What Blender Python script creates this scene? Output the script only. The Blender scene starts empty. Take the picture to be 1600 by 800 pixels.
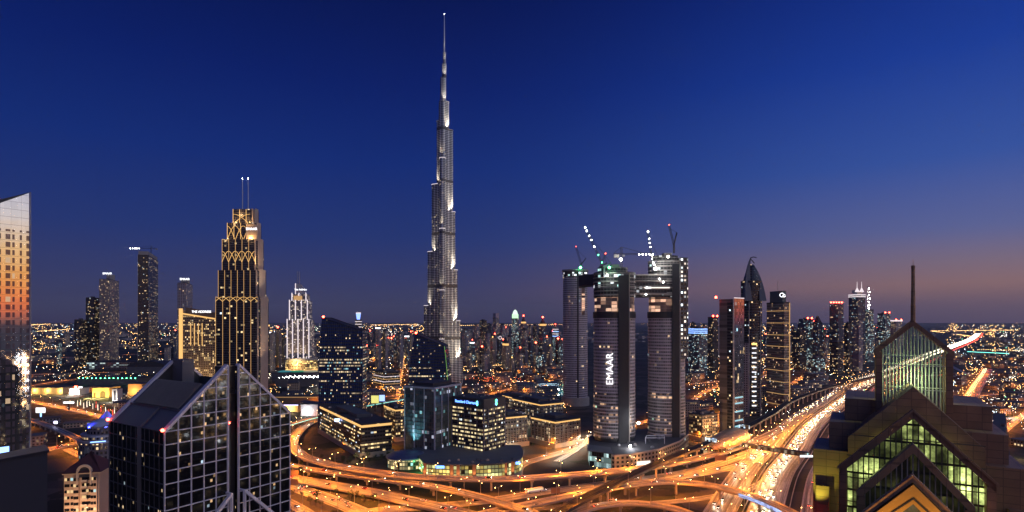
import bpy, math, random
from mathutils import Vector, Matrix

SC = bpy.context.scene
COL = SC.collection
RND = random.Random(11)
PI = math.pi
HC, FP, Y0 = 140.0, 900.0, 503.0          # camera height, focal length in photo pixels, horizon row

# ------------------------------------------------------------------ camera, sky, sun, exposure
cam = bpy.data.objects.new("camera", bpy.data.cameras.new("camera"))
COL.objects.link(cam)
cam.location = (0, 0, HC)
cam.rotation_euler = (PI / 2, 0, 0)
cam.data.sensor_width = 36.0
cam.data.lens = 36.0 * FP / 1600.0
cam.data.shift_y = (Y0 - 400.0) / 1600.0
cam.data.clip_start = 1.0
cam.data.clip_end = 120000.0
SC.camera = cam
SC.view_settings.view_transform = 'Standard'
SC.view_settings.look = 'None'
SC.view_settings.exposure = 0.0
SC.view_settings.gamma = 1.0
SC.view_settings.use_curve_mapping = False
SC.cycles.use_denoising = True
SC.cycles.max_bounces = 5
SC.cycles.diffuse_bounces = 2
SC.cycles.glossy_bounces = 3
SC.cycles.transparent_max_bounces = 8
SC.cycles.sample_clamp_indirect = 4.0
SC.cycles.use_light_tree = True
SC.cycles.caustics_reflective = False
SC.cycles.caustics_refractive = False

def lin(r, g, b):
    f = lambda c: (c / 255 / 12.92) if c / 255 <= 0.04045 else ((c / 255 + 0.055) / 1.055) ** 2.4
    return (f(r), f(g), f(b), 1.0)

SUN_AZ, SUN_EL = math.radians(120), math.radians(2.0)   # measured from the view axis towards the right
world = bpy.data.worlds.new("World")
SC.world = world
world.use_nodes = True
wt = world.node_tree
wt.nodes.clear()
def wn(t, **k):
    n = wt.nodes.new(t)
    for a, b in k.items():
        setattr(n, a, b)
    return n
def ramp_node(stops):
    n = wn('ShaderNodeValToRGB')
    cr = n.color_ramp
    while len(cr.elements) > 1:
        cr.elements.remove(cr.elements[-1])
    first = True
    for deg, c in stops:
        p = 0.5 + 0.5 * math.sin(math.radians(deg))
        e = cr.elements[0] if first else cr.elements.new(p)
        e.position = p
        e.color = lin(*c)
        first = False
    return n
tc = wn('ShaderNodeTexCoord')
sep = wn('ShaderNodeSeparateXYZ')
wt.links.new(tc.outputs['Generated'], sep.inputs[0])
el = wn('ShaderNodeMath', operation='MULTIPLY_ADD')
wt.links.new(sep.outputs['Z'], el.inputs[0]); el.inputs[1].default_value = 0.5; el.inputs[2].default_value = 0.5
flat = wn('ShaderNodeVectorMath', operation='MULTIPLY'); flat.inputs[1].default_value = (1, 1, 0)
wt.links.new(tc.outputs['Generated'], flat.inputs[0])
nrm = wn('ShaderNodeVectorMath', operation='NORMALIZE'); wt.links.new(flat.outputs[0], nrm.inputs[0])
dot = wn('ShaderNodeVectorMath', operation='DOT_PRODUCT'); wt.links.new(nrm.outputs[0], dot.inputs[0])
dot.inputs[1].default_value = (math.sin(SUN_AZ), math.cos(SUN_AZ), 0)
east = ramp_node([(-8, (10, 10, 16)), (-0.3, (58, 54, 84)), (1.2, (66, 67, 98)), (4, (54, 61, 106)), (8, (36, 54, 114)), (15, (18, 44, 116)),
                  (22, (9, 31, 102)), (29, (5, 21, 82)), (60, (3, 12, 50)), (90, (2, 8, 36))])
mid = ramp_node([(-8, (12, 10, 14)), (-0.3, (88, 76, 100)), (1.0, (108, 90, 108)), (3, (146, 112, 112)), (5, (126, 110, 130)), (7.4, (94, 102, 152)),
                 (13, (54, 84, 160)), (21, (26, 60, 150)), (29, (13, 40, 124)), (60, (6, 20, 70)), (90, (2, 8, 36))])
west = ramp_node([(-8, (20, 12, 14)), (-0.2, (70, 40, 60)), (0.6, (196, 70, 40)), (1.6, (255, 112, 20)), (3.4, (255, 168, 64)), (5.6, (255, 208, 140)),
                  (8, (222, 222, 226)), (11, (172, 192, 230)), (14, (208, 214, 236)), (26, (190, 205, 242)), (45, (116, 146, 218)), (70, (40, 68, 150)), (90, (3, 12, 48))])  # upper stops brightened beyond natural dusk, unseen fill for facades facing the camera
for r in (east, mid, west):
    wt.links.new(el.outputs[0], r.inputs[0])
def mr(a, b):
    n = wn('ShaderNodeMapRange', interpolation_type='SMOOTHSTEP')
    n.inputs[1].default_value = a; n.inputs[2].default_value = b
    wt.links.new(dot.outputs['Value'], n.inputs[0])
    return n
def mx(f, a, b):
    n = wn('ShaderNodeMix', data_type='RGBA')
    wt.links.new(f, n.inputs[0]); wt.links.new(a, n.inputs[6]); wt.links.new(b, n.inputs[7])
    return n.outputs[2]
m1 = mx(mr(-0.66, 0.24).outputs[0], east.outputs[0], mid.outputs[0])
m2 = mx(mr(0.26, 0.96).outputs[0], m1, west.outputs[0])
bg = wn('ShaderNodeBackground'); bg.inputs[1].default_value = 1.0
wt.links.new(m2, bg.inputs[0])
wo = wn('ShaderNodeOutputWorld'); wt.links.new(bg.outputs[0], wo.inputs[0])

sun = bpy.data.objects.new("sun", bpy.data.lights.new("sun", 'SUN'))
sun.data.energy = 0.02
sun.data.angle = math.radians(20)
sun.data.color = (1.0, 0.55, 0.3)
sd = Vector((math.sin(SUN_AZ) * math.cos(SUN_EL), math.cos(SUN_AZ) * math.cos(SUN_EL), math.sin(SUN_EL)))
sun.rotation_euler = (-sd).to_track_quat('-Z', 'Y').to_euler()
COL.objects.link(sun)

# ------------------------------------------------------------------ helpers
def P(px, py, Y):
    return Vector(((px - 800) / FP * Y, Y, HC - (py - Y0) * Y / FP))
def G(px, py, z=0.0):
    Y = FP * (HC - z) / (py - Y0)
    return Vector(((px - 800) / FP * Y, Y, z))
def X(px, Y): return (px - 800) / FP * Y
def Z(py, Y): return HC - (py - Y0) * Y / FP

class MB:
    """collects faces of ONE part"""
    def __init__(s):
        s.v, s.f, s.uv, s.mi, s.sm = [], [], [], [], []
    def face(s, pts, uvs=None, m=0, smooth=False):
        i = len(s.v)
        s.v.extend([tuple(p) for p in pts])
        s.f.append(tuple(range(i, i + len(pts))))
        s.uv.append(uvs or [(p[0], p[1]) for p in pts])
        s.mi.append(m); s.sm.append(smooth)
    def prism(s, poly, z0, z1, m=0, mt=None, smooth=False, u0=0.0, bottom=True, z0f=None):
        zt = z1 if callable(z1) else (lambda x, y: z1)
        zb = z0 if callable(z0) else (lambda x, y: z0)
        n = len(poly); u = u0
        mt = m if mt is None else mt
        for i in range(n):
            a, b = poly[i], poly[(i + 1) % n]
            L = math.hypot(b[0] - a[0], b[1] - a[1])
            s.face([(a[0], a[1], zb(*a)), (b[0], b[1], zb(*b)), (b[0], b[1], zt(*b)), (a[0], a[1], zt(*a))],
                   [(u, zb(*a)), (u + L, zb(*b)), (u + L, zt(*b)), (u, zt(*a))], m, smooth)
            u += L
        s.face([(p[0], p[1], zt(*p)) for p in poly], None, mt)
        if bottom:
            s.face([(p[0], p[1], zb(*p)) for p in reversed(poly)], None, mt)
    def box(s, x0, x1, y0, y1, z0, z1, m=0, mt=None):
        s.prism([(x0, y0), (x1, y0), (x1, y1), (x0, y1)], z0, z1, m, mt)
    def loft(s, rings, m=0, smooth=False, cap=True, close=True):
        u = 0
        n = len(rings[0])
        for a, b in zip(rings, rings[1:]):
            for i in range(n if close else n - 1):
                j = (i + 1) % n
                s.face([a[i], a[j], b[j], b[i]], [(i, a[i][2]), (i + 1, a[j][2]), (i + 1, b[j][2]), (i, b[i][2])], m, smooth)
        if cap:
            s.face(list(reversed(rings[0])), None, m); s.face(rings[-1], None, m)
    def cyl(s, x, y, z0, z1, r0, r1=None, n=12, m=0, smooth=True):
        r1 = r0 if r1 is None else r1
        ring = lambda z, r: [(x + r * math.cos(2 * PI * k / n), y + r * math.sin(2 * PI * k / n), z) for k in range(n)]
        s.loft([ring(z0, r0), ring(z1, max(r1, 1e-3))], m, smooth)
    def bar(s, p, q, w, h=None, m=0, up=(0, 0, 1)):
        p, q = Vector(p), Vector(q); h = w if h is None else h
        d = (q - p).normalized()
        u = Vector(up)
        if abs(d.dot(u)) > 0.98: u = Vector((0, 1, 0))
        a = d.cross(u).normalized() * (w / 2); b = a.cross(d).normalized() * (h / 2)
        r = lambda c: [c - a - b, c + a - b, c + a + b, c - a + b]
        s.loft([r(p), r(q)], m)
    def tube(s, pts, r, n=6, m=0):
        rings = []
        for i, p in enumerate(pts):
            d = (Vector(pts[min(i + 1, len(pts) - 1)]) - Vector(pts[max(i - 1, 0)])).normalized()
            u = Vector((0, 0, 1)) if abs(d.z) < .95 else Vector((0, 1, 0))
            a = d.cross(u).normalized(); b = a.cross(d)
            rr = r(i) if callable(r) else r
            rings.append([tuple(Vector(p) + (a * math.cos(2 * PI * k / n) + b * math.sin(2 * PI * k / n)) * rr) for k in range(n)])
        s.loft(rings, m, True)
    def ball(s, c, r, n=8, k=5, m=0, sz=1.0):
        rings = []
        for i in range(k + 1):
            t = -PI / 2 + PI * i / k
            rr = max(math.cos(t) * r, r * 0.02)
            rings.append([(c[0] + rr * math.cos(2 * PI * j / n), c[1] + rr * math.sin(2 * PI * j / n), c[2] + math.sin(t) * r * sz) for j in range(n)])
        s.loft(rings, m, True)
    def build(s, name, mats, parent=None, local=False, kind=None, label=None):
        me = bpy.data.meshes.new(name)
        off = Vector((0, 0, 0)) if (parent is None or local) else Vector(parent['base'])
        vs = [(v[0] - off.x, v[1] - off.y, v[2] - off.z) for v in s.v]
        me.from_pydata(vs, [], s.f)
        ul = me.uv_layers.new(name="UVMap")
        flat_uv = [c for f in s.uv for p in f for c in p]
        ul.data.foreach_set("uv", flat_uv)
        me.polygons.foreach_set("material_index", s.mi)
        me.polygons.foreach_set("use_smooth", s.sm)
        for m in (mats if isinstance(mats, (list, tuple)) else [mats]):
            me.materials.append(m)
        me.update()
        o = bpy.data.objects.new(name, me)
        COL.objects.link(o)
        if parent is not None:
            o.parent = parent
            if parent.type == 'MESH':
                o.matrix_parent_inverse = Matrix.Identity(4)
            o['base'] = (0, 0, 0) if local else tuple(off)
        else:
            o['base'] = (0, 0, 0)
        if kind: o['kind'] = kind
        if label: o['label'] = label
        return o

def tag(o, label, cat, group=None):
    o['label'] = label; o['category'] = cat
    if group: o['group'] = group
    return o
def thing(name, label, cat, loc=(0, 0, 0), rz=0.0, group=None):
    o = bpy.data.objects.new(name, None)
    COL.objects.link(o)
    o.empty_display_size = 1
    o.location = loc; o.rotation_euler = (0, 0, rz)
    o['base'] = tuple(loc)
    return tag(o, label, cat, group)
def children(o): return [c for c in bpy.data.objects if c.parent == o]
KIDS = {}
def dup(proto, loc, rz=0.0, label=None, group=None):
    if proto.name not in KIDS:
        KIDS[proto.name] = [(c, [g for g in children(c)]) for c in children(proto)]
    r = proto.copy(); COL.objects.link(r)
    r.location = loc; r.rotation_euler = (0, 0, rz)
    if label: r['label'] = label
    if group: r['group'] = group
    for c, gs in KIDS[proto.name]:
        k = c.copy(); COL.objects.link(k); k.parent = r
        for g in gs:
            q = g.copy(); COL.objects.link(q); q.parent = k
    return r
def lamp(kind, loc, power, color, parent=None, size=0.4, target=None, angle=90, blend=0.6, local=False):
    d = bpy.data.lights.new("lamp_light", kind)
    d.energy = power; d.color = color
    if kind == 'SPOT':
        d.spot_size = math.radians(angle); d.spot_blend = blend
    if kind != 'AREA':
        d.shadow_soft_size = size
    else:
        d.size = size
    o = bpy.data.objects.new("lamp_light", d)
    COL.objects.link(o)
    loc = Vector(loc)
    if parent is not None:
        o.parent = parent
        o.location = loc if local else loc - Vector(parent['base'])
    else:
        o.location = loc
    if target is not None:
        o.rotation_euler = (Vector(target) - loc).to_track_quat('-Z', 'Y').to_euler()
    return o

OCC = []                                    # ground already taken: (x, y, r)
def occupy(poly, pad=4):
    cx = sum(p[0] for p in poly) / len(poly); cy = sum(p[1] for p in poly) / len(poly)
    OCC.append((cx, cy, max(math.hypot(p[0] - cx, p[1] - cy) for p in poly) + pad))
def is_free(x, y, r):
    return all((x - a) ** 2 + (y - b) ** 2 > (r + c) ** 2 for a, b, c in OCC)

# ------------------------------------------------------------------ materials
class T:
    """tiny node-tree writer"""
    def __init__(s, name):
        s.mat = bpy.data.materials.new(name); s.mat.use_nodes = True
        s.t = s.mat.node_tree; s.t.nodes.clear()
        s.out = s.n('ShaderNodeOutputMaterial')
    def n(s, t, **k):
        x = s.t.nodes.new(t)
        for a, b in k.items(): setattr(x, a, b)
        return x
    def put(s, sock, v):
        if isinstance(v, bpy.types.NodeSocket): s.t.links.new(v, sock)
        elif v is not None:
            if isinstance(v, (tuple, list)):
                k = len(sock.default_value)
                v = (*v, 1)[:4] if k == 4 else v[:3]
            sock.default_value = v
    def m(s, op, a, b=None, c=None, clamp=False):
        x = s.n('ShaderNodeMath', operation=op, use_clamp=clamp)
        for i, v in enumerate((a, b, c)):
            if v is not None: s.put(x.inputs[i], v)
        return x.outputs[0]
    def vec(s, x, y, z=0.0):
        q = s.n('ShaderNodeCombineXYZ')
        s.put(q.inputs[0], x); s.put(q.inputs[1], y); s.put(q.inputs[2], z)
        return q.outputs[0]
    def scale(s, v, f):
        q = s.n('ShaderNodeVectorMath', operation='SCALE'); s.put(q.inputs[0], v); s.put(q.inputs['Scale'], f)
        return q.outputs[0]
    def mix(s, f, a, b):
        q = s.n('ShaderNodeMix', data_type='RGBA'); s.put(q.inputs[0], f); s.put(q.inputs[6], a); s.put(q.inputs[7], b)
        return q.outputs[2]
    def fmix(s, f, a, b):
        q = s.n('ShaderNodeMix', data_type='FLOAT'); s.put(q.inputs[0], f); s.put(q.inputs[2], a); s.put(q.inputs[3], b)
        return q.outputs[0]
    def noise(s, v, scale, detail=3.0, rough=0.55):
        q = s.n('ShaderNodeTexNoise'); s.put(q.inputs['Vector'], v); s.put(q.inputs['Scale'], scale)
        q.inputs['Detail'].default_value = detail; q.inputs['Roughness'].default_value = rough
        return q.outputs[0]
    def white(s, v):
        q = s.n('ShaderNodeTexWhiteNoise', noise_dimensions='3D'); s.put(q.inputs['Vector'], v)
        return q
    def uv(s):
        q = s.n('ShaderNodeUVMap'); q.uv_map = "UVMap"
        d = s.n('ShaderNodeSeparateXYZ'); s.t.links.new(q.outputs[0], d.inputs[0])
        return d.outputs[0], d.outputs[1]
    def obj(s): return s.n('ShaderNodeTexCoord').outputs['Object']
    def bsdf(s, base, rough=0.6, metal=0.0, emit=None, spec=0.5, strength=1.0, normal=None):
        b = s.n('ShaderNodeBsdfPrincipled')
        s.put(b.inputs['Base Color'], base); s.put(b.inputs['Roughness'], rough); s.put(b.inputs['Metallic'], metal)
        s.put(b.inputs['Specular IOR Level'], spec)
        if emit is not None:
            s.put(b.inputs['Emission Color'], emit); s.put(b.inputs['Emission Strength'], strength)
        else:
            b.inputs['Emission Strength'].default_value = 0
        if normal is not None: s.put(b.inputs['Normal'], normal)
        s.t.links.new(b.outputs[0], s.out.inputs[0])
        s.mat.cycles.emission_sampling = 'NONE'
        return s.mat

def plain(name, col, rough=0.6, metal=0.0, var=0.25, scale=0.15, spec=0.5):
    t = T(name)
    n = t.noise(t.obj(), scale, 4)
    f = t.m('MULTIPLY_ADD', n, 2 * var, 1 - var)
    return t.bsdf(t.scale(col, f), t.m('MULTIPLY_ADD', n, 0.2, rough - 0.1, clamp=True), metal, spec=spec)
def glow(name, col, strength, dark=(0.05, 0.05, 0.05)):
    t = T(name)
    return t.bsdf(dark, 0.5, 0, emit=(*col, 1), strength=strength)
def facade(name, bay=3.2, floor=3.8, fx=0.16, fy=0.24, frame=(.16, .14, .15), glass=(.02, .025, .035), lit=.2,
           warm=(1, .72, .38), cool=(.75, .9, 1.0), coolness=.35, emit=2.0, row=.4, clus=5, rough=.12, framerough=.6, dirt=.25, slab=0.0, metal=0.0, glassmetal=0.0, zmax=None):
    """curtain wall / punched windows laid out in wall metres; each window is lit or dark"""
    t = T(name)
    u, v = t.uv()
    a, b = t.m('DIVIDE', u, bay), t.m('DIVIDE', v, floor)
    ix, iy = t.m('FLOOR', a), t.m('FLOOR', b)
    gx, gy = t.m('FRACT', a), t.m('FRACT', b)
    oi = t.n('ShaderNodeObjectInfo')
    seed = t.m('MULTIPLY', oi.outputs['Random'], 97.0)
    w1 = t.white(t.vec(ix, iy, seed))
    wr = t.white(t.vec(7.5, iy, seed)).outputs[0]
    wc = t.white(t.vec(t.m('FLOOR', t.m('DIVIDE', ix, clus)), iy, t.m('ADD', seed, 31.0)))
    # chance of a lit window: by floor and by run of bays
    rowf = t.m('MULTIPLY_ADD', t.m('POWER', wr, 3.0), 4.0 * row, 1 - row)
    clf = t.m('MULTIPLY_ADD', t.m('POWER', wc.outputs[0], 2.0), 2.4, 0.2)
    prob = t.m('MULTIPLY', t.m('MULTIPLY', rowf, clf), lit)
    if zmax: prob = t.m('MULTIPLY', prob, t.m('MULTIPLY_ADD', t.m('LESS_THAN', v, zmax), .88, .12))
    sepc = t.n('ShaderNodeSeparateColor'); t.put(sepc.inputs[0], w1.outputs[1])
    on = t.m('LESS_THAN', w1.outputs[0], prob)
    inx = t.m('MULTIPLY', t.m('GREATER_THAN', gx, fx / 2), t.m('LESS_THAN', gx, 1 - fx / 2))
    iny = t.m('MULTIPLY', t.m('GREATER_THAN', gy, fy * .6), t.m('LESS_THAN', gy, 1 - fy * .4))
    win = t.m('MULTIPLY', inx, iny)
    bright = t.m('MULTIPLY_ADD', t.m('POWER', sepc.outputs[1], 2.0), 1.5, 0.25)
    fine = t.noise(t.vec(u, v, seed), 1.4, 2)
    bright = t.m('MULTIPLY', bright, t.m('MULTIPLY_ADD', fine, 1.2, 0.4))
    csep = t.n('ShaderNodeSeparateColor'); t.put(csep.inputs[0], wc.outputs[1])
    cf = t.m('LESS_THAN', t.fmix(0.35, csep.outputs[0], sepc.outputs[2]), coolness)
    colr = t.mix(cf, (*warm, 1), (*cool, 1))
    e = t.scale(colr, t.m('MULTIPLY', t.m('MULTIPLY', on, win), t.m('MULTIPLY', bright, emit)))
    dn = t.noise(t.vec(t.m('MULTIPLY', u, 1.0), t.m('MULTIPLY', v, .25), seed), .12, 4)
    fr = t.scale((*frame, 1), t.m('MULTIPLY_ADD', dn, 2 * dirt, 1 - dirt))
    gcol = t.scale((*glass, 1), t.m('MULTIPLY_ADD', sepc.outputs[0], 0.9, 0.5))
    base = t.mix(win, fr, gcol)
    r = t.fmix(win, framerough, t.m('MULTIPLY_ADD', sepc.outputs[1], .1, rough))
    mt = t.fmix(win, metal, glassmetal)
    return t.bsdf(base, r, mt, emit=e)

M = {}
M['concrete'] = plain('concrete', (.34, .31, .28), .8)
M['deckside'] = plain('deck_concrete', (.40, .35, .29), .75, var=.35, scale=.08)
M['dark'] = plain('dark_cladding', (.035, .033, .04), .5)
M['roofing'] = plain('roof_felt', (.06, .055, .06), .8, var=.45, scale=.12)
M['roofpale'] = plain('roof_screed', (.12, .115, .12), .8, var=.4, scale=.1)
M['steel'] = plain('brushed_steel', (.42, .41, .42), .35, .7)
M['lampsteel'] = plain('galvanised_steel', (.3, .3, .3), .5, .5)
M['sodium'] = glow('sodium_bulb', (1, .55, .18), 45)
M['whitelamp'] = glow('white_bulb', (1, .95, .85), 60)
M['red'] = glow('red_beacon', (1, .06, .03), 30)
M['green'] = glow('green_lamp', (.1, 1, .35), 25)
M['goldline'] = glow('gold_light_line', (1, .56, .18), 1.1)
M['goldsoft'] = glow('gold_light_soft', (1, .55, .2), .6)
M['whiteline'] = glow('white_light_line', (1, .86, .9), 1.05)
M['blueline'] = glow('blue_light_line', (.25, .45, 1), 3.0)
M['tealline'] = glow('teal_light_line', (.3, .9, .8), 1.6)
M['sign'] = glow('sign_white', (.95, .97, 1), 2.6)
M['signblue'] = glow('sign_blue', (.12, .3, 1), 4.0)
M['amber'] = glow('amber_display', (1, .6, .18), 2.0)
M['paint_white'] = plain('white_paint', (.75, .74, .72), .5)

def asphalt(name, base=.085, lane=3.6, marks=True):
    t = T(name)
    u, v = t.uv()
    streak = t.noise(t.vec(t.m('MULTIPLY', u, .55), t.m('MULTIPLY', v, .008)), 1.0, 4, .65)  # tyre-polish streaks, strengthened in the colour to read as traffic light trails
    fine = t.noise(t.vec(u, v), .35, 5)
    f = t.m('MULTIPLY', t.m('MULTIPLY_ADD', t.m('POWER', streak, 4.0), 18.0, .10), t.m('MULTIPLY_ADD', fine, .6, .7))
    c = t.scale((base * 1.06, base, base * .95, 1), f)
    if marks:
        dash = t.m('MULTIPLY', t.m('LESS_THAN', t.m('FRACT', t.m('DIVIDE', u, lane)), .055), t.m('LESS_THAN', t.m('FRACT', t.m('DIVIDE', v, 12.0)), .42))
        dash = t.m('MAXIMUM', dash, t.m('MULTIPLY', t.m('GREATER_THAN', u, .35), t.m('LESS_THAN', u, .62)))
        joint = t.m('LESS_THAN', t.m('FRACT', t.m('DIVIDE', v, 34.0)), .012)
        c = t.mix(t.m('MULTIPLY', dash, .8), c, (.6, .58, .52, 1))
        c = t.mix(t.m('MULTIPLY', joint, .7), c, (.02, .02, .02, 1))
    return t.bsdf(c, t.m('MULTIPLY_ADD', streak, -.25, .62), 0)
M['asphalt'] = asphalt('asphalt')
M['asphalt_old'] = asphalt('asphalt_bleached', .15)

def ground_mat():
    t = T('city_ground')
    p = t.obj()
    big = t.noise(p, .004, 5)
    mid_ = t.noise(p, .03, 5)
    fine = t.noise(p, .5, 4)
    vor = t.n('ShaderNodeTexVoronoi'); t.put(vor.inputs['Vector'], p); vor.inputs['Scale'].default_value = .018
    vor.distance = 'CHEBYCHEV'
    plot = t.n('ShaderNodeSeparateColor'); t.put(plot.inputs[0], vor.outputs['Color'])
    sand = t.mix(plot.outputs[0], (.028, .026, .024, 1), (.085, .07, .055, 1))
    grass = (.012, .018, .008, 1)
    c = t.mix(t.m('GREATER_THAN', t.m('ADD', mid_, t.m('MULTIPLY', plot.outputs[1], .3)), .66), sand, grass)
    c = t.scale(c, t.m('MULTIPLY_ADD', t.m('ADD', fine, big), .8, .2))
    return t.bsdf(c, .9)
M['ground'] = ground_mat()

# ------------------------------------------------------------------ ground
gm = MB()
RAD = [0, 150, 400, 800, 1500, 3000, 6000, 12000, 30000, 90000]
NS = 48
for a, b in zip(RAD, RAD[1:]):
    for k in range(NS):
        t0, t1 = 2 * PI * k / NS, 2 * PI * (k + 1) / NS
        q = [(a * math.cos(t0), a * math.sin(t0), 0), (b * math.cos(t0), b * math.sin(t0), 0), (b * math.cos(t1), b * math.sin(t1), 0), (a * math.cos(t1), a * math.sin(t1), 0)]
        gm.face(q if a else q[1:] + [(0, 0, 0)])
gm.build('ground', M['ground'], kind='structure')

# ------------------------------------------------------------------ paths
def smooth_path(pts, step=7.0):
    pts = [Vector(p) for p in pts]
    P_ = [pts[0] * 2 - pts[1]] + pts + [pts[-1] * 2 - pts[-2]]
    out = []
    for i in range(1, len(P_) - 2):
        a, b, c, d = P_[i - 1], P_[i], P_[i + 1], P_[i + 2]
        n = max(2, int((c - b).length / step))
        for k in range(n):
            t = k / n
            out.append(0.5 * ((2 * b) + (c - a) * t + (2 * a - 5 * b + 4 * c - d) * t * t + (3 * b - a - 3 * c + d) * t ** 3))
    out.append(pts[-1])
    return out
def side(path, i):
    d = path[min(i + 1, len(path) - 1)] - path[max(i - 1, 0)]
    d.z = 0
    d.normalize()
    return Vector((d.y, -d.x, 0)), d           # right of travel, forward
def offset(path, off):
    return [p + side(path, i)[0] * off for i, p in enumerate(path)]
def sweep(mb, path, prof, mats, smooth=False):
    s = 0; rings = []
    cum = [0]
    for k in range(1, len(prof) + 1):
        a, b = prof[k - 1], prof[k % len(prof)]
        cum.append(cum[-1] + math.hypot(a[0] - b[0], a[1] - b[1]))
    for i, p in enumerate(path):
        if i: s += (p - path[i - 1]).length
        r, _ = side(path, i)
        rings.append((s, [p + r * o + Vector((0, 0, dz)) for o, dz in prof]))
    n = len(prof)
    for (s0, a), (s1, b) in zip(rings, rings[1:]):
        for k in range(n):
            j = (k + 1) % n
            mb.face([a[k], b[k], b[j], a[j]], [(cum[k], s0), (cum[k], s1), (cum[k + 1], s1), (cum[k + 1], s0)], mats[k], smooth)
    mb.face(rings[0][1], None, mats[-1]); mb.face(list(reversed(rings[-1][1])), None, mats[-1])
def along(path, spacing, start=0.0):
    s, nxt = 0.0, start
    for i in range(1, len(path)):
        L = (path[i] - path[i - 1]).length
        while nxt <= s + L:
            t = (nxt - s) / max(L, 1e-6)
            r, d = side(path, i)
            yield path[i - 1].lerp(path[i], t), r, d, nxt
            nxt += spacing
        s += L
def in_frame(p, margin=60):
    if p.y < 60: return False
    px, py = 800 + FP * p.x / p.y, Y0 + FP * (HC - p.z) / p.y
    return -margin < px < 1600 + margin and py < 800 + margin

ROADS = {}
def road(name, pts, w, lift, mat='asphalt_old', kerb=True):
    """a carriageway at ground level with raised kerbs"""
    pa = smooth_path([(p[0], p[1], lift) for p in pts])
    mb = MB(); h = w / 2
    prof = [(-h, 0), (h, 0), (h, .14), (h + .5, .14), (h + .5, -.3), (-h - .5, -.3), (-h - .5, .14), (-h, .14)] if kerb else [(-h, 0), (h, 0), (h, -.3), (-h, -.3)]
    prof = prof[:2] + prof[2:]
    mats = [0] + [1] * (len(prof) - 1)
    sweep(mb, pa, [(o, z) for o, z in prof], mats)
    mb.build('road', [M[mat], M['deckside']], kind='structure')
    for p, r, d, s in along(pa, 20): OCC.append((p.x, p.y, h + 3))
    ROADS[name] = (pa, w)
    return pa
def flyover(name, pts, w, label, mat='asphalt_old', pier=34, thick=1.5, group='elevated ramps of the interchange', cat='flyover', kind='flyover', parapet=.9):
    pa = smooth_path(pts, 6.0)
    c = pa[len(pa) // 2]
    o = thing(kind, label, cat, (c.x, c.y, 0), 0, group)
    h = w / 2
    mb = MB()
    sweep(mb, pa, [(-h, 0), (h, 0), (h, -.5), (h - 1.6, -thick), (-h + 1.6, -thick), (-h, -.5)], [0, 1, 1, 1, 1, 1])
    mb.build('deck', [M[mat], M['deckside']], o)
    for sgn in (-1, 1):
        q = MB()
        sweep(q, pa, [(sgn * h - .18, -.45), (sgn * h + .2, -.45), (sgn * h + .14, parapet), (sgn * h - .1, parapet)], [0] * 4)
        q.build('parapet', M['deckside'], o)
    for p, r, d, s in along(pa, pier, pier * .6):
        if p.z < 3.6 or not in_frame(p, 120): continue
        q = MB()
        q.cyl(p.x, p.y, -.3, p.z - thick - 1.1, .95, .95, 10)
        a = p + Vector((0, 0, -thick - .62))
        q.bar(a - r * (h * .62), a + r * (h * .62), 1.7, 1.2)
        q.build('pier', M['deckside'], o)
    for p, r, d, s in along(pa, 20): OCC.append((p.x, p.y, h + 3))
    ROADS[name] = (pa, w)
    return pa

R_ = lambda L: [G(*q) for q in L]
flyover('R1', R_([(540, 650, .3), (500, 655, .5), (474, 668, 1.5), (457, 690, 4), (468, 709, 7), (500, 722, 9), (560, 734, 9.5), (640, 744, 9.5), (720, 748, 9.5), (800, 748, 9.5), (880, 743, 9.5), (960, 736, 9), (1030, 728, 8), (1100, 714, 5), (1160, 696, 2.4), (1215, 673, .8), (1262, 646, .5)]), 12.5,
        'topmost orange flyover sweeping past the office podium towards the highway')
flyover('R2', R_([(425, 722, 5.2), (500, 736, 6), (580, 747, 6.5), (650, 756, 7), (710, 767, 7.2), (770, 782, 7.4), (830, 802, 7.4), (880, 826, 7.2)]), 10,
        'orange ramp that dives from below the topmost flyover to the metro track')
flyover('R3', R_([(425, 742, 2.4), (480, 752, 2.4), (560, 766, 2.4), (640, 783, 2), (720, 802, 1.4), (800, 827, 1)]), 16,
        'wide low orange carriageway beside the gabled grid building', pier=60)
flyover('R6', R_([(640, 838, .6), (700, 818, 2), (780, 798, 5), (860, 782, 7.6), (920, 769, 8.6), (980, 758, 9.4), (1040, 753, 9.8), (1100, 757, 9.8), (1150, 768, 9.4), (1200, 785, 9), (1250, 810, 8.4), (1300, 845, 7)]), 11,
        'long arching flyover that passes under the metro track and over the highway')
flyover('R7', R_([(850, 836, 5), (886, 808, 5.4), (930, 792, 6), (985, 786, 6), (1040, 792, 6), (1085, 807, 5.6), (1120, 834, 5)]), 9,
        'small curved loop ramp lowest in the interchange, inside the long arch')
road('R4', R_([(420, 748), (480, 768), (530, 786), (580, 808), (640, 840)]), 15, .12)
road('R5', R_([(420, 770), (470, 796), (510, 825)]), 10, .16)
road('R8', R_([(800, 800), (860, 793), (940, 789), (1040, 785), (1120, 775), (1180, 760), (1208, 744)]), 8, .10)
road('R9', R_([(500, 812), (600, 797), (680, 791), (760, 783), (850, 769), (930, 758), (1010, 748), (1090, 734), (1160, 712), (1212, 690)]), 13, .20)
road('R10', R_([(930, 768), (1000, 756), (1070, 745), (1130, 734), (1180, 719), (1219, 700)]), 11, .15)
HW = [(120, 300), (186, 424), (247, 532), (298, 609), (429, 808), (632, 1077), (797, 1299), (1196, 1750), (1996, 2681), (3734, 4667), (5600, 6900)]
hwp = smooth_path([(x, y, 0) for x, y in HW], 14)
def off_pts(path, off): return [(p.x, p.y) for p in offset(path, off)][::3]
road('HA', off_pts(hwp, 0), 23, .24)
road('HB', off_pts(hwp, -29), 21, .26)
road('HC', off_pts(hwp, 31), 15, .22)
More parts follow.
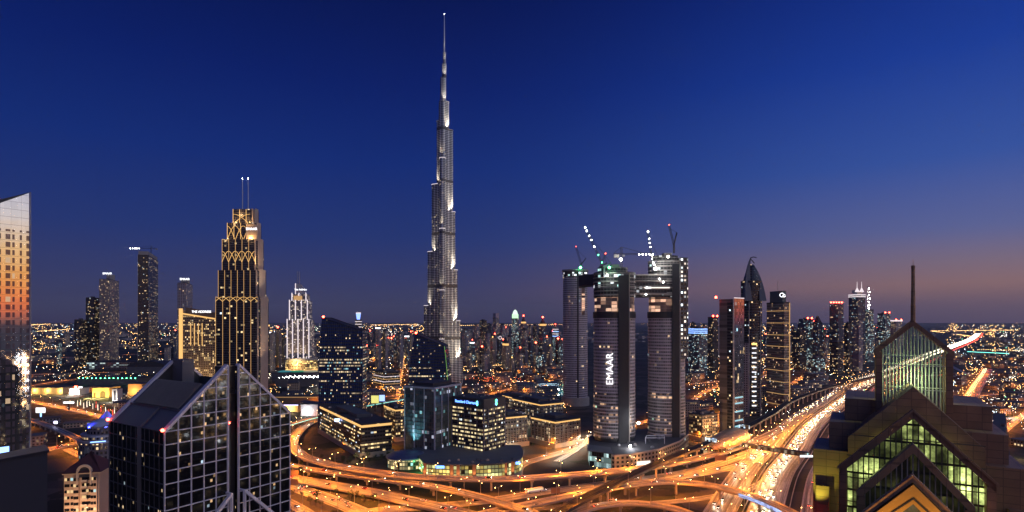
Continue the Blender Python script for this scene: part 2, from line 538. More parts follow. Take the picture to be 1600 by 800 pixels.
road('AR', [(560, 700), (640, 800), (724, 920), (1000, 1240), (1295, 1575), (1420, 1720)], 22, .30)
road('RT1', [(1060, 1500), (1300, 1540), (1800, 1560)], 14, .34)
road('RT2', [(1180, 1480), (1560, 2100)], 9, .36)
road('C1', R_([(806, 744), (812, 728), (846, 716), (890, 703), (930, 687), (980, 668), (1020, 655)]), 11, .12)
road('L2', R_([(-10, 617), (60, 630), (120, 642), (180, 657), (240, 675), (300, 700)]), 15, .14)
road('L3', R_([(10, 722), (60, 706), (110, 695), (160, 683), (210, 668)]), 17, .18)
road('L4', R_([(-20, 588), (60, 585), (130, 583), (220, 581)]), 16, .16)
road('B2', R_([(440, 640), (520, 628), (620, 618), (720, 606), (830, 596)]), 14, .14)
road('B3', R_([(1080, 600), (1180, 590), (1245, 575), (1330, 556)]), 14, .16)
flyover('L1', R_([(10, 648, 7), (50, 657, 7), (80, 667, 7), (112, 681, 7), (150, 700, 7), (190, 724, 7)]), 9, 'pale lit bridge deck crossing beside the mirrored sunset tower', pier=22, group=None)
flyover('B1', R_([(425, 672, 7), (460, 661, 7), (500, 650, 7), (560, 636, 7), (640, 622, 7)]), 7, 'narrow bridge edged with a pale green light, behind the gabled grid building', pier=28, group=None)
o = [x for x in bpy.data.objects if x.get('label', '').startswith('narrow bridge edged')][0]
q = MB(); sweep(q, offset(ROADS['B1'][0], 3.9), [(-.25, -.5), (.25, -.5), (.25, .1), (-.25, .1)], [0] * 4)
q.build('light_strip', M['tealline'], o)

# ------------------------------------------------------------------ metro track, station, footbridge
MZ = 13.0
mpts = [G(840, 822, MZ), G(880, 797, MZ), (G(930, 771, MZ)), G(1000, 737, MZ), G(1050, 715, MZ), G(1100, 695, MZ), G(1150, 676, MZ), G(1205, 647, MZ), G(1240, 625, MZ), G(1300, 604, MZ), G(1365, 589, MZ), G(1420, 573, MZ), G(1470, 552, MZ)]
mpath = smooth_path(mpts, 6)
c = mpath[len(mpath) // 3]
mo = thing('metro_viaduct', 'dark metro track on slender piers curving over the orange roads to the gold station', 'metro viaduct', (c.x, c.y, 0))
q = MB(); sweep(q, mpath, [(-4.4, 0), (4.4, 0), (4.4, -.8), (2.0, -2.2), (-2.0, -2.2), (-4.4, -.8)], [0, 1, 1, 1, 1, 1]); q.build('trackbed', [plain('track_ballast', (.012, .012, .014), .9), M['deckside']], mo)
for sg in (-1, 1):
    q = MB(); sweep(q, mpath, [(sg * 4.4 - .15, -.7), (sg * 4.4 + .25, -.7), (sg * 4.4 + .25, 1.3), (sg * 4.4 - .15, 1.3)], [0] * 4); q.build('parapet', M['dark'], mo)
    for rr in (-.72, .72):
        q = MB(); sweep(q, mpath, [(sg * 2.0 + rr - .08, 0.01), (sg * 2.0 + rr + .08, .01), (sg * 2.0 + rr + .08, .2), (sg * 2.0 + rr - .08, .2)], [0] * 4); q.build('rail', M['dark'], mo)
for p, r, d, s in along(mpath, 30, 12):
    if not in_frame(p, 60) or p.y > 1700: continue
    q = MB(); q.cyl(p.x, p.y, -.3, MZ - 3.4, 1.0, .95, 10); a = p + Vector((0, 0, -2.85)); q.bar(a - r * 2.6, a + r * 2.6, 1.8, 1.25); q.build('pier', M['deckside'], mo)
for p, r, d, s in along(mpath, 20): OCC.append((p.x, p.y, 8))

# station: ribbed gold shell over the track
i0 = min(range(len(mpath)), key=lambda i: (mpath[i] - G(1137, 681, MZ)).length)
sp = mpath[i0]; sr, sdv = side(mpath, i0)
sto = thing('metro_station', 'bronze shell-roofed metro station astride the track beside the highway', 'station', (sp.x, sp.y, 0), math.atan2(sdv.y, sdv.x))
def shell_bronze():
    t = T('bronze_shell')
    p = t.obj(); s_ = t.n('ShaderNodeSeparateXYZ'); t.put(s_.inputs[0], p)
    rib = t.m('LESS_THAN', t.m('FRACT', t.m('DIVIDE', s_.outputs[0], 3.2)), .12)
    n = t.noise(p, .2, 4)
    return t.bsdf(t.mix(rib, t.scale((.46, .29, .15, 1), t.m('MULTIPLY_ADD', n, .8, .6)), (.16, .10, .06, 1)), .4, .2)
SHELL = shell_bronze()
q = MB(); rings = []
SL, SW, SH = 52, 15, 13
for i in range(25):
    t = -1 + 2 * i / 24
    f = max(1 - abs(t) ** 2.4, .0) ** .5
    f = max(f, .22)
    rings.append([(t * SL, SW * f * math.cos(a) , 5.5 + SH * f * math.sin(a) * .98 + 1.0) for a in [PI * k / 14 for k in range(15)]])
q.loft(rings, 0, True, cap=False, close=False)
q.build('roof_shell', SHELL, sto, local=True)
q = MB(); q.box(-48, 48, -11, 11, .0, 8.5); q.build('concourse', facade('station_glass', 4, 4, .1, .15, (.2, .18, .16), (.03, .03, .03), .55, (1, .75, .4), (.7, .95, 1), .5, 1.2), sto, local=True)
for sg in (-1, 1):
    q = MB(); q.prism([(sg * 50.5, -6), (sg * 51, -6), (sg * 51, 6), (sg * 50.5, 6)][::(1 if sg > 0 else -1)], 14.5, 18.5); q.build('end_screen', facade('station_screen', 2, 2, .1, .1, (.2, .2, .2), (.02, .02, .02), .8, (.7, .9, 1), (.5, .7, 1), .5, 1.5), sto, local=True)
for fx_, fy_ in ((-34, -24), (6, -27), (38, -22), (20, 26)):
    q = MB(); q.cyl(fx_, fy_, 0, 15, .18, .1, 6); q.ball((fx_, fy_, 15.2), .3, 7, 4); q.build('flood_pole', M['lampsteel'], sto, local=True)
    lamp('POINT', (fx_, fy_ * 1.02, 17), 15000, (1, .52, .18), sto, .5, local=True)
occupy([(sp.x - 45, sp.y - 45), (sp.x + 45, sp.y + 45)])

fa, fb = G(1160, 697, 9.0), G(1262, 713, 9.0)
fpth = [fa, fa.lerp(fb, .33), fa.lerp(fb, .66), fb]
fo = thing('footbridge', 'dark enclosed footbridge spanning the highway from the bronze metro station', 'footbridge', (fa.x, fa.y, 0))
q = MB(); sweep(q, fpth, [(-2.2, -.6), (2.2, -.6), (2.2, 0), (-2.2, 0)], [0] * 4); q.build('deck', M['dark'], fo)
q = MB(); sweep(q, fpth, [(-2.4, 3.3), (2.4, 3.3), (1.6, 4.1), (-1.6, 4.1)], [0] * 4); q.build('roof', M['dark'], fo)
for sg in (-1, 1):
    q = MB(); sweep(q, fpth, [(sg * 2.1 - .06, 0), (sg * 2.1 + .06, 0), (sg * 2.1 + .06, 3.3), (sg * 2.1 - .06, 3.3)], [0] * 4)
    q.build('glazing', facade('footbridge_glass', 3, 3.3, .1, .3, (.04, .04, .04), (.03, .03, .03), .5, (.8, .8, .6), (.6, .9, .9), .5, .5), fo)
for t in (.12, .5, .88):
    p = fa.lerp(fb, t); q = MB(); q.cyl(p.x, p.y, -.3, 8.6, .8, .8, 10); q.build('pier', M['deckside'], fo)
q = MB(); p = fa.lerp(fb, .96); q.box(p.x - 6, p.x + 6, p.y - 3.4, p.y - 2.6, 8.6, 10.2); q.build('lit_panel', M['sign'], fo)

# lit display along the side of the long arch flyover, over the highway
pa, w = ROADS['R6']
seg = [p for p in offset(pa, 6.2) if 1150 < 800 + FP * p.x / p.y < 1232 and p.x > 0]
go = thing('sign_gantry', 'long blue-white lit display strip fixed along the arch flyover above the highway', 'sign', tuple(Vector((seg[0].x, seg[0].y, 0))))
q = MB(); sweep(q, seg, [(-.2, -1.3), (.1, -1.3), (.1, 1.6), (-.2, 1.6)], [0] * 4); q.build('backing', M['dark'], go)
t = T('display_pixels'); u, v = t.uv()
w_ = t.white(t.vec(t.m('FLOOR', t.m('DIVIDE', u, .7)), t.m('FLOOR', t.m('DIVIDE', v, 3.0)), 3.0)).outputs[0]
DISP = t.bsdf((.03, .03, .03), .4, 0, emit=t.scale((.42, .55, 1.0, 1), t.m('MULTIPLY_ADD', w_, 1.2, .3)))
q = MB(); sweep(q, seg, [(.15, -1.1), (.3, -1.1), (.3, 1.4), (.15, 1.4)], [0] * 4); q.build('display', DISP, go)

# median barriers and sign boards
for nm, off, lab in (('HA', -14.2, 'concrete median barrier between the two busy highway carriageways'), ('HA', 15.5, 'concrete barrier between the highway and its service road')):
    pth = [p for p in offset(ROADS[nm][0], off) if p.y < 2400]
    o = thing('road_barrier', lab, 'barrier', tuple(pth[len(pth) // 3]))
    q = MB(); sweep(q, pth, [(-.35, -.2), (.35, -.2), (.12, 1.0), (-.12, 1.0)], [0] * 4); q.build('barrier_wall', M['deckside'], o)
BOARD = plain('sign_board_back', (.22, .13, .09), .6)
for px, py, z, w, h, lab in ((459, 748, 5, 8, 4.5, 'upper brown sign board by the corner of the gabled grid building'), (458, 763, 4, 8, 4.5, 'lower brown sign board by the corner of the gabled grid building'),
                             (868, 776, 1, 7, 4.5, 'brown sign board on posts beside the bus road'), (1126, 724, 3, 11, 5, 'wide brown sign board over the carriageway next to the bronze station')):
    g = G(px, py, z)
    o = thing('road_sign', lab, 'road sign', tuple(g))
    q = MB(); q.box(g.x - w / 2, g.x + w / 2, g.y - .15, g.y + .15, z + 2.8, z + 2.8 + h); q.build('board', BOARD, o)
    for s in (-1, 1):
        q = MB(); q.cyl(g.x + s * w * .4, g.y + .35, -.2, z + 2.6 + h, .18, .15, 7); q.build('post', M['lampsteel'], o)

# ------------------------------------------------------------------ street lamps
SOD = (1.0, .27, .018)
def make_lamp(arms, h, power, color, bulb, label, group, reach=3.2):
    o = thing('street_lamp', label, 'street lamp', (0, 0, 0), 0, group)
    q = MB(); q.cyl(0, 0, 0, h, .22, .12, 7); q.build('pole', M['lampsteel'], o, local=True)
    for s in arms:
        q = MB(); q.tube([(0, 0, h - .6), (s * reach * .45, 0, h + .15), (s * reach, 0, h + .35)], .09, 5); q.build('arm', M['lampsteel'], o, local=True)
        q = MB(); q.prism([(s * reach - .5, -.25), (s * reach + .5, -.25), (s * reach + .5, .25), (s * reach - .5, .25)], h + .22, h + .5); hd = q.build('lamp_head', M['lampsteel'], o, local=True)
        q = MB(); q.ball((s * reach, 0, h + .08), .22, 7, 4); q.build('bulb', M[bulb], hd, local=True)
    x_ = 0 if len(arms) > 1 else arms[0] * reach
    for s in (-1, 1):                                      # the lantern throws its light up and down the road
        lamp('SPOT', (x_, s * .2, h - .2), power, color, o, size=.5, target=(x_, s * 13, 0), angle=112, blend=.8, local=True)
    return o
LP2 = make_lamp((-1, 1), 13, 35000, SOD, 'sodium', 'double-headed sodium street lamp beside an interchange carriageway', 'sodium lamps of the interchange')
LP1 = make_lamp((1,), 11, 38000, SOD, 'sodium', 'single-arm sodium street lamp along an outlying city road', 'sodium lamps on the city roads')
LPH = make_lamp((-1, 1), 15, 32000, (1, .36, .07), 'sodium', 'tall double-headed lamp in the median strip of the wide highway', 'median lamps of the highway')
used = {}
nlamp = 0
def put_lamps(proto, path, spacing, off=0.0, start=8.0, z=None, ymax=4000):
    global nlamp
    for p, r, d, s in along(path, spacing, start):
        if not in_frame(p, 40) or p.y > ymax: continue
        loc = p + r * off
        rz = math.atan2(r.y, r.x) + (PI if off > 0 else 0)
        if proto.name not in used:
            used[proto.name] = 1; proto.location = loc; proto.rotation_euler = (0, 0, rz)
            # children remain relative to the lamp's own base
        else:
            dup(proto, loc, rz)
        nlamp += 1
for nm, sp_ in (('R1', 34), ('R2', 36), ('R3', 38), ('R6', 34), ('R7', 34)):
    pa, w = ROADS[nm]; put_lamps(LP2, pa, sp_, w / 2 - .5, 10)
for nm, sp_ in (('R4', 34), ('R5', 34), ('R8', 40), ('R9', 36), ('R10', 38)):
    pa, w = ROADS[nm]; put_lamps(LP2, pa, sp_, -(w / 2 + 1.2), 14)
put_lamps(LPH, offset(ROADS['HA'][0], -14.2), 44, 0, 10, ymax=2300)
put_lamps(LP2, offset(ROADS['HC'][0], 9.0), 52, 0, 30, ymax=1500)
for nm, sp_ in (('AR', 60), ('L2', 40), ('L3', 34), ('L4', 60), ('B2', 50), ('B3', 60), ('C1', 44), ('RT1', 70)):
    pa, w = ROADS[nm]; put_lamps(LP1, pa, sp_, -(w / 2 + 1.0), 6)
print('street lamps', nlamp)

# city streets with small lamps: their bulbs are one far-off mass, their light is real
STREETS = MB(); STREETS_W = MB()
def dot_(mb, p, r):
    mb.loft([[(p[0] + r * a, p[1], p[2] + r * b) for a, b in ((0, -1), (.9, 0), (0, 1), (-.9, 0))], [(p[0] + r * .3 * a, p[1] - r, p[2] + r * .3 * b) for a, b in ((0, -1), (.9, 0), (0, 1), (-.9, 0))]], 0, cap=True)
def street(name, px, w, spacing, lift, white=False, power=30000):
    pa = road(name, R_(px), w, lift, kerb=False)
    for p, r, d, s in along(pa, spacing, 5):
        if not in_frame(p, 20): continue
        dot_(STREETS_W if white else STREETS, (p.x + r.x * w * .6, p.y + r.y * w * .6, 10), .30 + p.y * .00016)
        if p.y < 2600: lamp('SPOT', (p.x, p.y - 1, 11), power * (.6 if white else 1), (1, .86, .66) if white else SOD, None, 1.0, target=(p.x, p.y, 0), angle=158, blend=.4)
k_ = 0
for pts, w, sp_, wh in (([(430, 601), (540, 592), (650, 586)], 12, 40, 0), ([(425, 574), (560, 566), (720, 559)], 14, 55, 0), ([(556, 676), (640, 648), (700, 632), (740, 622)], 10, 30, 0),
                        ([(718, 640), (780, 612), (890, 590)], 12, 36, 0), ([(720, 589), (800, 580), (890, 574)], 14, 40, 0), ([(606, 700), (618, 640), (624, 600), (630, 560)], 8, 60, 0),
                        ([(1078, 628), (1120, 604), (1200, 580)], 12, 40, 0), ([(1080, 566), (1170, 556), (1250, 546)], 14, 55, 0), ([(1236, 600), (1290, 574), (1380, 552)], 14, 45, 0),
                        ([(40, 562), (180, 555), (340, 550)], 16, 60, 0), ([(48, 603), (130, 592), (232, 598)], 12, 40, 0), ([(104, 702), (150, 728), (168, 770)], 9, 26, 0), ([(50, 538), (120, 534), (260, 532)], 18, 90, 0),
                        ([(1488, 622), (1540, 618), (1610, 613)], 12, 45, 0), ([(1500, 664), (1610, 650)], 10, 40, 1), ([(1480, 562), (1610, 567)], 14, 70, 0), ([(1530, 706), (1570, 672), (1612, 640)], 10, 34, 0), ([(1490, 537), (1610, 540)], 16, 110, 0),
                        ([(790, 716), (800, 690), (812, 660), (822, 630)], 9, 30, 1), ([(870, 722), (905, 700), (925, 680)], 7, 22, 1), ([(500, 624), (505, 590), (510, 560)], 10, 36, 1), ([(1090, 690), (1120, 664), (1130, 640)], 9, 26, 0)):
    k_ += 1
    street('S%d' % k_, pts, w, sp_, .40 + .02 * k_, bool(wh))
STREETS.build('distant_street_lamps', glow('far_sodium', (1, .5, .16), 16), kind='stuff')
STREETS_W.build('distant_white_lamps', glow('far_white', (1, .9, .72), 14), kind='stuff')

# ------------------------------------------------------------------ traffic
def paint(name, col): return plain(name, col, .3, 0.0, .1)
PAINT = [paint('car_paint_white', (.7, .7, .7)), paint('car_paint_silver', (.35, .36, .38)), paint('car_paint_black', (.02, .02, .022)), paint('car_paint_red', (.35, .03, .03))]
TYRE = plain('tyre_rubber', (.015, .015, .015), .8)
CGLASS = plain('car_glass', (.01, .012, .014), .08)
HEAD = glow('headlamp', (1, .94, .82), 40)
TAIL = glow('tail_lamp', (1, .05, .02), 26)
def make_car(mat, kind, label, group, beam):
    o = thing('car', label, 'car', (0, 0, 0), 0, group)
    L, W, Hh = 4.6, 1.85, 1.45
    q = MB()
    prof = [(-2.3, .35), (2.3, .35), (2.32, .62), (2.2, .82), (1.2, .95), (-1.75, .98), (-2.25, .9), (-2.32, .6)]
    q.loft([[(x, y, z) for x, z in prof] for y in (W / 2, -W / 2)], 0)
    q.build('body', mat, o, local=True)
    q = MB()
    prof = [(-1.9, .97), (1.25, .94), (.55, 1.42), (-1.1, 1.45)]
    q.loft([[(x, y * (1 if z < 1.2 else .82), z) for x, z in prof] for y in (.86, -.86)], 0)
    q.build('cabin', CGLASS, o, local=True)
    q = MB(); q.prism([(-1.05, -.66), (.5, -.66), (.5, .66), (-1.05, .66)], 1.43, 1.49); q.build('roof_panel', mat, o, local=True)
    for x in (-1.4, 1.45):
        for s in (-1, 1):
            q = MB(); q.loft([[(x + .32 * math.cos(2 * PI * k / 9), y, .32 + .32 * math.sin(2 * PI * k / 9)) for k in range(9)] for y in (s * .95, s * .72)], 0); q.build('wheel', TYRE, o, local=True)
    for s in (-1, 1):
        q = MB(); q.ball((2.28, s * .62, .72), .13, 6, 4); q.build('headlight', HEAD, o, local=True)
        q = MB(); q.ball((-2.28, s * .66, .78), .13, 6, 4); q.build('taillight', TAIL, o, local=True)
    if beam:
        lamp('SPOT', (2.4, 0, .9), beam, (1, .80, .52), o, size=.2, target=(26, 0, 0), angle=50, blend=.9, local=True)
    return o
CLAB = 'car with lit headlamps and red tail lamps on the '
protos = {}
def car_proto(k, where, group, beam):
    key = (k, where)
    if key not in protos:
        protos[key] = [make_car(PAINT[k], 'car', CLAB + where, group, beam), False]
    return protos[key]
ncar = 0
def traffic(path, lanes, spacing, fwd, where, group, n_max, ymin=0, ymax=9e9, beam=2500, jitter=.45):
    global ncar
    k_ = 0
    for lane in lanes:
        s0 = RND.uniform(0, spacing)
        for p, r, d, s in along(path, spacing, s0):
            if k_ >= n_max: return
            p = p + d * RND.uniform(-jitter, jitter) * spacing
            if not in_frame(p, 10) or not (ymin < p.y < ymax): continue
            loc = p + r * lane + Vector((0, 0, .02))
            rz = math.atan2(d.y, d.x) + (0 if fwd else PI)
            pr = car_proto(RND.choice([0, 0, 1, 2, 3]), where, group, beam)
            if not pr[1]:
                pr[1] = True; pr[0].location = loc; pr[0].rotation_euler = (0, 0, rz)
            else:
                dup(pr[0], loc, rz)
            ncar += 1; k_ += 1
HG = 'cars on the highway'
traffic(ROADS['HA'][0], (-8, -4.4, -.8, 2.8, 6.4, 9.6), 21, False, 'wide highway', HG, 150, 380, 1250, 2600)
traffic(ROADS['HB'][0], (-6.5, -2.5, 1.5, 5.5), 34, False, 'wide highway', HG, 60, 380, 1250, 1900)
traffic(ROADS['HC'][0], (-3, 3), 60, True, 'wide highway', HG, 16, 380, 1100, 1500)
IG = 'cars on the interchange ramps'
IW = 'orange interchange ramps'
for nm, lanes, sp_, fw, n in (('R1', (-3, 2.4), 60, True, 10), ('R2', (-2,), 50, True, 6), ('R3', (-5, 0, 4.6), 60, False, 8), ('R4', (-4, 0, 4), 24, False, 12), ('R6', (-2, 2), 66, True, 8),
                              ('R7', (0,), 50, True, 4), ('R9', (-3, 2), 52, True, 10), ('R10', (-2.5, 2.5), 36, False, 12), ('R5', (0,), 40, True, 3)):
    traffic(ROADS[nm][0], lanes, sp_, fw, IW, IG, n, beam=2500)
traffic(ROADS['L2'][0], (-4, 0, 4), 42, True, 'road past the shopping mall', 'cars near the mall', 16, beam=2000)
traffic(ROADS['L3'][0], (-4, 4), 30, True, 'road past the shopping mall', 'cars near the mall', 10, beam=2000)
traffic(ROADS['C1'][0], (-2.5, 2.5), 30, False, 'street behind the office podium', 'cars in the office district', 12, beam=2000)
print('cars', ncar)

# far traffic: too many and too small to count
q = MB(); q2 = MB(); q3 = MB()
for nm, lanes, mb, y0, sp_ in (('HA', (-8, -4, 0, 4, 8), q, 1250, 13), ('HB', (-6, -2, 2, 6), q, 1250, 22), ('HC', (-3, 3), q2, 1150, 40), ('AR', (-8, -5, -2), q, 600, 24), ('AR', (4, 8), q2, 600, 95),
                               ('RT1', (0,), q2, 0, 60), ('B3', (-2, 2), q, 0, 40), ('B2', (-2, 2), q3, 0, 60), ('L4', (-3, 3), q3, 0, 30)):
    for lane in lanes:
        for p, r, d, s in along(ROADS[nm][0], sp_, RND.uniform(0, sp_)):
            if p.y < y0 or not in_frame(p, 20): continue
            p = p + r * lane + d * RND.uniform(-6, 6)
            dot_(mb, (p.x, p.y, .9), .42 + max(0, p.y - 1200) * .00026)
FARW = glow('far_headlamp', (1, .82, .6), 9)
for mb, m_, nm in ((q, FARW, 'distant_traffic'), (q2, glow('far_tail_lamp', (1, .08, .03), 9), 'distant_tail_lights'), (q3, M['goldline'], 'distant_mall_traffic')):
    mb.build(nm, m_, kind='stuff')

# white and gold bus on the ground-level road
bp, bw = ROADS['R9']
bi = min(range(len(bp)), key=lambda i: (bp[i] - G(834, 772, .2)).length)
br, bd = side(bp, bi)
bo = thing('bus', 'pale long bus with a lit window band on the ground road below the topmost flyover', 'bus', tuple(bp[bi] - br * 3), math.atan2(bd.y, bd.x))
q = MB(); q.box(-8, 8, -1.3, 1.3, .45, 1.7); q.box(-8, 8, -1.27, 1.27, 1.7, 3.3); q.build('body', M['paint_white'], bo, local=True)
for s in (-1, 1):
    q = MB(); q.box(-7.4, 7.4, *(sorted((s * 1.26, s * 1.33))), 1.75, 2.75); q.build('window', glow('bus_window', (1, .75, .4), 1.2), bo, local=True)
    for x in (-5, 5):
        q = MB(); q.loft([[(x + .5 * math.cos(2 * PI * k / 10), y, .5 + .5 * math.sin(2 * PI * k / 10)) for k in range(10)] for y in (s * 1.34, s * 1.0)], 0); q.build('wheel', TYRE, bo, local=True)
    q = MB(); q.ball((8.0, s * .9, .9), .2, 6, 4); q.build('headlight', HEAD, bo, local=True)
    q = MB(); q.ball((-8.0, s * .9, 1.0), .16, 6, 4); q.build('taillight', TAIL, bo, local=True)

# ================================================================== buildings: helpers
def rect(cx, cy, w, d, rz=0.0):
    c, s = math.cos(rz), math.sin(rz)
    return [(cx + x * c - y * s, cy + x * s + y * c) for x, y in ((-w / 2, -d / 2), (w / 2, -d / 2), (w / 2, d / 2), (-w / 2, d / 2))]
def ellipse(cx, cy, a, b, n=28, rz=0.0, t0=0, t1=2 * PI):
    c, s = math.cos(rz), math.sin(rz)
    out = []
    full = abs(t1 - t0 - 2 * PI) < 1e-6
    for k in range(n if full else n + 1):
        t = t0 + (t1 - t0) * k / n
        x, y = a * math.cos(t), b * math.sin(t)
        out.append((cx + x * c - y * s, cy + x * s + y * c))
    return out
def corner_fp(pxL, pxC, pxR, Y, ang, dR=None, dL=None):
    """footprint whose near corner shows at pxC (depth Y), whose right face ends at pxR and left face at pxL"""
    C = Vector((X(pxC, Y), Y))
    def reach(e, px):
        k = (px - 800) / FP
        return (k * C.y - C.x) / (e.x - k * e.y)
    eR, eL = Vector((math.cos(ang), math.sin(ang))), Vector((-math.sin(ang), math.cos(ang)))
    tR = dR if dR else reach(eR, pxR)
    tL = dL if dL else reach(eL, pxL)
    return [tuple(C), tuple(C + eR * tR), tuple(C + eR * tR + eL * tL), tuple(C + eL * tL)]
def grow(poly, d):
    """move every edge of a convex CCW polygon outwards by d"""
    n = len(poly); out = []
    for i in range(n):
        p0, p1, p2 = Vector(poly[i - 1]), Vector(poly[i]), Vector(poly[(i + 1) % n])
        a, b = (p1 - p0).normalized(), (p2 - p1).normalized()
        na, nb = Vector((a.y, -a.x)), Vector((b.y, -b.x))
        k = 1 + na.dot(nb)
        out.append(tuple(p1 + (na + nb) * (d / max(k, .2))))
    return out
def centroid(poly): return (sum(p[0] for p in poly) / len(poly), sum(p[1] for p in poly) / len(poly))
def bld(name, label, cat, poly, group=None, pad=4):
    c = centroid(poly); occupy(poly, pad)
    return thing(name, label, cat, (c[0], c[1], 0), 0, group)
def part(o, name, mats, fn):
    q = MB(); fn(q); return q.build(name, mats, o)
def beacon(o, p, r=.9, m='red', name='beacon'):
    return part(o, name, M[m], lambda q: q.ball(p, r, 7, 4))
def floor_bands(o, poly, z0, z1, step, m='dark', h=.7, d=.35):
    z = z0
    while z < z1:
        part(o, 'floor_band', M[m], (lambda zz_: lambda q: q.prism(grow(poly, d), zz_, zz_ + h))(z)); z += step
def roof_units(o, poly, z, n, s=1.0):
    c = centroid(poly); r = random.Random(len(o.name) + n + int(c[0]))
    for k in range(n):
        p = poly[r.randrange(len(poly))]; f = r.uniform(.15, .8)
        x, y = c[0] + (p[0] - c[0]) * f + r.uniform(-2, 2), c[1] + (p[1] - c[1]) * f + r.uniform(-2, 2)
        w, d, h = r.uniform(1.2, 3.2) * s, r.uniform(1, 2.4) * s, r.uniform(.9, 2.0) * s
        def f_(q):
            q.prism(rect(x, y, w, d, .4), z - .05, z + h); q.cyl(x, y, z + h - .05, z + h + .35, min(w, d) * .35, None, 8)
        part(o, 'cooling_unit', M['roofpale'] if k % 2 else M['steel'], f_)
def roofcap(o, poly, z, h=1.2, mat='roofing', plant=True, inset=.35):
    def f(q): q.prism(grow(poly, .25), z - .15, z + h)
    part(o, 'roof', [M[mat]], f)
    if plant:
        c = centroid(poly)
        s = [(c[0] + (p[0] - c[0]) * inset, c[1] + (p[1] - c[1]) * inset) for p in poly]
        part(o, 'plant_room', M['roofpale'], lambda q: q.prism(s, z + h - .05, z + h + 3.5))
def text(o, body, loc, size, mat, rz=0.0, rx=PI / 2, extrude=.15, roll=0.0, align='CENTER', name='sign_lettering'):
    c = bpy.data.curves.new(name, 'FONT'); c.body = body; c.size = size; c.extrude = extrude
    c.align_x = align; c.align_y = 'CENTER'
    tmp = bpy.data.objects.new('lettering_curve', c); COL.objects.link(tmp)
    bpy.context.view_layer.update()
    me = bpy.data.meshes.new_from_object(tmp.evaluated_get(bpy.context.evaluated_depsgraph_get()))
    bpy.data.objects.remove(tmp); bpy.data.curves.remove(c)
    me.name = name; me.materials.clear()
    t = bpy.data.objects.new(name, me); COL.objects.link(t)
    me.materials.append(mat)
    t.rotation_mode = 'XYZ'
    t.matrix_basis = Matrix.Translation(Vector(loc) - Vector(o['base'])) @ Matrix.Rotation(rz, 4, 'Z') @ Matrix.Rotation(rx, 4, 'X') @ Matrix.Rotation(roll, 4, 'Z')
    t.parent = o
    return t
WARMW, COOLW = (1, .70, .36), (.72, .9, 1)

# ================================================================== 1 mirrored sunset tower at the left edge
def mirror_mat():
    t = T('mirror_cladding')
    u, v = t.uv()
    # 10.8 m modules: narrow window, narrow window, wide window; pale reflective cladding between
    f = t.m('FRACT', t.m('DIVIDE', u, 8.4)); fl = t.m('FRACT', t.m('DIVIDE', v, 4.05))
    def band(a, b): return t.m('MULTIPLY', t.m('GREATER_THAN', f, a), t.m('LESS_THAN', f, b))
    w = t.m('ADD', t.m('ADD', band(.06, .18), band(.42, .53)), band(.74, .97), clamp=True)
    w = t.m('MULTIPLY', w, t.m('MULTIPLY', t.m('GREATER_THAN', fl, .14), t.m('LESS_THAN', fl, .80)))
    joint = t.m('MAXIMUM', t.m('LESS_THAN', fl, .05), t.m('LESS_THAN', t.m('FRACT', t.m('DIVIDE', u, 4.2)), .02))
    id_ = t.white(t.vec(t.m('FLOOR', t.m('DIVIDE', u, 2.8)), t.m('FLOOR', t.m('DIVIDE', v, 4.05)), 2.0)).outputs[0]
    wob = t.noise(t.vec(u, v), .12, 2)
    top = t.m('LESS_THAN', v, 188.0)
    w = t.m('MULTIPLY', w, top)
    base = t.mix(w, t.scale((.80, .80, .82, 1), t.m('MULTIPLY_ADD', id_, .10, .86)), (.20, .15, .16, 1))
    base = t.mix(t.m('MULTIPLY', joint, .55), base, (.12, .11, .13, 1))
    bmp = t.n('ShaderNodeBump'); bmp.inputs['Strength'].default_value = .05; bmp.inputs['Distance'].default_value = .4
    t.put(bmp.inputs['Height'], wob)
    lit = t.m('MULTIPLY', w, t.m('LESS_THAN', id_, .06))
    return t.bsdf(base, t.m('MULTIPLY_ADD', id_, .02, .03), t.fmix(w, .93, .35), emit=t.scale((1, .7, .4, 1), t.m('MULTIPLY', lit, .5)), normal=bmp.outputs[0])
n_ = Vector((.8, -.6)); tg = Vector((.6, .8))
E0 = Vector((X(47, 305), 305))
tp = [tuple(E0 - tg * 75), tuple(E0), tuple(E0 - n_ * 46), tuple(E0 - n_ * 46 - tg * 75)]
t1 = bld('mirror_tower', 'mirror-clad tower glowing with the reflected sunset, sloping dark top', 'tower', tp)
zt = lambda x, y: Z(301, 305) - (Vector((x, y)) - E0).dot(-tg) * .62
part(t1, 'facade', [mirror_mat(), M['dark']], lambda q: q.prism(tp, 0, zt, 0, 1))
def f(q):
    a = E0 - n_ * .4; b = E0 - tg * 75 - n_ * .4
    za, zb = zt(*a), zt(*b)
    for k in range(16):
        p, r = a.lerp(b, k / 16), a.lerp(b, (k + 1) / 16)
    q.prism([tuple(b), tuple(a), tuple(a - n_ * 1.2), tuple(b - n_ * 1.2)], lambda x, y: zt(x, y) - .5, lambda x, y: zt(x, y) + .2 + 10.5 * min(1, max(0, (E0 - Vector((x, y))).dot(tg) / 14)))
part(t1, 'roof_fin', M['dark'], f)
def f(q):
    for k in range(2): q.bar(E0.lerp(E0 - tg * 75, 0).to_3d() + Vector((n_.x * .1, n_.y * .1, 0)), E0.to_3d() + Vector((n_.x * .1, n_.y * .1, zt(*E0))), .8, .8)
part(t1, 'corner_trim', M['steel'], lambda q: q.bar((E0.x, E0.y, 0), (E0.x, E0.y, zt(*E0) + .2), .7, .7))
ss = E0 - tg * 11 + n_ * .25
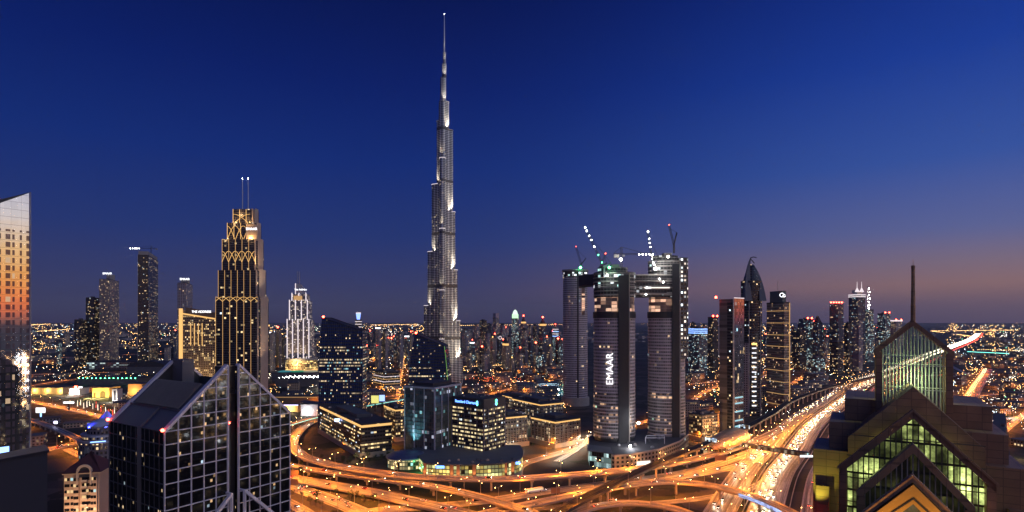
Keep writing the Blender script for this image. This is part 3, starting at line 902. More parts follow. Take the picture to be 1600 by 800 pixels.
part(t1, 'lit_sign', M['blueline'], lambda q: q.prism([tuple(ss - tg * 2.4), tuple(ss + tg * 2.4), tuple(ss + tg * 2.4 - n_ * .2), tuple(ss - tg * 2.4 - n_ * .2)], Z(706, 300), Z(696, 300)))

# 2 dark flat-topped block in front of it
bp_ = [(X(-20, 150), 150), (X(74, 150), 150), (X(69, 176), 176), (X(-40, 176), 176)]
b2 = bld('dark_block', 'blank dark rendered wall block below the mirrored sunset tower', 'building', bp_)
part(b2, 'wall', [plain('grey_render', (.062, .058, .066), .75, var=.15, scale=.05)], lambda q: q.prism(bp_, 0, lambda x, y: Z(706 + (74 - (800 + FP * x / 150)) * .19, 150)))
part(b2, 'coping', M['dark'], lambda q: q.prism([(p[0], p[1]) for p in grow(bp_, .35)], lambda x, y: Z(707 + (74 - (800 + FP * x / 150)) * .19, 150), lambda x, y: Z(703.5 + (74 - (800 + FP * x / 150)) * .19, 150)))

# ================================================================== 5 gabled grid-front building
YA = 180.0
C0 = Vector((X(257, YA), YA)); e1 = Vector((.136, .211)).normalized(); e2 = Vector((-.173, .11)).normalized()
e2 = Vector((-e1.y, e1.x)); LF, LS = .251 * YA, .205 * YA
ZE, ZP = Z(675, YA), 125.2
def W(u, w, z): p = C0 + e1 * u + e2 * w; return (p.x, p.y, z)      # u along the front, w into the building
fp5 = [W(0, 0, 0)[:2], W(LF, 0, 0)[:2], W(LF, LS, 0)[:2], W(0, LS, 0)[:2]]
b5 = bld('gabled_office', 'dark mirror-glass office block with pale square grid and twin split gables', 'office building', fp5)
SLW = 3.9                                                            # the open slot
uS = (LF - SLW) / 2
def gz(u): return ZE + (ZP - ZE) * min(u, LF - u) / uS if min(u, LF - u) < uS else ZP
GL5 = facade('gabled_glass', 1.03, 1.37, .25, .3, (.008, .008, .01), (.010, .009, .012), .026, (1, .62, .3), (.65, .85, 1), .45, .65, .6, 4, rough=.03, framerough=.04)  # lit cells shrunk to dots, standing in for reflected city lights and lit windows
def gl5b(q):
    for a, b in ((0, uS), (uS + SLW, LF)):
        n = 6
        for w0 in (0.0,):
            ra = a; pts = [(a, 0), (b, 0), (b, gz(b) if b < LF else ZE), (a, gz(a) if a > 0 else ZE)]
            q.face([W(u, w0, z) for u, z in pts], [(u, z) for u, z in pts], 0)
            q.face([W(u, w0 + 1.2, z) for u, z in reversed(pts)], [(u, z) for u, z in reversed(pts)], 0)
            for (u1, z1), (u2, z2) in zip(pts, pts[1:] + pts[:1]):
                q.face([W(u1, w0, z1), W(u1, w0 + 1.2, z1), W(u2, w0 + 1.2, z2), W(u2, w0, z2)], None, 0)
part(b5, 'front_glazing', GL5, gl5b)
def gl5c(q):
    q.face([W(0, LS, 0), W(0, 1.2, 0), W(0, 1.2, ZE), W(0, LS, ZE)], [(LS, 0), (1.2, 0), (1.2, ZE), (LS, ZE)])
    q.face([W(LF, 1.2, 0), W(LF, LS, 0), W(LF, LS, ZE), W(LF, 1.2, ZE)], [(0, 0), (LS, 0), (LS, ZE), (0, ZE)])
    q.face([W(LF, LS, 0), W(0, LS, 0), W(0, LS, ZE), W(LF, LS, ZE)], [(0, 0), (LF, 0), (LF, ZE), (0, ZE)])
part(b5, 'side_glazing', facade('gabled_side_glass', 1.03, 1.37, .25, .3, (.01, .01, .012), (.008, .008, .011), .04, (1, .72, .4), (.7, .9, 1), .4, .8, .6, 4, rough=.05, framerough=.05), gl5c)
PINK = plain('pale_grid_metal', (.72, .64, .67), .5, .1)
DIM = plain('dim_grid_metal', (.13, .12, .135), .5, .2)
def fgrid(q):
    st = 4.12
    for half in (0, 1):
        base = 0 if half == 0 else uS + SLW
        for k in range(6):
            u = base + uS * k / 5
            edge = (half == 0 and k == 5) or (half == 1 and k == 0)
            wd = .7 if edge else .30
            q.bar(W(u, -.12, 0), W(u, -.12, gz(min(max(u, .01), LF - .01)) - .1), wd, .36)
        z = ZE
        zs = [ZE - st * k for k in range(0, 26)] + [ZE + st * k for k in range(1, 5)]
        for z in zs:
            if z < 2: continue
            ua, ub = base, base + uS
            if z > ZE:
                d = (z - ZE) / (ZP - ZE) * uS
                if half == 0: ua = d
                else: ub = LF - d
            if ub - ua > .6: q.bar(W(ua, -.15, z), W(ub, -.15, z), .26, .30)
part(b5, 'grid', PINK, fgrid)
for w in (.55, LS - .55):
    part(b5, 'gable_coping', PINK, lambda q: q.bar(W(0, w, ZE), W(uS, w, ZP), 1.9, .8))
    part(b5, 'gable_coping', PINK, lambda q: q.bar(W(LF, w, ZE), W(LF - uS, w, ZP), 1.9, .8))
def sgrid(q):
    for k in range(26):
        z = ZE - 4.12 * k
        if z > 2: q.bar(W(-.1, 0, z), W(-.1, LS, z), .22, .3, up=(0, 0, 1))
    n = 12
    for k in range(n + 1):
        q.bar(W(-.1, LS * k / n, 0), W(-.1, LS * k / n, ZE), .14 if k % 12 else .5, .2)
    q.bar(W(-.15, LS * .42, 0), W(-.15, LS * .42, ZE), 1.5, .6)
part(b5, 'side_grid', DIM, sgrid)
ROOF5 = plain('dark_roof_panels', (.045, .05, .085), .45, var=.3, scale=.1)
def roof5(q):
    k = .70
    for s in (0, 1):
        m = (lambda u: u) if s == 0 else (lambda u: LF - u)
        a = [W(m(0), 1.2, ZE - .3), W(m(uS * k), 1.2, ZE + (ZP - ZE) * k - .3), W(m(uS * k), LS - 1.2, ZE + (ZP - ZE) * k - .3), W(m(0), LS - 1.2, ZE - .3)]
        q.face(a if s else a[::-1])
    zz = ZE + (ZP - ZE) * k - .3
    for u0, u1 in ((uS * k, LF - uS * k),):
        q.face([W(u0, 1.2, zz - 4), W(u1, 1.2, zz - 4), W(u1, LS - 1.2, zz - 4), W(u0, LS - 1.2, zz - 4)])
        q.face([W(u0, 1.2, zz - 4), W(u0, LS - 1.2, zz - 4), W(u0, LS - 1.2, zz), W(u0, 1.2, zz)])
        q.face([W(u1, LS - 1.2, zz - 4), W(u1, 1.2, zz - 4), W(u1, 1.2, zz), W(u1, LS - 1.2, zz)])
part(b5, 'roof', ROOF5, roof5)
def louv(q):
    for k in range(30):
        w = 4.5 + (LS - 9) * k / 29
        a, b = .30, .68
        q.bar(W(uS * a, w, ZE + (ZP - ZE) * a + .25), W(uS * b, w, ZE + (ZP - ZE) * b + .25), .42, .5)
part(b5, 'roof_louvres', plain('roof_louvre_metal', (.20, .17, .16), .5, .3), louv)
part(b5, 'roof_seam', DIM, lambda q: (q.bar(W(0, LS * .42, ZE), W(uS * .29, LS * .42, ZE + (ZP - ZE) * .29), .7, .5), q.bar(W(uS * .29, 1.5, ZE + (ZP - ZE) * .29), W(uS * .29, LS - 1.5, ZE + (ZP - ZE) * .29), .5, .5)))
def backgable(q):
    for a, b, s in ((0, uS, 1), (uS + SLW, LF, -1)):
        ga, gb = (ZE if s > 0 else ZP), (ZP if s > 0 else ZE)
        pts = [(a, ZE - 2), (b, ZE - 2), (b, gb), (a, ga)]
        for w0, r in ((LS - 1.1, 0), (LS + .1, 1)):
            ps = [W(u, w0, z) for u, z in pts]; q.face(ps[::-1] if r else ps)
part(b5, 'back_gable', M['dark'], backgable)
part(b5, 'slot_core', plain('slot_core_dark', (.03, .025, .03), .3), lambda q: q.prism([W(uS - .2, 2.2, 0)[:2], W(uS + SLW + .2, 2.2, 0)[:2], W(uS + SLW + .2, 7.5, 0)[:2], W(uS - .2, 7.5, 0)[:2]], 0, ZP - .6))
part(b5, 'lift_tower', DIM, lambda q: q.prism([W(uS - .2, LS - 8, 0)[:2], W(uS + SLW + .2, LS - 8, 0)[:2], W(uS + SLW + .2, LS - .8, 0)[:2], W(uS - .2, LS - .8, 0)[:2]], ZE - 4, ZP + .8))
def canopy(q):
    zc = Z(771, 196); uc = LF / 2
    for s in (-1, 1):
        q.bar(W(uc + s * 2.4, -3.0, zc), W(uc + s * 16, -3.0, zc - 13.5), 1.2, 1.0)
        q.bar(W(uc + s * 2.4, -3.0, zc + .2), W(uc + s * 2.4, -3.0, zc - 30), .8, .8)
        q.bar(W(uc + s * 2.4, -3.0, zc), W(uc + s * 2.4, 0, zc), .6, .6)
part(b5, 'entrance_canopy', PINK, canopy)
for u, w in ((0, 0), (0, LS)):
    beacon(b5, W(u - .6, w, ZE + .6), .55)
beacon(b5, W(LF / 2 - 1.5, -.3, Z(662, 196)), .35)

# ================================================================== 6 stone building with stepped gables at the right
PHI = math.radians(31)
def stone_mat():
    t = T('brown_stone_tiles')
    u, v = t.uv()
    a = t.m('FRACT', t.m('DIVIDE', u, 2.2)); b = t.m('FRACT', t.m('DIVIDE', v, 1.4))
    j = t.m('MAXIMUM', t.m('LESS_THAN', a, .06), t.m('LESS_THAN', b, .09))
    w = t.white(t.vec(t.m('FLOOR', t.m('DIVIDE', u, 2.2)), t.m('FLOOR', t.m('DIVIDE', v, 1.4)), 1)).outputs[0]
    n = t.noise(t.vec(u, v), .35, 5)
    c = t.scale((.34, .185, .10, 1), t.m('MULTIPLY', t.m('MULTIPLY_ADD', w, .22, .86), t.m('MULTIPLY_ADD', n, .7, .65)))
    return t.bsdf(t.mix(t.m('MULTIPLY', j, .5), c, (.08, .05, .035, 1)), .55)
STONE = stone_mat()
OX, OY = X(1427, 100), 100.0
b6 = thing('stepped_gable_building', 'brown stone building with nested glazed gables, open lattice lantern and tall mast', 'building', (OX, OY, 0), -PHI)
occupy([(OX - 18, OY - 18), (OX + 18, OY + 25)])
# local frame: x to the right along the fronts, y away from the camera
def loc_center(Yc):
    d = Vector((X(1427, Yc) - OX, Yc - OY)); return d.x * math.cos(PHI) - d.y * math.sin(PHI), d.x * math.sin(PHI) + d.y * math.cos(PHI)
def gable_solid(q, cx, y0, y1, w, za, zb, zbot, m=0):
    pts = [(cx - w, zbot), (cx + w, zbot), (cx + w, zb), (cx, za), (cx - w, zb)]
    q.face([(x, y0, z) for x, z in pts], [(x, z) for x, z in pts], m)
    q.face([(x, y1, z) for x, z in reversed(pts)], [(x, z) for x, z in reversed(pts)], m)
    for (xa, z0), (xb, z1) in zip(pts, pts[1:] + pts[:1]):
        L = math.hypot(xb - xa, z1 - z0)
        q.face([(xa, y0, z0), (xa, y1, z0), (xb, y1, z1), (xb, y0, z1)], [(y0, 0), (y1, 0), (y1, L), (y0, L)] if xa == xb or True else None, m)
def chevron(q, cx, y0, y1, w, za, zb, t, m=0, legs=None):
    """gable band of thickness t below the slope, extruded from y0 to y1"""
    for s in (-1, 1):
        sl = (za - zb) / w
        tv = t * math.sqrt(1 + sl * sl)
        pts = [(cx, za), (cx + s * w, zb), (cx + s * w, zb - tv), (cx, za - tv)]
        if s > 0: pts = pts[::-1]
        q.face([(x, y0, z) for x, z in pts][::1], [(x * 1.2, z * .3) for x, z in pts], m)
        q.face([(x, y1, z) for x, z in pts][::-1], [(x * 1.2, z * .3) for x, z in pts][::-1], m)
        for (xa, z0), (xb, z1) in zip(pts, pts[1:] + pts[:1]):
            L = math.hypot(xb - xa, z1 - z0)
            q.face([(xb, y0, z1), (xb, y1, z1), (xa, y1, z0), (xa, y0, z0)], [(L, y0), (L, y1), (0, y1), (0, y0)], m)
        if legs is not None:
            x0, x1 = sorted((cx + s * w, cx + s * (w - t * 1.25)))
            q.box(x0, x1, y0, y1, legs, zb - tv * .35, m)
# G3 solid tiled gable below the lantern
cx3, y3 = loc_center(104)
def l6(fn, name, mat, par=b6):
    q = MB(); fn(q); return q.build(name, mat, par, local=True)
l6(lambda q: gable_solid(q, cx3, y3, y3 + 16, 10.2, 128.3, 118.1, 70), 'tiled_gable', STONE)
# G2
cx2, y2 = loc_center(100)
l6(lambda q: chevron(q, cx2, y2, y2 + 2.2, 11.2, 124.6, 113.45, 1.0, legs=78), 'gable_frame', STONE)
INT = None
def interior(name, warm, strength, dens):
    t = T(name); u, v = t.uv()
    bx, by = t.m('FLOOR', t.m('DIVIDE', u, .82)), t.m('FLOOR', t.m('DIVIDE', v, 3.2))
    w = t.white(t.vec(bx, by, 5.0)).outputs[0]
    n = t.noise(t.vec(u, v), .9, 4, .7)
    big = t.noise(t.vec(u, v, 4.0), .22, 2)
    n = t.m('MULTIPLY', n, t.m('MULTIPLY_ADD', t.m('POWER', big, 2.0), 3.4, .25))
    slab = t.m('LESS_THAN', t.m('FRACT', t.m('DIVIDE', v, 3.2)), .12)
    br = t.m('MULTIPLY', t.m('MULTIPLY', t.m('MULTIPLY_ADD', t.m('LESS_THAN', w, dens), .8, .2), t.m('MULTIPLY', w if False else t.m('POWER', n, 2.4), 1.3)), t.m('SUBTRACT', 1.0, slab))
    return t.bsdf((.05, .05, .04), .3, 0, emit=t.scale((*warm, 1), t.m('MULTIPLY', br, strength)))
l6(lambda q: gable_solid(q, cx2, y2 + 2.3, y3 - .05, 10.0, 123.0, 113.0, 70), 'lit_atrium', interior('atrium_light', (.60, .72, .22), 1.8, .5))
def mull(q, cx, y, w, za, zb, step, wd, zbot, tick=.22):
    n = int(w / step)
    for k in range(-n, n + 1):
        x = cx + k * step
        if abs(k * step) > w - .4: continue
        zt = za - (za - zb) * abs(k * step) / w
        q.box(x - wd / 2, x + wd / 2, y, y + tick, zbot, zt)
MUL = plain('grey_mullion', (.30, .26, .24), .5, .2)
l6(lambda q: (mull(q, cx2, y2 + .9, 10.2, 123.6, 113.4, .82, .2, 84), [q.box(cx2 - 10, cx2 + 10, y2 + 1.15, y2 + 1.3, z, z + .16) for z in (119.2, 115.4, 111.4, 107)]), 'mullions', plain('bronze_mullion', (.12, .10, .07), .5, .3))
l6(lambda q: chevron(q, cx2, y2 - .5, y2 + .0, 11.5, 124.9, 113.5, .35), 'coping', STONE)
# G1
cx1, y1 = loc_center(93)
def g1(q): chevron(q, cx1, y1, y1 + 1.6, 7.9, 120.3, 111.3, 1.0, legs=78)
l6(g1, 'gable_frame', STONE)
l6(lambda q: gable_solid(q, cx1, y1 + 1.8, y2 - .05, 7.2, 118.9, 110.6, 70), 'dark_glazing', interior('inner_light', (.55, .55, .16), .13, .16))
l6(lambda q: mull(q, cx1, y1 + .6, 7.3, 119.3, 111.0, .74, .17, 90), 'mullions', MUL)
# G0 ochre porch gable
cx0, y0_ = loc_center(86)
OCH = plain('ochre_render', (.46, .25, .06), .7, var=.2)
l6(lambda q: (chevron(q, cx0, y0_, y0_ + 2.5, 8.4, 115.7, 106.9, 2.0), ), 'porch_gable', OCH)
l6(lambda q: (chevron(q, cx0, y0_ + .5, y0_ + 2.0, 8.4, 117.0, 108.2, .7), ), 'porch_roof', STONE)
l6(lambda q: gable_solid(q, cx0, y0_ + 2.6, y1 - .05, 6.5, 113.0, 106.5, 70), 'porch_glazing', interior('porch_light', (.5, .6, .4), 1.2, .12))
l6(lambda q: (chevron(q, cx0, y0_ - .1, y0_ + .1, 7.2, 113.75, 106.9, .2)), 'porch_moulding', M['dark'])
# lantern: open lattice with glass
cxl, yl = loc_center(108)
LW, LA, LE = 6.0, 140.2, 134.5
for k, yy in enumerate((yl, yl + 5.0)):
    def lf(q, yy=yy):
        chevron(q, cxl, yy, yy + .7, LW + .15, LA + .1, LE + .1, .75)
        for s in (-1, 1):
            x0, x1 = sorted((cxl + s * LW, cxl + s * (LW - 1.1)))
            q.box(x0, x1, yy + .01, yy + .69, 116, LE - .3)
    l6(lf, 'lantern_frame', STONE)
    def ll(q, yy=yy):
        for j in range(-8, 9):
            x = cxl + j * .58
            q.box(x - .065, x + .065, yy + .22, yy + .4, 117, LA - .9 - abs(j * .58) * (LA - LE) / LW)
        for z in (133.4, 131.7, 127.2):
            q.box(cxl - LW + 1, cxl + LW - 1, yy + .2, yy + .45, z, z + .14)
    l6(ll, 'lattice', plain('lantern_lattice', (.6, .58, .48), .6))
def lside(q):
    for s in (-1, 1):
        q.bar((cxl + s * LW * .96, yl + .7, LE - .3), (cxl + s * LW * .96, yl + 5, LE - .3), .5, .5)
        for k in range(1, 6):
            y = yl + .7 + 4.3 * k / 6
            q.box(cxl + s * LW * .95 - .06, cxl + s * LW * .95 + .06, y - .05, y + .05, 117, LE)
    for k in range(1, 3): pass
    q.bar((cxl, yl + .7, LA - .4), (cxl, yl + 5, LA - .4), .5, .5)
l6(lside, 'lantern_side', DIM)
t = T('lantern_glass')
gl = t.n('ShaderNodeBsdfGlossy'); gl.inputs['Roughness'].default_value = .02; gl.inputs['Color'].default_value = (.6, .62, .6, 1)
tr = t.n('ShaderNodeBsdfTransparent'); tr.inputs['Color'].default_value = (.86, .92, .86, 1)
ms = t.n('ShaderNodeMixShader'); ms.inputs[0].default_value = .07
t.t.links.new(tr.outputs[0], ms.inputs[1]); t.t.links.new(gl.outputs[0], ms.inputs[2]); t.t.links.new(ms.outputs[0], t.out.inputs[0])
LGL = t.mat
def pane(q):
    pts = [(cxl - LW + 1, 117), (cxl + LW - 1, 117), (cxl + LW - 1, LE), (cxl, LA - 1), (cxl - LW + 1, LE)]
    q.face([(x, yl + .33, z) for x, z in pts])
l6(pane, 'lantern_glass', LGL)
for s, x in ((-1, cxl - 4.4), (1, cxl + 4.6), (0, cxl)):
    lamp('POINT', (x, yl + 2.6, 121.4 if s else 129.0), 900 if s else 1500, (.7, .95, .5), b6, .4, local=True)
# mast
def mast(q):
    h = [(140.0, .40), (143.2, .38), (143.2, .35), (146.0, .34), (146.0, .31), (150.0, .29)]
    yy = yl + .4
    for (z0, r0), (z1, r1) in zip(h, h[1:]):
        if z1 > z0: q.cyl(cxl, yy, z0 - .3, z1, r0, r1, 8)
    q.cyl(cxl, yy, 150, 150.6, .33, .33, 8); q.cyl(cxl, yy, 150.5, 151.8, .05, .03, 5)
l6(mast, 'mast', STONE)
# side masses
cxa, ya = loc_center(112)
for s in (-1, 1):
    l6(lambda q: q.box(*sorted((cxa + s * 5.6, cxa + s * 11.5)), ya - 3, ya + 14, 70, 124.7), 'wing_wall', STONE)
cxb, yb = loc_center(106)
l6(lambda q: q.box(cxb - 13.6, cxb + 13.6, yb + .5, yb + 15, 70, 120.4), 'wing_wall', STONE)
cxc, yc = loc_center(103)
l6(lambda q: q.box(cxc - 16.0, cxc + 15.8, yc + 1.5, yc + 14, 60, 115.3), 'wing_wall', STONE)
cxd, yd = loc_center(100)
l6(lambda q: q.box(cxd - 17.0, cxd + 17.5, yd + 2.5, yd + 14, 60, 100.0), 'terrace_wall', STONE)
for s in (-1, 1):
    l6(lambda q: q.box(*sorted((cxc + s * 13.2, cxc + s * 15.5)), yc + .3, yc + 1.48, 60, 108.5), 'pier', STONE)
# lamps this building carries: green-yellow floods at the left flank, ochre at the porch
def fixture(p, mat, r=.25):
    l6(lambda q: (q.ball(p, r, 7, 4), q.box(p[0] - .3, p[0] + .3, p[1] + r * .6, p[1] + r * 1.4, p[2] - .5, p[2] + .2)), 'flood_lamp', mat)
lamp('SPOT', (cxc - 15.2, yc - 2.5, 104.2), 3200, (.72, .82, .10), b6, .3, target=(cxc - 14.6, yc + 1.5, 112.5), angle=75, blend=.9, local=True)
lamp('SPOT', (cx0 - 3, y0_ - 5, 103.5), 5200, (1, .55, .14), b6, .3, target=(cx0, y0_, 112.5), angle=95, blend=.9, local=True)
lamp('SPOT', (cx0 + 4, y0_ - 5, 103.5), 3600, (1, .55, .14), b6, .3, target=(cx0 + 3, y0_, 110), angle=95, blend=.9, local=True)
for xx in (-11, -5, 5, 11):
    lamp('POINT', (cx2 + xx * .7, y2 - 4.5, 108.0), 110, (1, .55, .36), b6, .4, local=True)
fixture((cxc - 17.5, yc - 4, 101.8), M['red'], .3)
l6(lambda q: q.box(cxc - 20, cxc + 20, yc - 12, yc + 1.4, 99.2, 101.2), 'terrace', M['roofing'])

# ================================================================== 3 hip-roofed beige apartment house
def apartments():
    Yc = 330.0
    fp = corner_fp(76, 100, 155, Yc, math.radians(14), dL=20)
    o = bld('hip_roof_apartments', 'beige apartment house with dark red hipped roof and arched gable', 'apartment building', fp)
    c, e, eb = Vector(fp[0]), Vector(fp[1]) - Vector(fp[0]), Vector(fp[3]) - Vector(fp[0])
    L, D = e.length, eb.length; e.normalize(); eb.normalize()
    zE, zR = Z(742, Yc), Z(712, Yc)
    Q = lambda u, w, z: ((c + e * u + eb * w).x, (c + e * u + eb * w).y, z)
    BE = plain('beige_render', (.50, .34, .24), .8, var=.18)
    part(o, 'wall', BE, lambda q: q.prism(fp, 0, zE))
    part(o, 'cornice', plain('cream_trim', (.6, .45, .33), .7), lambda q: q.prism(grow(fp, .7), zE, zE + .8))
    def rf(q):
        g = grow(fp, 1.4); g = [Vector(p) for p in g]
        z0 = zE + .8; a, b = Q(D * .5, D * .5, zR), Q(L - D * .5, D * .5, zR)
        v = [(p.x, p.y, z0) for p in g]
        q.face([v[0], v[1], b, a]); q.face([v[1], v[2], b]); q.face([v[2], v[3], a, b]); q.face([v[3], v[0], a]); q.face(v[::-1])
    roof = part(o, 'roof', plain('maroon_tiles', (.085, .028, .032), .7, var=.4, scale=.6), rf)
    # arched gable over the middle bay
    def arch(q):
        u0, w = L * .60, 3.4
        n = 12
        for k in range(n):
            a0, a1 = PI * k / n, PI * (k + 1) / n
            q.bar(Q(u0 + w * math.cos(a0), -1.0, zE + 1.5 + w * math.sin(a0)), Q(u0 + w * math.cos(a1), -1.0, zE + 1.5 + w * math.sin(a1)), .7, 1.4)
        for s in (-1, 1): q.bar(Q(u0 + s * w, -1.0, zE - 6), Q(u0 + s * w, -1.0, zE + 1.8), .7, 1.4)
    part(o, 'arched_gable', plain('cream_trim_arch', (.62, .47, .34), .7), arch)
    part(o, 'arch_infill', M['dark'], lambda q: q.face([Q(L * .60 - 3.3, -.5, zE - 2), Q(L * .60 + 3.3, -.5, zE - 2)] + [Q(L * .60 + 3.3 * math.cos(a), -.5, zE + 1.5 + 3.3 * math.sin(a)) for a in [PI * k / 10 for k in range(11)]]))
    # projecting bays
    for u0, u1 in ((L * .30, L * .44), (L * .78, L * .96)):
        part(o, 'bay', BE, lambda q: q.prism([Q(u0, -1.2, 0)[:2], Q(u1, -1.2, 0)[:2], Q(u1, .3, 0)[:2], Q(u0, .3, 0)[:2]], 0, zE - 2.5))
    DG = plain('dark_window_glass', (.012, .012, .016), .1)
    LW_ = [glow('lit_room_warm', (1, .68, .32), .9), glow('lit_room_cool', (.6, .95, .95), .8)]
    TR = plain('window_trim', (.55, .42, .32), .7)
    fl = 0
    for zf in [zE - 3.7 - 3.5 * k for k in range(11)]:
        if zf < 14: break
        for u in (.05, .12, .22, .33, .40, .54, .60, .66, .73, .82, .90):
            r = RND.random()
            m = LW_[0] if r < .10 else (LW_[1] if r < .15 else DG)
            w_ = -1.24 if (.30 < u < .44 or .78 < u < .96) else -.04
            b = MB(); b.box(0, 0, 0, 0, 0, 0) if False else None
            b.prism([Q(L * u - .65, w_, 0)[:2], Q(L * u + .65, w_, 0)[:2], Q(L * u + .65, w_ + .2, 0)[:2], Q(L * u - .65, w_ + .2, 0)[:2]], zf, zf + 1.7)
            wi = b.build('window', m, o)
        q = MB(); q.prism([Q(L * .52, -2.0, 0)[:2], Q(L * .69, -2.0, 0)[:2], Q(L * .69, .1, 0)[:2], Q(L * .52, .1, 0)[:2]], zf - .55, zf - .3)
        q.prism([Q(L * .52, -2.0, 0)[:2], Q(L * .69, -2.0, 0)[:2], Q(L * .69, -1.85, 0)[:2], Q(L * .52, -1.85, 0)[:2]], zf - .35, zf + .55)
        q.build('balcony', TR, o)
    for w in (.25, .5, .75):
        for k in range(3):
            b = MB(); b.prism([Q(-.06, D * w - .6, 0)[:2], Q(.2, D * w - .6, 0)[:2], Q(.2, D * w + .6, 0)[:2], Q(-.06, D * w + .6, 0)[:2]], zE - 6 - 4 * k, zE - 4.2 - 4 * k)
            b.build('window', LW_[0] if w == .75 else DG, o)
    cc = centroid(fp)
    for p, pw in ((Q(L * .35, -13, 30), 9000), (Q(-9, D * .5, 34), 5000), (Q(L * .8, -13, 28), 9000)):
        lamp('POINT', p, pw, (1, .62, .34), o, .6)
    part(o, 'roof_vent', M['roofpale'], lambda q: q.cyl(*Q(L * .4, D * .5, 0)[:2], zR - 1, zR + 2.2, 2.2, 1.2, 8))
apartments()

# 4 round block with a blue-lit tent roof
def blue_dome():
    Yc = 420.0
    cx, cy = X(140, Yc), Yc + 18
    fp = ellipse(cx, cy, 15.5, 15.5, 28)
    o = bld('blue_domed_building', 'round tiered building crowned by a blue floodlit tent roof', 'building', fp)
    WF = facade('tier_facade', 2.6, 3.5, .45, .45, (.20, .17, .19), (.02, .02, .03), .22, WARMW, (.7, 1, .95), .3, 1.0, .3, 2)
    tiers = [(17.5, 0, Z(692, Yc)), (15.5, Z(692, Yc), Z(683, Yc)), (12.5, Z(683, Yc), Z(670, Yc))]
    for r, z0, z1 in tiers:
        part(o, 'tier', [WF, M['roofing']], lambda q: q.prism(ellipse(cx, cy, r, r, 32), z0, z1, 0, 1, True))
        part(o, 'balcony_rim', plain('pale_rim', (.4, .36, .4), .6), lambda q: q.prism(ellipse(cx, cy, r + .9, r + .9, 32), z1 - .9, z1 + .5, smooth=True))
    zz = Z(669, Yc)
    BL = plain('tent_membrane', (.55, .55, .62), .6)
    def dome(q):
        prof = [(13.6, 0), (9, 2.6), (4.6, 4.6), (2.6, 7.2), (1.2, 9.0), (.15, 10.2)]
        q.loft([[(cx + r * math.cos(2 * PI * k / 28), cy + r * math.sin(2 * PI * k / 28), zz + h) for k in range(28)] for r, h in prof], 0, True)
    part(o, 'tent_roof', BL, dome)
    for a in (-160, -110, -60, -10):
        p = (cx + 15 * math.cos(math.radians(a)), cy + 15 * math.sin(math.radians(a)), zz - .3)
        lamp('SPOT', p, 20000, (.03, .04, 1.0), o, .3, target=(cx, cy, zz + 6), angle=100, blend=.8)
    part(o, 'blue_light_bar', M['blueline'], lambda q: q.bar((cx + 1, cy - 18.6, Z(691, Yc)), (cx + 10.5, cy - 16.4, Z(690, Yc)), .6, .6))
    q = MB()
    n = 10
    for k in range(n):
        a0, a1 = PI * k / n, PI * (k + 1) / n
        q.bar((cx + 9.5 + 4.2 * math.cos(a0), cy - 13, zz - 4 + 5 * math.sin(a0)), (cx + 9.5 + 4.2 * math.cos(a1), cy - 13, zz - 4 + 5 * math.sin(a1)), .6, 1.2)
    q.build('arched_dormer', plain('dormer_trim', (.3, .28, .32), .7), o)
blue_dome()

# ================================================================== facade stock
F_DARK = facade('dark_curtain_wall', 2.4, 3.8, .2, .5, (.05, .05, .06), (.012, .014, .02), .10, WARMW, COOLW, .4, 1.1, .5)
F_GREY = facade('grey_apartment_wall', 3.4, 3.4, .5, .42, (.27, .25, .29), (.03, .03, .04), .10, WARMW, COOLW, .3, 1.1, .2, 2)
F_SAND = facade('sand_apartment_wall', 3.4, 3.4, .5, .42, (.36, .29, .25), (.03, .03, .04), .12, WARMW, COOLW, .2, 1.1, .2, 2)
F_BLUE = facade('blue_glass_wall', 2.4, 3.8, .2, .5, (.10, .11, .14), (.02, .03, .06), .10, WARMW, (.55, .85, 1), .55, 1.1, .6)
F_WARM = facade('warm_lit_wall', 3.0, 3.6, .4, .4, (.30, .22, .16), (.05, .035, .02), .34, (1, .66, .28), (1, .85, .55), .3, 1.1, .2, 3)
F_COOL = facade('cool_lit_wall', 2.6, 3.8, .2, .5, (.14, .15, .18), (.03, .035, .04), .24, (1, .85, .6), (.6, .95, 1), .7, 1.1, .3, 3)
F_OFFICE = facade('office_ribbon_wall', 2.1, 3.9, .12, .56, (.075, .06, .062), (.012, .012, .016), .55, (1, .78, .42), (.85, .95, 1), .25, .95, .3, 4)

def pil(q, poly, step, z0, z1, w=.5, d=.5, edges=None):
    """vertical ribs standing proud of a footprint's walls"""
    n = len(poly)
    for i in (edges if edges is not None else range(n)):
        a, b = Vector(poly[i]), Vector(poly[(i + 1) % n])
        L = (b - a).length; k = max(1, round(L / step)); e = (b - a) / L; no = Vector((e.y, -e.x))
        for j in range(k + 1):
            c = a + e * (L * j / k)
            p = [c - e * w / 2 - no * .05, c - e * w / 2 + no * d, c + e * w / 2 + no * d, c + e * w / 2 - no * .05]
            q.prism([tuple(v) for v in p][::1], z0, z1)
def hband(q, poly, z, h=.5, d=.35):
    q.prism(grow(poly, d), z, z + h)

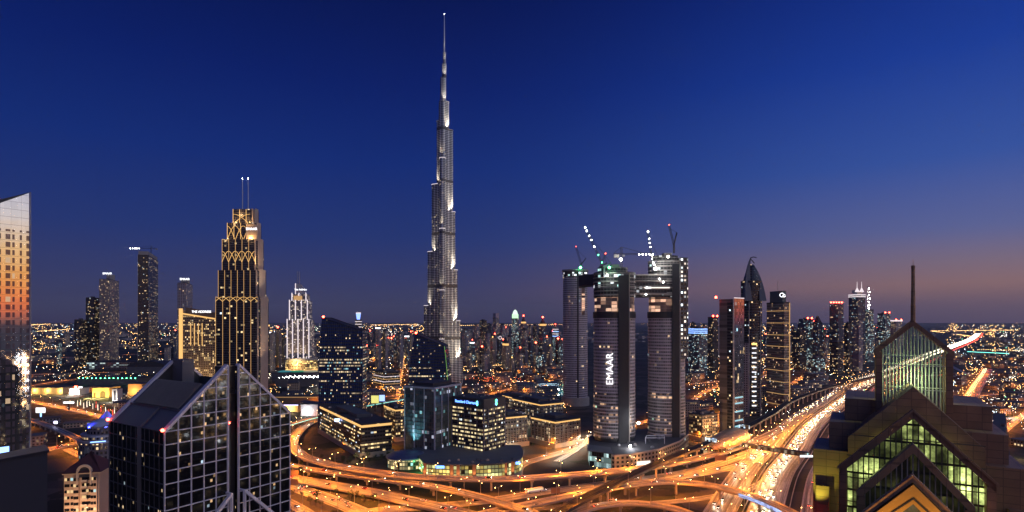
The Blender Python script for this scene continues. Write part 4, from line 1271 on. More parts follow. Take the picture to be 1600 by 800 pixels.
# ================================================================== 15 the very tall spired tower
def super_tower():
    Yc = 1300.0
    cx, cy = X(692, Yc), Yc
    occupy(rect(cx, cy, 120, 120))
    o = thing('spired_supertall_tower', 'extremely tall stepped silver tower tapering to a needle spire, floodlit at its setbacks', 'skyscraper', (cx, cy, 0))
    def skin():
        t = T('silver_tower_skin'); u, v = t.uv()
        fl = t.m('FRACT', t.m('DIVIDE', v, 3.9)); fin = t.m('FRACT', t.m('DIVIDE', u, 2.9))
        oi = t.n('ShaderNodeObjectInfo'); sd_ = t.m('MULTIPLY', oi.outputs['Random'], 50)
        w = t.white(t.vec(t.m('FLOOR', t.m('DIVIDE', u, 2.9)), t.m('FLOOR', t.m('DIVIDE', v, 3.9)), sd_))
        sp_ = t.n('ShaderNodeSeparateColor'); t.put(sp_.inputs[0], w.outputs[1])
        gl_ = t.m('MULTIPLY', t.m('GREATER_THAN', fl, .38), t.m('GREATER_THAN', fin, .2))
        mech = t.m('LESS_THAN', t.m('FRACT', t.m('DIVIDE', t.m('ADD', v, 18.0), 118.0)), .055)
        lit = t.m('MULTIPLY', t.m('MULTIPLY', gl_, t.m('LESS_THAN', w.outputs[0], .045)), t.m('LESS_THAN', v, 520))
        rib = t.m('LESS_THAN', t.m('FRACT', t.m('DIVIDE', u, 9.4)), .34)
        c = t.mix(gl_, t.mix(rib, (.36, .35, .36, 1), (.72, .70, .68, 1)), t.mix(rib, (.045, .05, .07, 1), (.20, .20, .22, 1))); c = t.mix(mech, c, (.10, .09, .09, 1))
        return t.bsdf(c, t.fmix(gl_, .38, .16), t.fmix(gl_, .45, .3), emit=t.scale((1, .78, .48, 1), t.m('MULTIPLY', lit, t.m('MULTIPLY_ADD', sp_.outputs[0], 1.4, .4))))
    SK = skin()
    zz = lambda py: Z(py, Yc)
    k = Yc / FP
    def capsule(ang, L, r):
        n = 12
        d = Vector((math.cos(ang), math.sin(ang))); s = Vector((-d.y, d.x))
        pts = [(cx - s.x * r, cy - s.y * r)]
        for j in range(n + 1):
            t = -PI / 2 + PI * j / n
            pts.append((cx + d.x * (L - r) + d.x * r * math.cos(t) + s.x * r * math.sin(t), cy + d.y * (L - r) + d.y * r * math.cos(t) + s.y * r * math.sin(t)))
        pts.append((cx + s.x * r, cy + s.y * r))
        return pts
    wings = [(math.radians(152), [(9.5, 190), (18, 288), (25, 393), (31.5, 478), (34, 590)], 8.4),
             (math.radians(28), [(9, 160), (15, 203), (18.2, 331), (21.6, 422), (26, 502), (29.6, 562)], 8.4),
             (math.radians(-88), [(9, 160), (16, 250), (22, 360), (28, 455), (34, 530)], 8.2)]
    tops = []
    WH = plain('setback_terrace', (.55, .52, .48), .6)
    for ang, steps, r0 in wings:
        ca = max(.3, abs(math.cos(ang)))
        q = MB(); rims = MB()
        for j, (px, py) in enumerate(steps):
            ext = px * k / (ca if ca > .5 else 1.0) * (1 if ca > .5 else .72)
            r = r0 * k * .62 - j * .55
            ext = max(ext, r + 1)
            q.prism(capsule(ang, ext, r), 0, zz(py) + 2, 0, 1, True)
            tops.append((ang, ext, r, zz(py) + 2, steps[j - 1] if j else None))
        q.build('wing', [SK, M['roofing']], o)
    def core(q):
        q.prism(ellipse(cx, cy, 8.2 * k * .8, 8.2 * k * .8, 18), 0, zz(160), 0, 1, True)
        q.prism(ellipse(cx + .8, cy, 7.0, 7.0, 18), zz(160), zz(122), 0, 1, True)
        q.prism(ellipse(cx + 3, cy, 5.2, 5.2, 16), zz(122), zz(100), 0, 1, True)
        q.prism(ellipse(cx + 3.6, cy, 3.4, 3.4, 14), zz(100), zz(82), 0, 1, True)
    part(o, 'core', [SK, M['roofing']], core)
    part(o, 'spire', M['steel'], lambda q: (q.cyl(cx + 3.2, cy, zz(84), zz(55), 2.0, 1.5, 10), q.cyl(cx + 3.2, cy, zz(55), zz(36), 1.5, 1.2, 10), q.cyl(cx + 3.2, cy, zz(36), zz(22), 1.2, .7, 8)))
    beacon(o, (cx + 3.2, cy, zz(22)), .8, 'whitelamp')
    # setback rims with their white light lines and upward floods
    for ang, ext, r, z, prev in tops:
        if z < 60: continue
        d = Vector((math.cos(ang), math.sin(ang)))
        part(o, 'terrace_rim', M['whiteline'] if z < 520 else WH, lambda q: q.prism([(cx + d.x * (ext - 2 * r) * 1 + p.x, cy + d.y * (ext - 2 * r) + p.y) for p in [Vector((0, 0))]] and grow(capsule(ang, ext, r), .5), z - 1.1, z - .1))
    for ang, steps, r0 in wings:
        d = Vector((math.cos(ang), math.sin(ang)))
        ts = [t for t in tops if t[0] == ang]
        for j in range(len(ts) - 1):
            ext, r, zo = ts[j][1], ts[j][2], ts[j + 1][3]
            if ang < 0:
                lamp('SPOT', (cx - 4, cy - ext - 9, zo + 1), 70000, (1, .84, .58), o, .5, target=(cx, cy - ext + 2, zo + 40), angle=60, blend=.9)
                continue
            right = d.x > 0
            H_ = ts[j][3] - zo
            for off, pw in ((5, 1.0), (-2, .7), (-7, .35)):
                lamp('SPOT', (cx + d.x * ext + (off if right else -off), cy + d.y * ext - r - 5.5, zo + .5), (330000 if right else 120000) * pw * min(1, H_ / 70), (1, .86, .64), o, .5,
                     target=(cx + d.x * (ext - r * .8) + (off if right else -off) * .4, cy + d.y * (ext - r) - r * .6, zo + H_ * .8), angle=70, blend=1.0)
    for py, pw in ((162, 160000), (124, 120000), (102, 90000), (84, 60000)):
        lamp('SPOT', (cx + 6, cy - 13, zz(py) + 1), pw, (1, .9, .72), o, .4, target=(cx + 2.5, cy, zz(py) + 40), angle=50, blend=.9)
    for py in (545, 522):
        lamp('SPOT', (cx + 30, cy - 50, zz(595)), 260000, (1, .82, .55), o, .5, target=(cx + 20, cy, zz(py)), angle=50, blend=.9)
super_tower()

# ================================================================== 7 golden stepped tower with two masts
def golden_tower():
    Yc = 910.0; k = Yc / FP
    x0, x1 = X(337, Yc), X(403, Yc)
    dep = 40
    base = [(x0, Yc), (x1, Yc), (x1, Yc + dep), (x0, Yc + dep)]
    o = bld('golden_stepped_tower', 'dark stepped tower with golden light lines, arch lattices and two masts', 'tower', base)
    FD = facade('golden_tower_glass', 3.3, 3.7, .10, .3, (.05, .045, .05), (.012, .013, .02), .045, (1, .72, .35), COOLW, .15, 1.0, .2, 2)
    BG = plain('warm_beige_panel', (.46, .35, .27), .6)
    tiers = [(0, 0, 660, 465), (3, 3, 466, 422), (8, 6, 422, 373), (15, 9, 373, 347), (23, 12, 347, 325)]
    zz = lambda py: Z(py, Yc)
    for i, (dl, dr, yb, yt) in enumerate(tiers):
        a, b = x0 + dl * k, x1 - dr * k + (0 if i == 0 else 0)
        ins = i * 2.2
        fp = [(a, Yc + ins), (b, Yc + ins), (b, Yc + dep - ins), (a, Yc + dep - ins)]
        part(o, 'tier', [FD if i < 3 else facade('upper_tier_%d' % i, 3.3, 3.7, .1, .3, (.05, .04, .05), (.012, .013, .02), .02), M['roofing']], lambda q: q.prism(fp, 0 if i == 0 else zz(yb), zz(yt), 0, 1))
        part(o, 'side_pier', BG, lambda q: (q.box(b - 1.2, b + .6, Yc + ins - .6, Yc + ins + 1, 0 if i == 0 else zz(yb), zz(yt) + 1.0)))
        part(o, 'side_panel', BG, lambda q: q.box(b - .2, b + .45, Yc + ins + 9, Yc + dep - ins - 3, 0 if i == 0 else zz(yb), zz(yt) + 3.0))
        n = [6, 6, 5, 4, 3][i]
        for j in range(n + 1):
            xx = a + (b - a) * j / n
            part(o, 'light_line', M['goldline'] if i > 2 else M['goldsoft'], lambda q: q.box(xx - .3, xx + .3, Yc + ins - .55, Yc + ins + .02, zz(655) if i == 0 else zz(yb), zz(yt)))  # floodlit pilasters, the floodlight put in as their own glow
    def lattice(q, xa, xb, za, zb, n, y):
        w = (xb - xa) / n
        for j in range(n):
            for s in (0, 1):
                pts = []
                for t in range(7):
                    f = t / 6
                    xx = xa + j * w + (w * f if s == 0 else w * (1 - f))
                    pts.append((xx, y, za + (zb - za) * (math.sin(f * PI / 2))))
                for p, r in zip(pts, pts[1:]): q.bar(p, r, .55, .5)
                for t in range(7):
                    pass
    for i, (dl, dr, ya, yb, n) in enumerate(((0, 0, 471, 464, 6), (8, 6, 409, 392, 5), (15, 9, 375, 352, 3), (23, 12, 350, 333, 1))):
        a, b = x0 + dl * k, x1 - dr * k
        lv = [0, 2, 3, 4][i] * 2.2
        part(o, 'arch_lattice', M['goldline'], lambda q: lattice(q, a, b if i < 2 else b - 4, zz(ya), zz(yb), n, Yc + lv - .9))
    part(o, 'crown_panel', BG, lambda q: (q.box(x0 + 31 * k, x1 - 10 * k, Yc + 12, Yc + 20, zz(348), zz(325))))
    part(o, 'sign_panel', BG, lambda q: q.box(x1 - 21 * k, x1 - 3 * k, Yc + 5.0, Yc + 9, zz(375), zz(350)))
    text(o, 'EMAAR', (x1 - 12 * k, Yc + 4.7, zz(357)), 5.6, M['sign'])
    for px in (371.5, 380.5):
        part(o, 'mast', M['steel'], lambda q: q.cyl(X(px, Yc), Yc + 16, zz(335), zz(276), .75, .5, 8))
        beacon(o, (X(px, Yc), Yc + 16, zz(275)), .5, 'whitelamp')
    for px, py, dy in ((363, 348, 6), (383, 347, 4), (390, 374, 4), (402, 408, 3), (350, 374, 4), (372, 336, 8)):
        lamp('POINT', (X(px, Yc), Yc - 2 + dy, zz(py) + 2.5), 9000, (1, .6, .22), o, .5)
    for py in (600, 520):
        lamp('SPOT', (x1 + 30, Yc - 16, zz(py) - 60), 130000, (1, .72, .48), o, .6, target=(x1, Yc + 16, zz(py)), angle=60, blend=.9)
    lamp('SPOT', (x1 + 24, Yc - 6, zz(470)), 120000, (1, .78, .55), o, .6, target=(x1 - 4, Yc + 18, zz(395)), angle=70, blend=.9)
golden_tower()

# 8 sand-coloured hotel block with a slanting lit roof edge
def sand_hotel():
    Yc = 1000.0; zz = lambda py: Z(py, Yc)
    fp = [(X(286, Yc), Yc), (X(336, Yc), Yc), (X(336, Yc), Yc + 45), (X(286, Yc), Yc + 45)]
    o = bld('sand_hotel', 'sand-coloured hotel slab with a golden lit slanting roof edge and rooftop sign', 'hotel', fp)
    zt = lambda x, y: zz(490 + (x - X(286, Yc)) / (X(336, Yc) - X(286, Yc)) * 8)
    part(o, 'facade', [F_WARM, M['roofing']], lambda q: q.prism(fp, 0, zt, 0, 1))
    part(o, 'roof_light_edge', M['goldline'], lambda q: q.prism([(fp[0][0] - .4, Yc - .5), (fp[1][0] + .4, Yc - .5), (fp[1][0] + .4, Yc), (fp[0][0] - .4, Yc)], lambda x, y: zt(x, y) - 1.4, lambda x, y: zt(x, y) + 1.0))
    part(o, 'sign_board', plain('sign_board_brown', (.2, .14, .1), .6), lambda q: q.prism([(fp[0][0], Yc + 8), (fp[1][0], Yc + 8), (fp[1][0], Yc + 10), (fp[0][0], Yc + 10)], zt, lambda x, y: zz(480 + (x - fp[0][0]) * .16)))
    text(o, 'THE ADDRESS', (X(311, Yc), Yc + 7.6, zz(487)), 5.4, M['sign'])
    for px in (298, 304, 310, 316):
        part(o, 'light_fin', M['goldline'], lambda q: q.box(X(px, Yc) - .5, X(px, Yc) + .5, Yc - .6, Yc + .02, zz(540), zz(505)))
    part(o, 'corner_light', M['goldline'], lambda q: q.box(X(280, Yc), X(284, Yc), Yc - 1, Yc + 3, zz(575), zz(482)))
    part(o, 'corner_pier', plain('sand_render', (.36, .28, .2), .7), lambda q: q.box(X(277, Yc), X(286, Yc), Yc + 3, Yc + 22, 0, zz(484)))
    lamp('SPOT', (X(312, Yc), Yc - 30, 10), 160000, (1, .66, .3), o, .6, target=(X(312, Yc), Yc, 70), angle=90, blend=.9)
sand_hotel()

# ------------------------------------------------------------------ simple towers with their own features
def tower(name, label, pxL, pxC, pxR, ytop, Y, ang, mat, cat='tower', group=None, yb=None, sign=None, plant=True, red=False, fins=None, finmat='steel', bands=None, dR=None, dL=None, crown=None, antenna=None, cap='roofing', z0=0):
    fp = corner_fp(pxL, pxC, pxR, Y, math.radians(ang), dR, dL)
    o = bld(name, label, cat, fp, group)
    zt = Z(ytop, Y)
    part(o, 'facade', [mat, M[cap]], lambda q: q.prism(fp, z0, zt, 0, 1))
    roofcap(o, fp, zt, 1.4, cap, plant)
    if fins: part(o, 'fin', M[finmat], lambda q: pil(q, fp, fins, z0, zt + 1, .5, .45, (0, 3))) if False else [part(o, 'fin', M[finmat], (lambda i: lambda q: pil(q, fp, fins, z0, zt + 1, .5, .45, (i,)))(i)) for i in (0, 3)]
    if bands:
        for z in bands: part(o, 'light_band', M['goldsoft'], lambda q: hband(q, fp, z, .8, .4))
    if red: beacon(o, (fp[0][0], fp[0][1], zt + 3), 1.0)
    if antenna: part(o, 'antenna', M['steel'], lambda q: q.cyl(*centroid(fp), zt, Z(antenna, Y), .9, .3, 6))
    return o, fp, zt

# 9 left group
o, fp, zt = tower('apartment_tower', 'pale residential tower with chequered lit balconies and a white rooftop sign', 155, 172, 186, 440, 1900, 20, F_SAND, 'apartment tower')
zt2 = Z(429, 1900)
part(o, 'crown_slab', M['concrete'], lambda q: q.prism([fp[0], (fp[0][0] - 16, fp[0][1] + 6), (fp[0][0] - 16, fp[0][1] + 24), (fp[0][0], fp[0][1] + 24)][::-1], zt, zt2))
text(o, 'EMAAR', (fp[0][0] - 8, fp[0][1] - 2, Z(427.5, 1900)), 9.5, M['sign'])
part(o, 'lit_balconies', facade('chequered_balconies', 5.2, 4.2, .2, .5, (.3, .25, .2), (.1, .07, .05), .95, (1, .74, .45), (1, .8, .6), .3, 2.2, .0, 1), lambda q: q.prism([fp[0], tuple(Vector(fp[0]).lerp(Vector(fp[1]), .7)), tuple(Vector(fp[0]).lerp(Vector(fp[1]), .7) + Vector((.5, -1.6))), tuple(Vector(fp[0]) + Vector((.5, -1.6)))][::-1], 20, Z(446, 1900)))
for z in (Z(552, 1900), Z(518, 1900), Z(506, 1900)):
    part(o, 'lit_floor', M['goldsoft'], lambda q: hband(q, fp, z, 4.5, .3))
o, fp, zt = tower('dark_twin_tower', 'dark half-lit tower with a bright white floodlight near its top', 134, 142, 155, 466, 1850, 15, F_DARK)
beacon(o, (fp[0][0] + 2, fp[0][1] - 2, Z(485, 1850)), 4.2, 'whitelamp', 'floodlight')
tower('stepped_dark_tower', 'low black stepped tower leaning against the half-lit tower', 116, 126, 136, 500, 1800, 18, F_DARK)
o, fp, zt = tower('tall_dark_tower', 'tall dark tower with cool lit top floors and a hammerhead crane', 215, 232, 247, 408, 1750, 24, F_DARK, fins=9)
part(o, 'crown', M['concrete'], lambda q: q.prism([(p[0] * .93 + centroid(fp)[0] * .07, p[1] * .93 + centroid(fp)[1] * .07) for p in fp], zt, Z(402, 1750)))
part(o, 'lit_top', facade('tall_dark_top', 3, 3.8, .1, .2, (.05, .05, .06), (.01, .015, .03), .5, (.8, .9, 1), (.5, .75, 1), .7, 1.6, .2, 2), lambda q: q.prism(grow(fp, .4), Z(444, 1750), Z(412, 1750)))
part(o, 'lit_floor', M['goldsoft'], lambda q: hband(q, fp, Z(514, 1750), 4.0, .4))
def lattice_boom(q, a, b, w):
    a, b = Vector(a), Vector(b); d = (b - a).normalized(); s = d.cross(Vector((0, 1, 0)))
    s = (s if s.length > .1 else Vector((1, 0, 0))).normalized() * w / 2; t_ = Vector((0, w / 2, 0))
    off = (s + t_, s - t_, -s - t_, -s + t_)
    for o_ in off: q.bar(a + o_, b + o_, .22)
    n = max(3, int((b - a).length / (w * 1.3)))
    for k in range(n):
        p, r = a.lerp(b, k / n), a.lerp(b, (k + 1) / n)
        for i in range(4): q.bar(p + off[i], r + off[(i + 1) % 4], .16)
def hammerhead(label, px, ytop, ybase, pxa, pxb, Y, lights=0, lm='whitelamp', y=None):
    o = thing('tower_crane', label, 'crane', tuple(P(px, ybase, Y)))
    zt, zb = Z(ytop, Y), Z(ybase, Y); x = X(px, Y)
    part(o, 'mast', plain('crane_dark_steel', (.06, .05, .05), .6), lambda q: lattice_boom(q, (x, Y, zb), (x, Y, zt + 8), 1.7))
    part(o, 'jib', M['dark'], lambda q: lattice_boom(q, (X(pxa, Y), Y, zt), (X(pxb, Y), Y, zt), 1.6))
    part(o, 'counterweight', M['concrete'], lambda q: q.bar((X(pxa, Y), Y, zt - 2.4), (X(pxa, Y) + 6, Y, zt - 2.4), 2.2, 3.6))
    part(o, 'tie', M['dark'], lambda q: (q.bar((x, Y, zt + 8), (X(pxa, Y), Y, zt + 1), .35), q.bar((x, Y, zt + 8), (x + (X(pxb, Y) - x) * .7, Y, zt + 1), .35)))
    part(o, 'cab', M['steel'], lambda q: q.box(x + 1.0, x + 3.4, Y - 1.4, Y + 1.4, zt - 3.2, zt - .9))
    for j in range(lights):
        f = .55 + .42 * j / max(1, lights - 1)
        beacon(o, (x + (X(pxb, Y) - x) * f, Y - 1.2, zt - .6), .5 * min(Y / 650, 1.5), lm, 'jib_lamp')
    return o
hammerhead("small hammerhead crane with lit jib on top of the tall dark tower", 236, 388, 402, 243, 203, 1755, 5)
o, fp, zt = tower('grey_sign_tower', 'grey residential tower behind the sand hotel with a white rooftop sign', 277, 288, 301, 446, 1350, 20, F_GREY, 'apartment tower')
part(o, 'sign_slab', M['concrete'], lambda q: q.box(fp[0][0] - 11, fp[0][0] + 8, fp[0][1] + 4, fp[0][1] + 9, zt, Z(436, 1350)))
text(o, 'EMAAR', (fp[0][0] - 1, fp[0][1] + 3.4, Z(436, 1350)), 7.2, M['sign'])

# 10 white-lit stepped hotel tower
def white_hotel():
    Yc = 1575.0; k = Yc / FP; zz = lambda py: Z(py, Yc); cx = X(465, Yc); cy = Yc + 25
    o = thing('white_lit_hotel_tower', 'stepped hotel tower traced with white light strips, curved sail top and golden podium', 'hotel', (cx, cy, 0))
    occupy(rect(cx, cy, 80, 80))
    FW = facade('white_hotel_wall', 3.2, 3.6, .4, .4, (.34, .30, .32), (.04, .04, .05), .3, (1, .8, .6), (1, .9, .95), .4, 1.1, .1, 2)
    for w, d, yb, yt in ((34, 44, 585, 500), (28, 38, 502, 470), (22, 30, 472, 459)):
        fp = rect(cx, cy, w * k, d)
        part(o, 'tier', [FW, M['roofing']], lambda q: q.prism(fp, 0 if yb > 580 else zz(yb), zz(yt), 0, 1))
        n = 5 if w > 30 else (4 if w > 25 else 3)
        for j in range(n):
            xx = cx - w * k / 2 + w * k * j / (n - 1)
            part(o, 'light_strip', M['whiteline'], lambda q: q.box(xx - 1.25, xx + 1.25, cy - d / 2 - .6, cy - d / 2 + .02, zz(yb if yb < 580 else 562), zz(yt) + 3))
    part(o, 'lit_box', M['goldsoft'], lambda q: q.box(cx - 8 * k, cx + 5 * k, cy - 17, cy - 13, zz(469), zz(462)))
    def sail(q):
        pts = [(cx - 6 * k, zz(460)), (cx + 10 * k, zz(460)), (cx + 9 * k, zz(454)), (cx + 6 * k, zz(448)), (cx + 2 * k, zz(444)), (cx - 6 * k, zz(442))]
        a = [(x, cy - 10, z) for x, z in pts]; b = [(x, cy - 5, z) for x, z in pts]
        q.face(a); q.face(b[::-1])
        for i in range(6): q.face([a[i], b[i], b[(i + 1) % 6], a[(i + 1) % 6]])
    part(o, 'sail_crown', plain('sail_cladding', (.5, .47, .5), .5), sail)
    part(o, 'sail_light', M['whiteline'], lambda q: q.box(cx - 7 * k, cx - 6 * k, cy - 11, cy - 9, zz(460), zz(442)))
    text(o, 'The Address', (cx + 1.5 * k, cy - 10.3, zz(452)), 6.6, M['sign'])
    for px in (460.6, 463.6):
        part(o, 'mast', M['steel'], lambda q: q.cyl(X(px, Yc), cy - 6, zz(444), zz(423), 1.0, .7, 6))
    pf = ellipse(cx + 2, cy, 24 * k, 40, 30)
    part(o, 'podium', [facade('golden_podium', 4, 4.2, .25, .3, (.45, .32, .18), (.1, .07, .03), .85, (1, .66, .22), (1, .8, .4), .3, 1.7, .1, 3), M['roofing']], lambda q: q.prism(pf, 0, zz(562), 0, 1, True))
    part(o, 'podium_light_ring', M['goldline'], lambda q: q.prism(grow(pf, .7), zz(579), zz(577.5), smooth=True))
    part(o, 'crown_cornice', M['concrete'], lambda q: q.prism(grow(pf, 1), zz(563), zz(560), smooth=True))
    lamp('POINT', (cx, cy - 60, 25), 140000, (1, .7, .35), o, 1)
white_hotel()

# 11 and 12 dark bowed glass towers with slanting tops
def bowed(label, pxL, pxLb, pxR, pxRb, yL, yR, pxS, Y, green, ybulge, stub):
    zz = lambda py: Z(py, Y)
    a, b = X(pxL, Y), X(pxR, Y); ab, bb = X(pxLb, Y), X(pxRb, Y)
    fp = [(ab, Y), (bb, Y), (X(pxS, Y + 34), Y + 34), (ab + 2, Y + 34)]
    o = bld('slanted_glass_tower', label, 'office tower', fp)
    FB = facade('bowed_glass_' + stub, 1.5, 3.9, .16, .58, (.03, .035, .05), (.02, .05, .20), .34, (1, .74, .42), (.45, .9, 1), .4, .95, .8, 7, rough=.06, glassmetal=.25, zmax=zz(540) if not green else zz(575))
    NP = 8
    rings = []
    ztop = lambda f: zz(yL) * (1 - f) + zz(yR) * f
    for i in range(NP + 1):
        h = i / NP
        bow = math.sin(min(1, h * 1.05) * PI * .5)
        # walls lean in towards the top (curved)
        lx = ab + (a - ab) * h ** 2.2; rx = bb + (b - bb) * h ** 2.2
        z = lambda f: ztop(f) * h
        rings.append([(lx, Y, z(0)), (rx, Y, z(1)), (rx + (fp[2][0] - bb), Y + 34, z(1)), (lx + 2, Y + 34, z(0))])
    def f(q):
        for r0, r1 in zip(rings, rings[1:]):
            u = 0
            for j in range(4):
                k = (j + 1) % 4
                L = math.hypot(r0[k][0] - r0[j][0], r0[k][1] - r0[j][1])
                q.face([r0[j], r0[k], r1[k], r1[j]], [(u, r0[j][2]), (u + L, r0[k][2]), (u + L, r1[k][2]), (u, r1[j][2])], 0)
                u += L
        q.face(rings[-1], None, 1)
    part(o, 'facade', [FB, M['dark']], f)
    def fins(q, i=0):
        pass
    n = 22
    FM = plain('bowed_fin_' + stub, (.04, .06, .16), .35, .2)
    q = MB()
    for j in range(n + 1):
        ff = j / n
        for r0, r1 in zip(rings, rings[1:]):
            p = Vector(r0[0]).lerp(Vector(r0[1]), ff); r = Vector(r1[0]).lerp(Vector(r1[1]), ff)
            q.bar(p + Vector((0, -.18, 0)), r + Vector((0, -.18, 0)), .22, .36)
    for s in (0, 1):
        q.bar(Vector(rings[-1][0]) + Vector((0, -.2, .2)), Vector(rings[-1][1]) + Vector((0, -.2, .2)), .5, .7)
        break
    q.build('mullion_grid', FM, o)
    part(o, 'roof_edge', M['dark'], lambda q: [q.bar(Vector(rings[-1][i]) + Vector((0, 0, .4)), Vector(rings[-1][(i + 1) % 4]) + Vector((0, 0, .4)), .9, 1.0) for i in range(4)])
    def edge(q):
        for r0, r1 in zip(rings, rings[1:]): q.bar(Vector(r0[1]) + Vector((.3, -.25, 0)), Vector(r1[1]) + Vector((.3, -.25, 0)), .7, .7)
    part(o, 'edge_light' if green else 'edge_trim', glow('dim_green_edge', (.25, .6, .12), .55) if green else FM, edge)
    beacon(o, (rings[-1][0][0] + 1.5, Y + 1, rings[-1][0][2] + 1.6), 1.5)
    return o
bowed('dark blue bowed glass tower with slanting roof and lit lower floors, beside the white-lit hotel', 503, 497, 566, 566, 497, 517, 573, 735, False, 560, 'blue')
bowed('dark bowed glass tower with slanting roof and a green-lit edge, before the needle spire tower', 648, 636, 694, 701, 522, 541, 707, 800, True, 600, 'green')

# 13 teal glass office block
def teal_office():
    fp = corner_fp(632.5, 679, 720, 573, math.atan2(41, 22.5))
    o = bld('teal_glass_office', 'teal-lit glass office block with pale full-height piers', 'office building', fp)
    zt = Z(609, 573)
    t = T('teal_glass_wall'); 
    FT = facade('teal_glass', 3.0, 3.9, .08, .16, (.14, .16, .18), (.06, .085, .095), .12, (.75, .8, 1), (.35, .85, .9), .65, .5, .6, 5, rough=.25)
    part(o, 'facade', [FT, M['roofing']], lambda q: q.prism(fp, 0, zt, 0, 1))
    floor_bands(o, fp, 3.9 - .3, zt - 1, 3.9, 'dark', .5, .25)
    PM = plain('pale_pier', (.42, .41, .46), .5)
    for i, st in ((3, 13), (0, 12)):
        a, b = Vector(fp[i]), Vector(fp[(i + 1) % 4]); n = max(1, round((b - a).length / st))
        for j in range(n + 1):
            c = a.lerp(b, j / n); e = (b - a).normalized(); no = Vector((e.y, -e.x))
            part(o, 'pier', PM, lambda q: q.prism([tuple(c - e * .5 - no * .1), tuple(c - e * .5 + no * .7), tuple(c + e * .5 + no * .7), tuple(c + e * .5 - no * .1)], 0, zt + .4))
    part(o, 'coping', PM, lambda q: q.prism(grow(fp, .9), zt + .4, zt + 2.2))
    part(o, 'roof', M['roofing'], lambda q: q.prism(grow(fp, -.6), zt + 2.2, zt + 2.6))
    part(o, 'plant_room', M['dark'], lambda q: q.prism(grow(fp, -7), zt + 2.6, zt + 5.5))
    roof_units(o, fp, zt + 2.6, 8)
    a, b = Vector(fp[3]), Vector(fp[0])
    for f_ in (.35, .75, .95):
        c = a.lerp(b, f_) + Vector((-3, -8))
        lamp('SPOT', (c.x, c.y, 12), 70000, (.3, .85, .95), o, .4, target=(c.x + 3, c.y + 8, 45), angle=70, blend=.9)
    c = Vector(fp[0]).lerp(Vector(fp[1]), .4) + Vector((8, -4))
    lamp('SPOT', (c.x, c.y, 12), 40000, (.3, .8, .95), o, .4, target=(c.x - 8, c.y + 4, 45), angle=70, blend=.9)
teal_office()

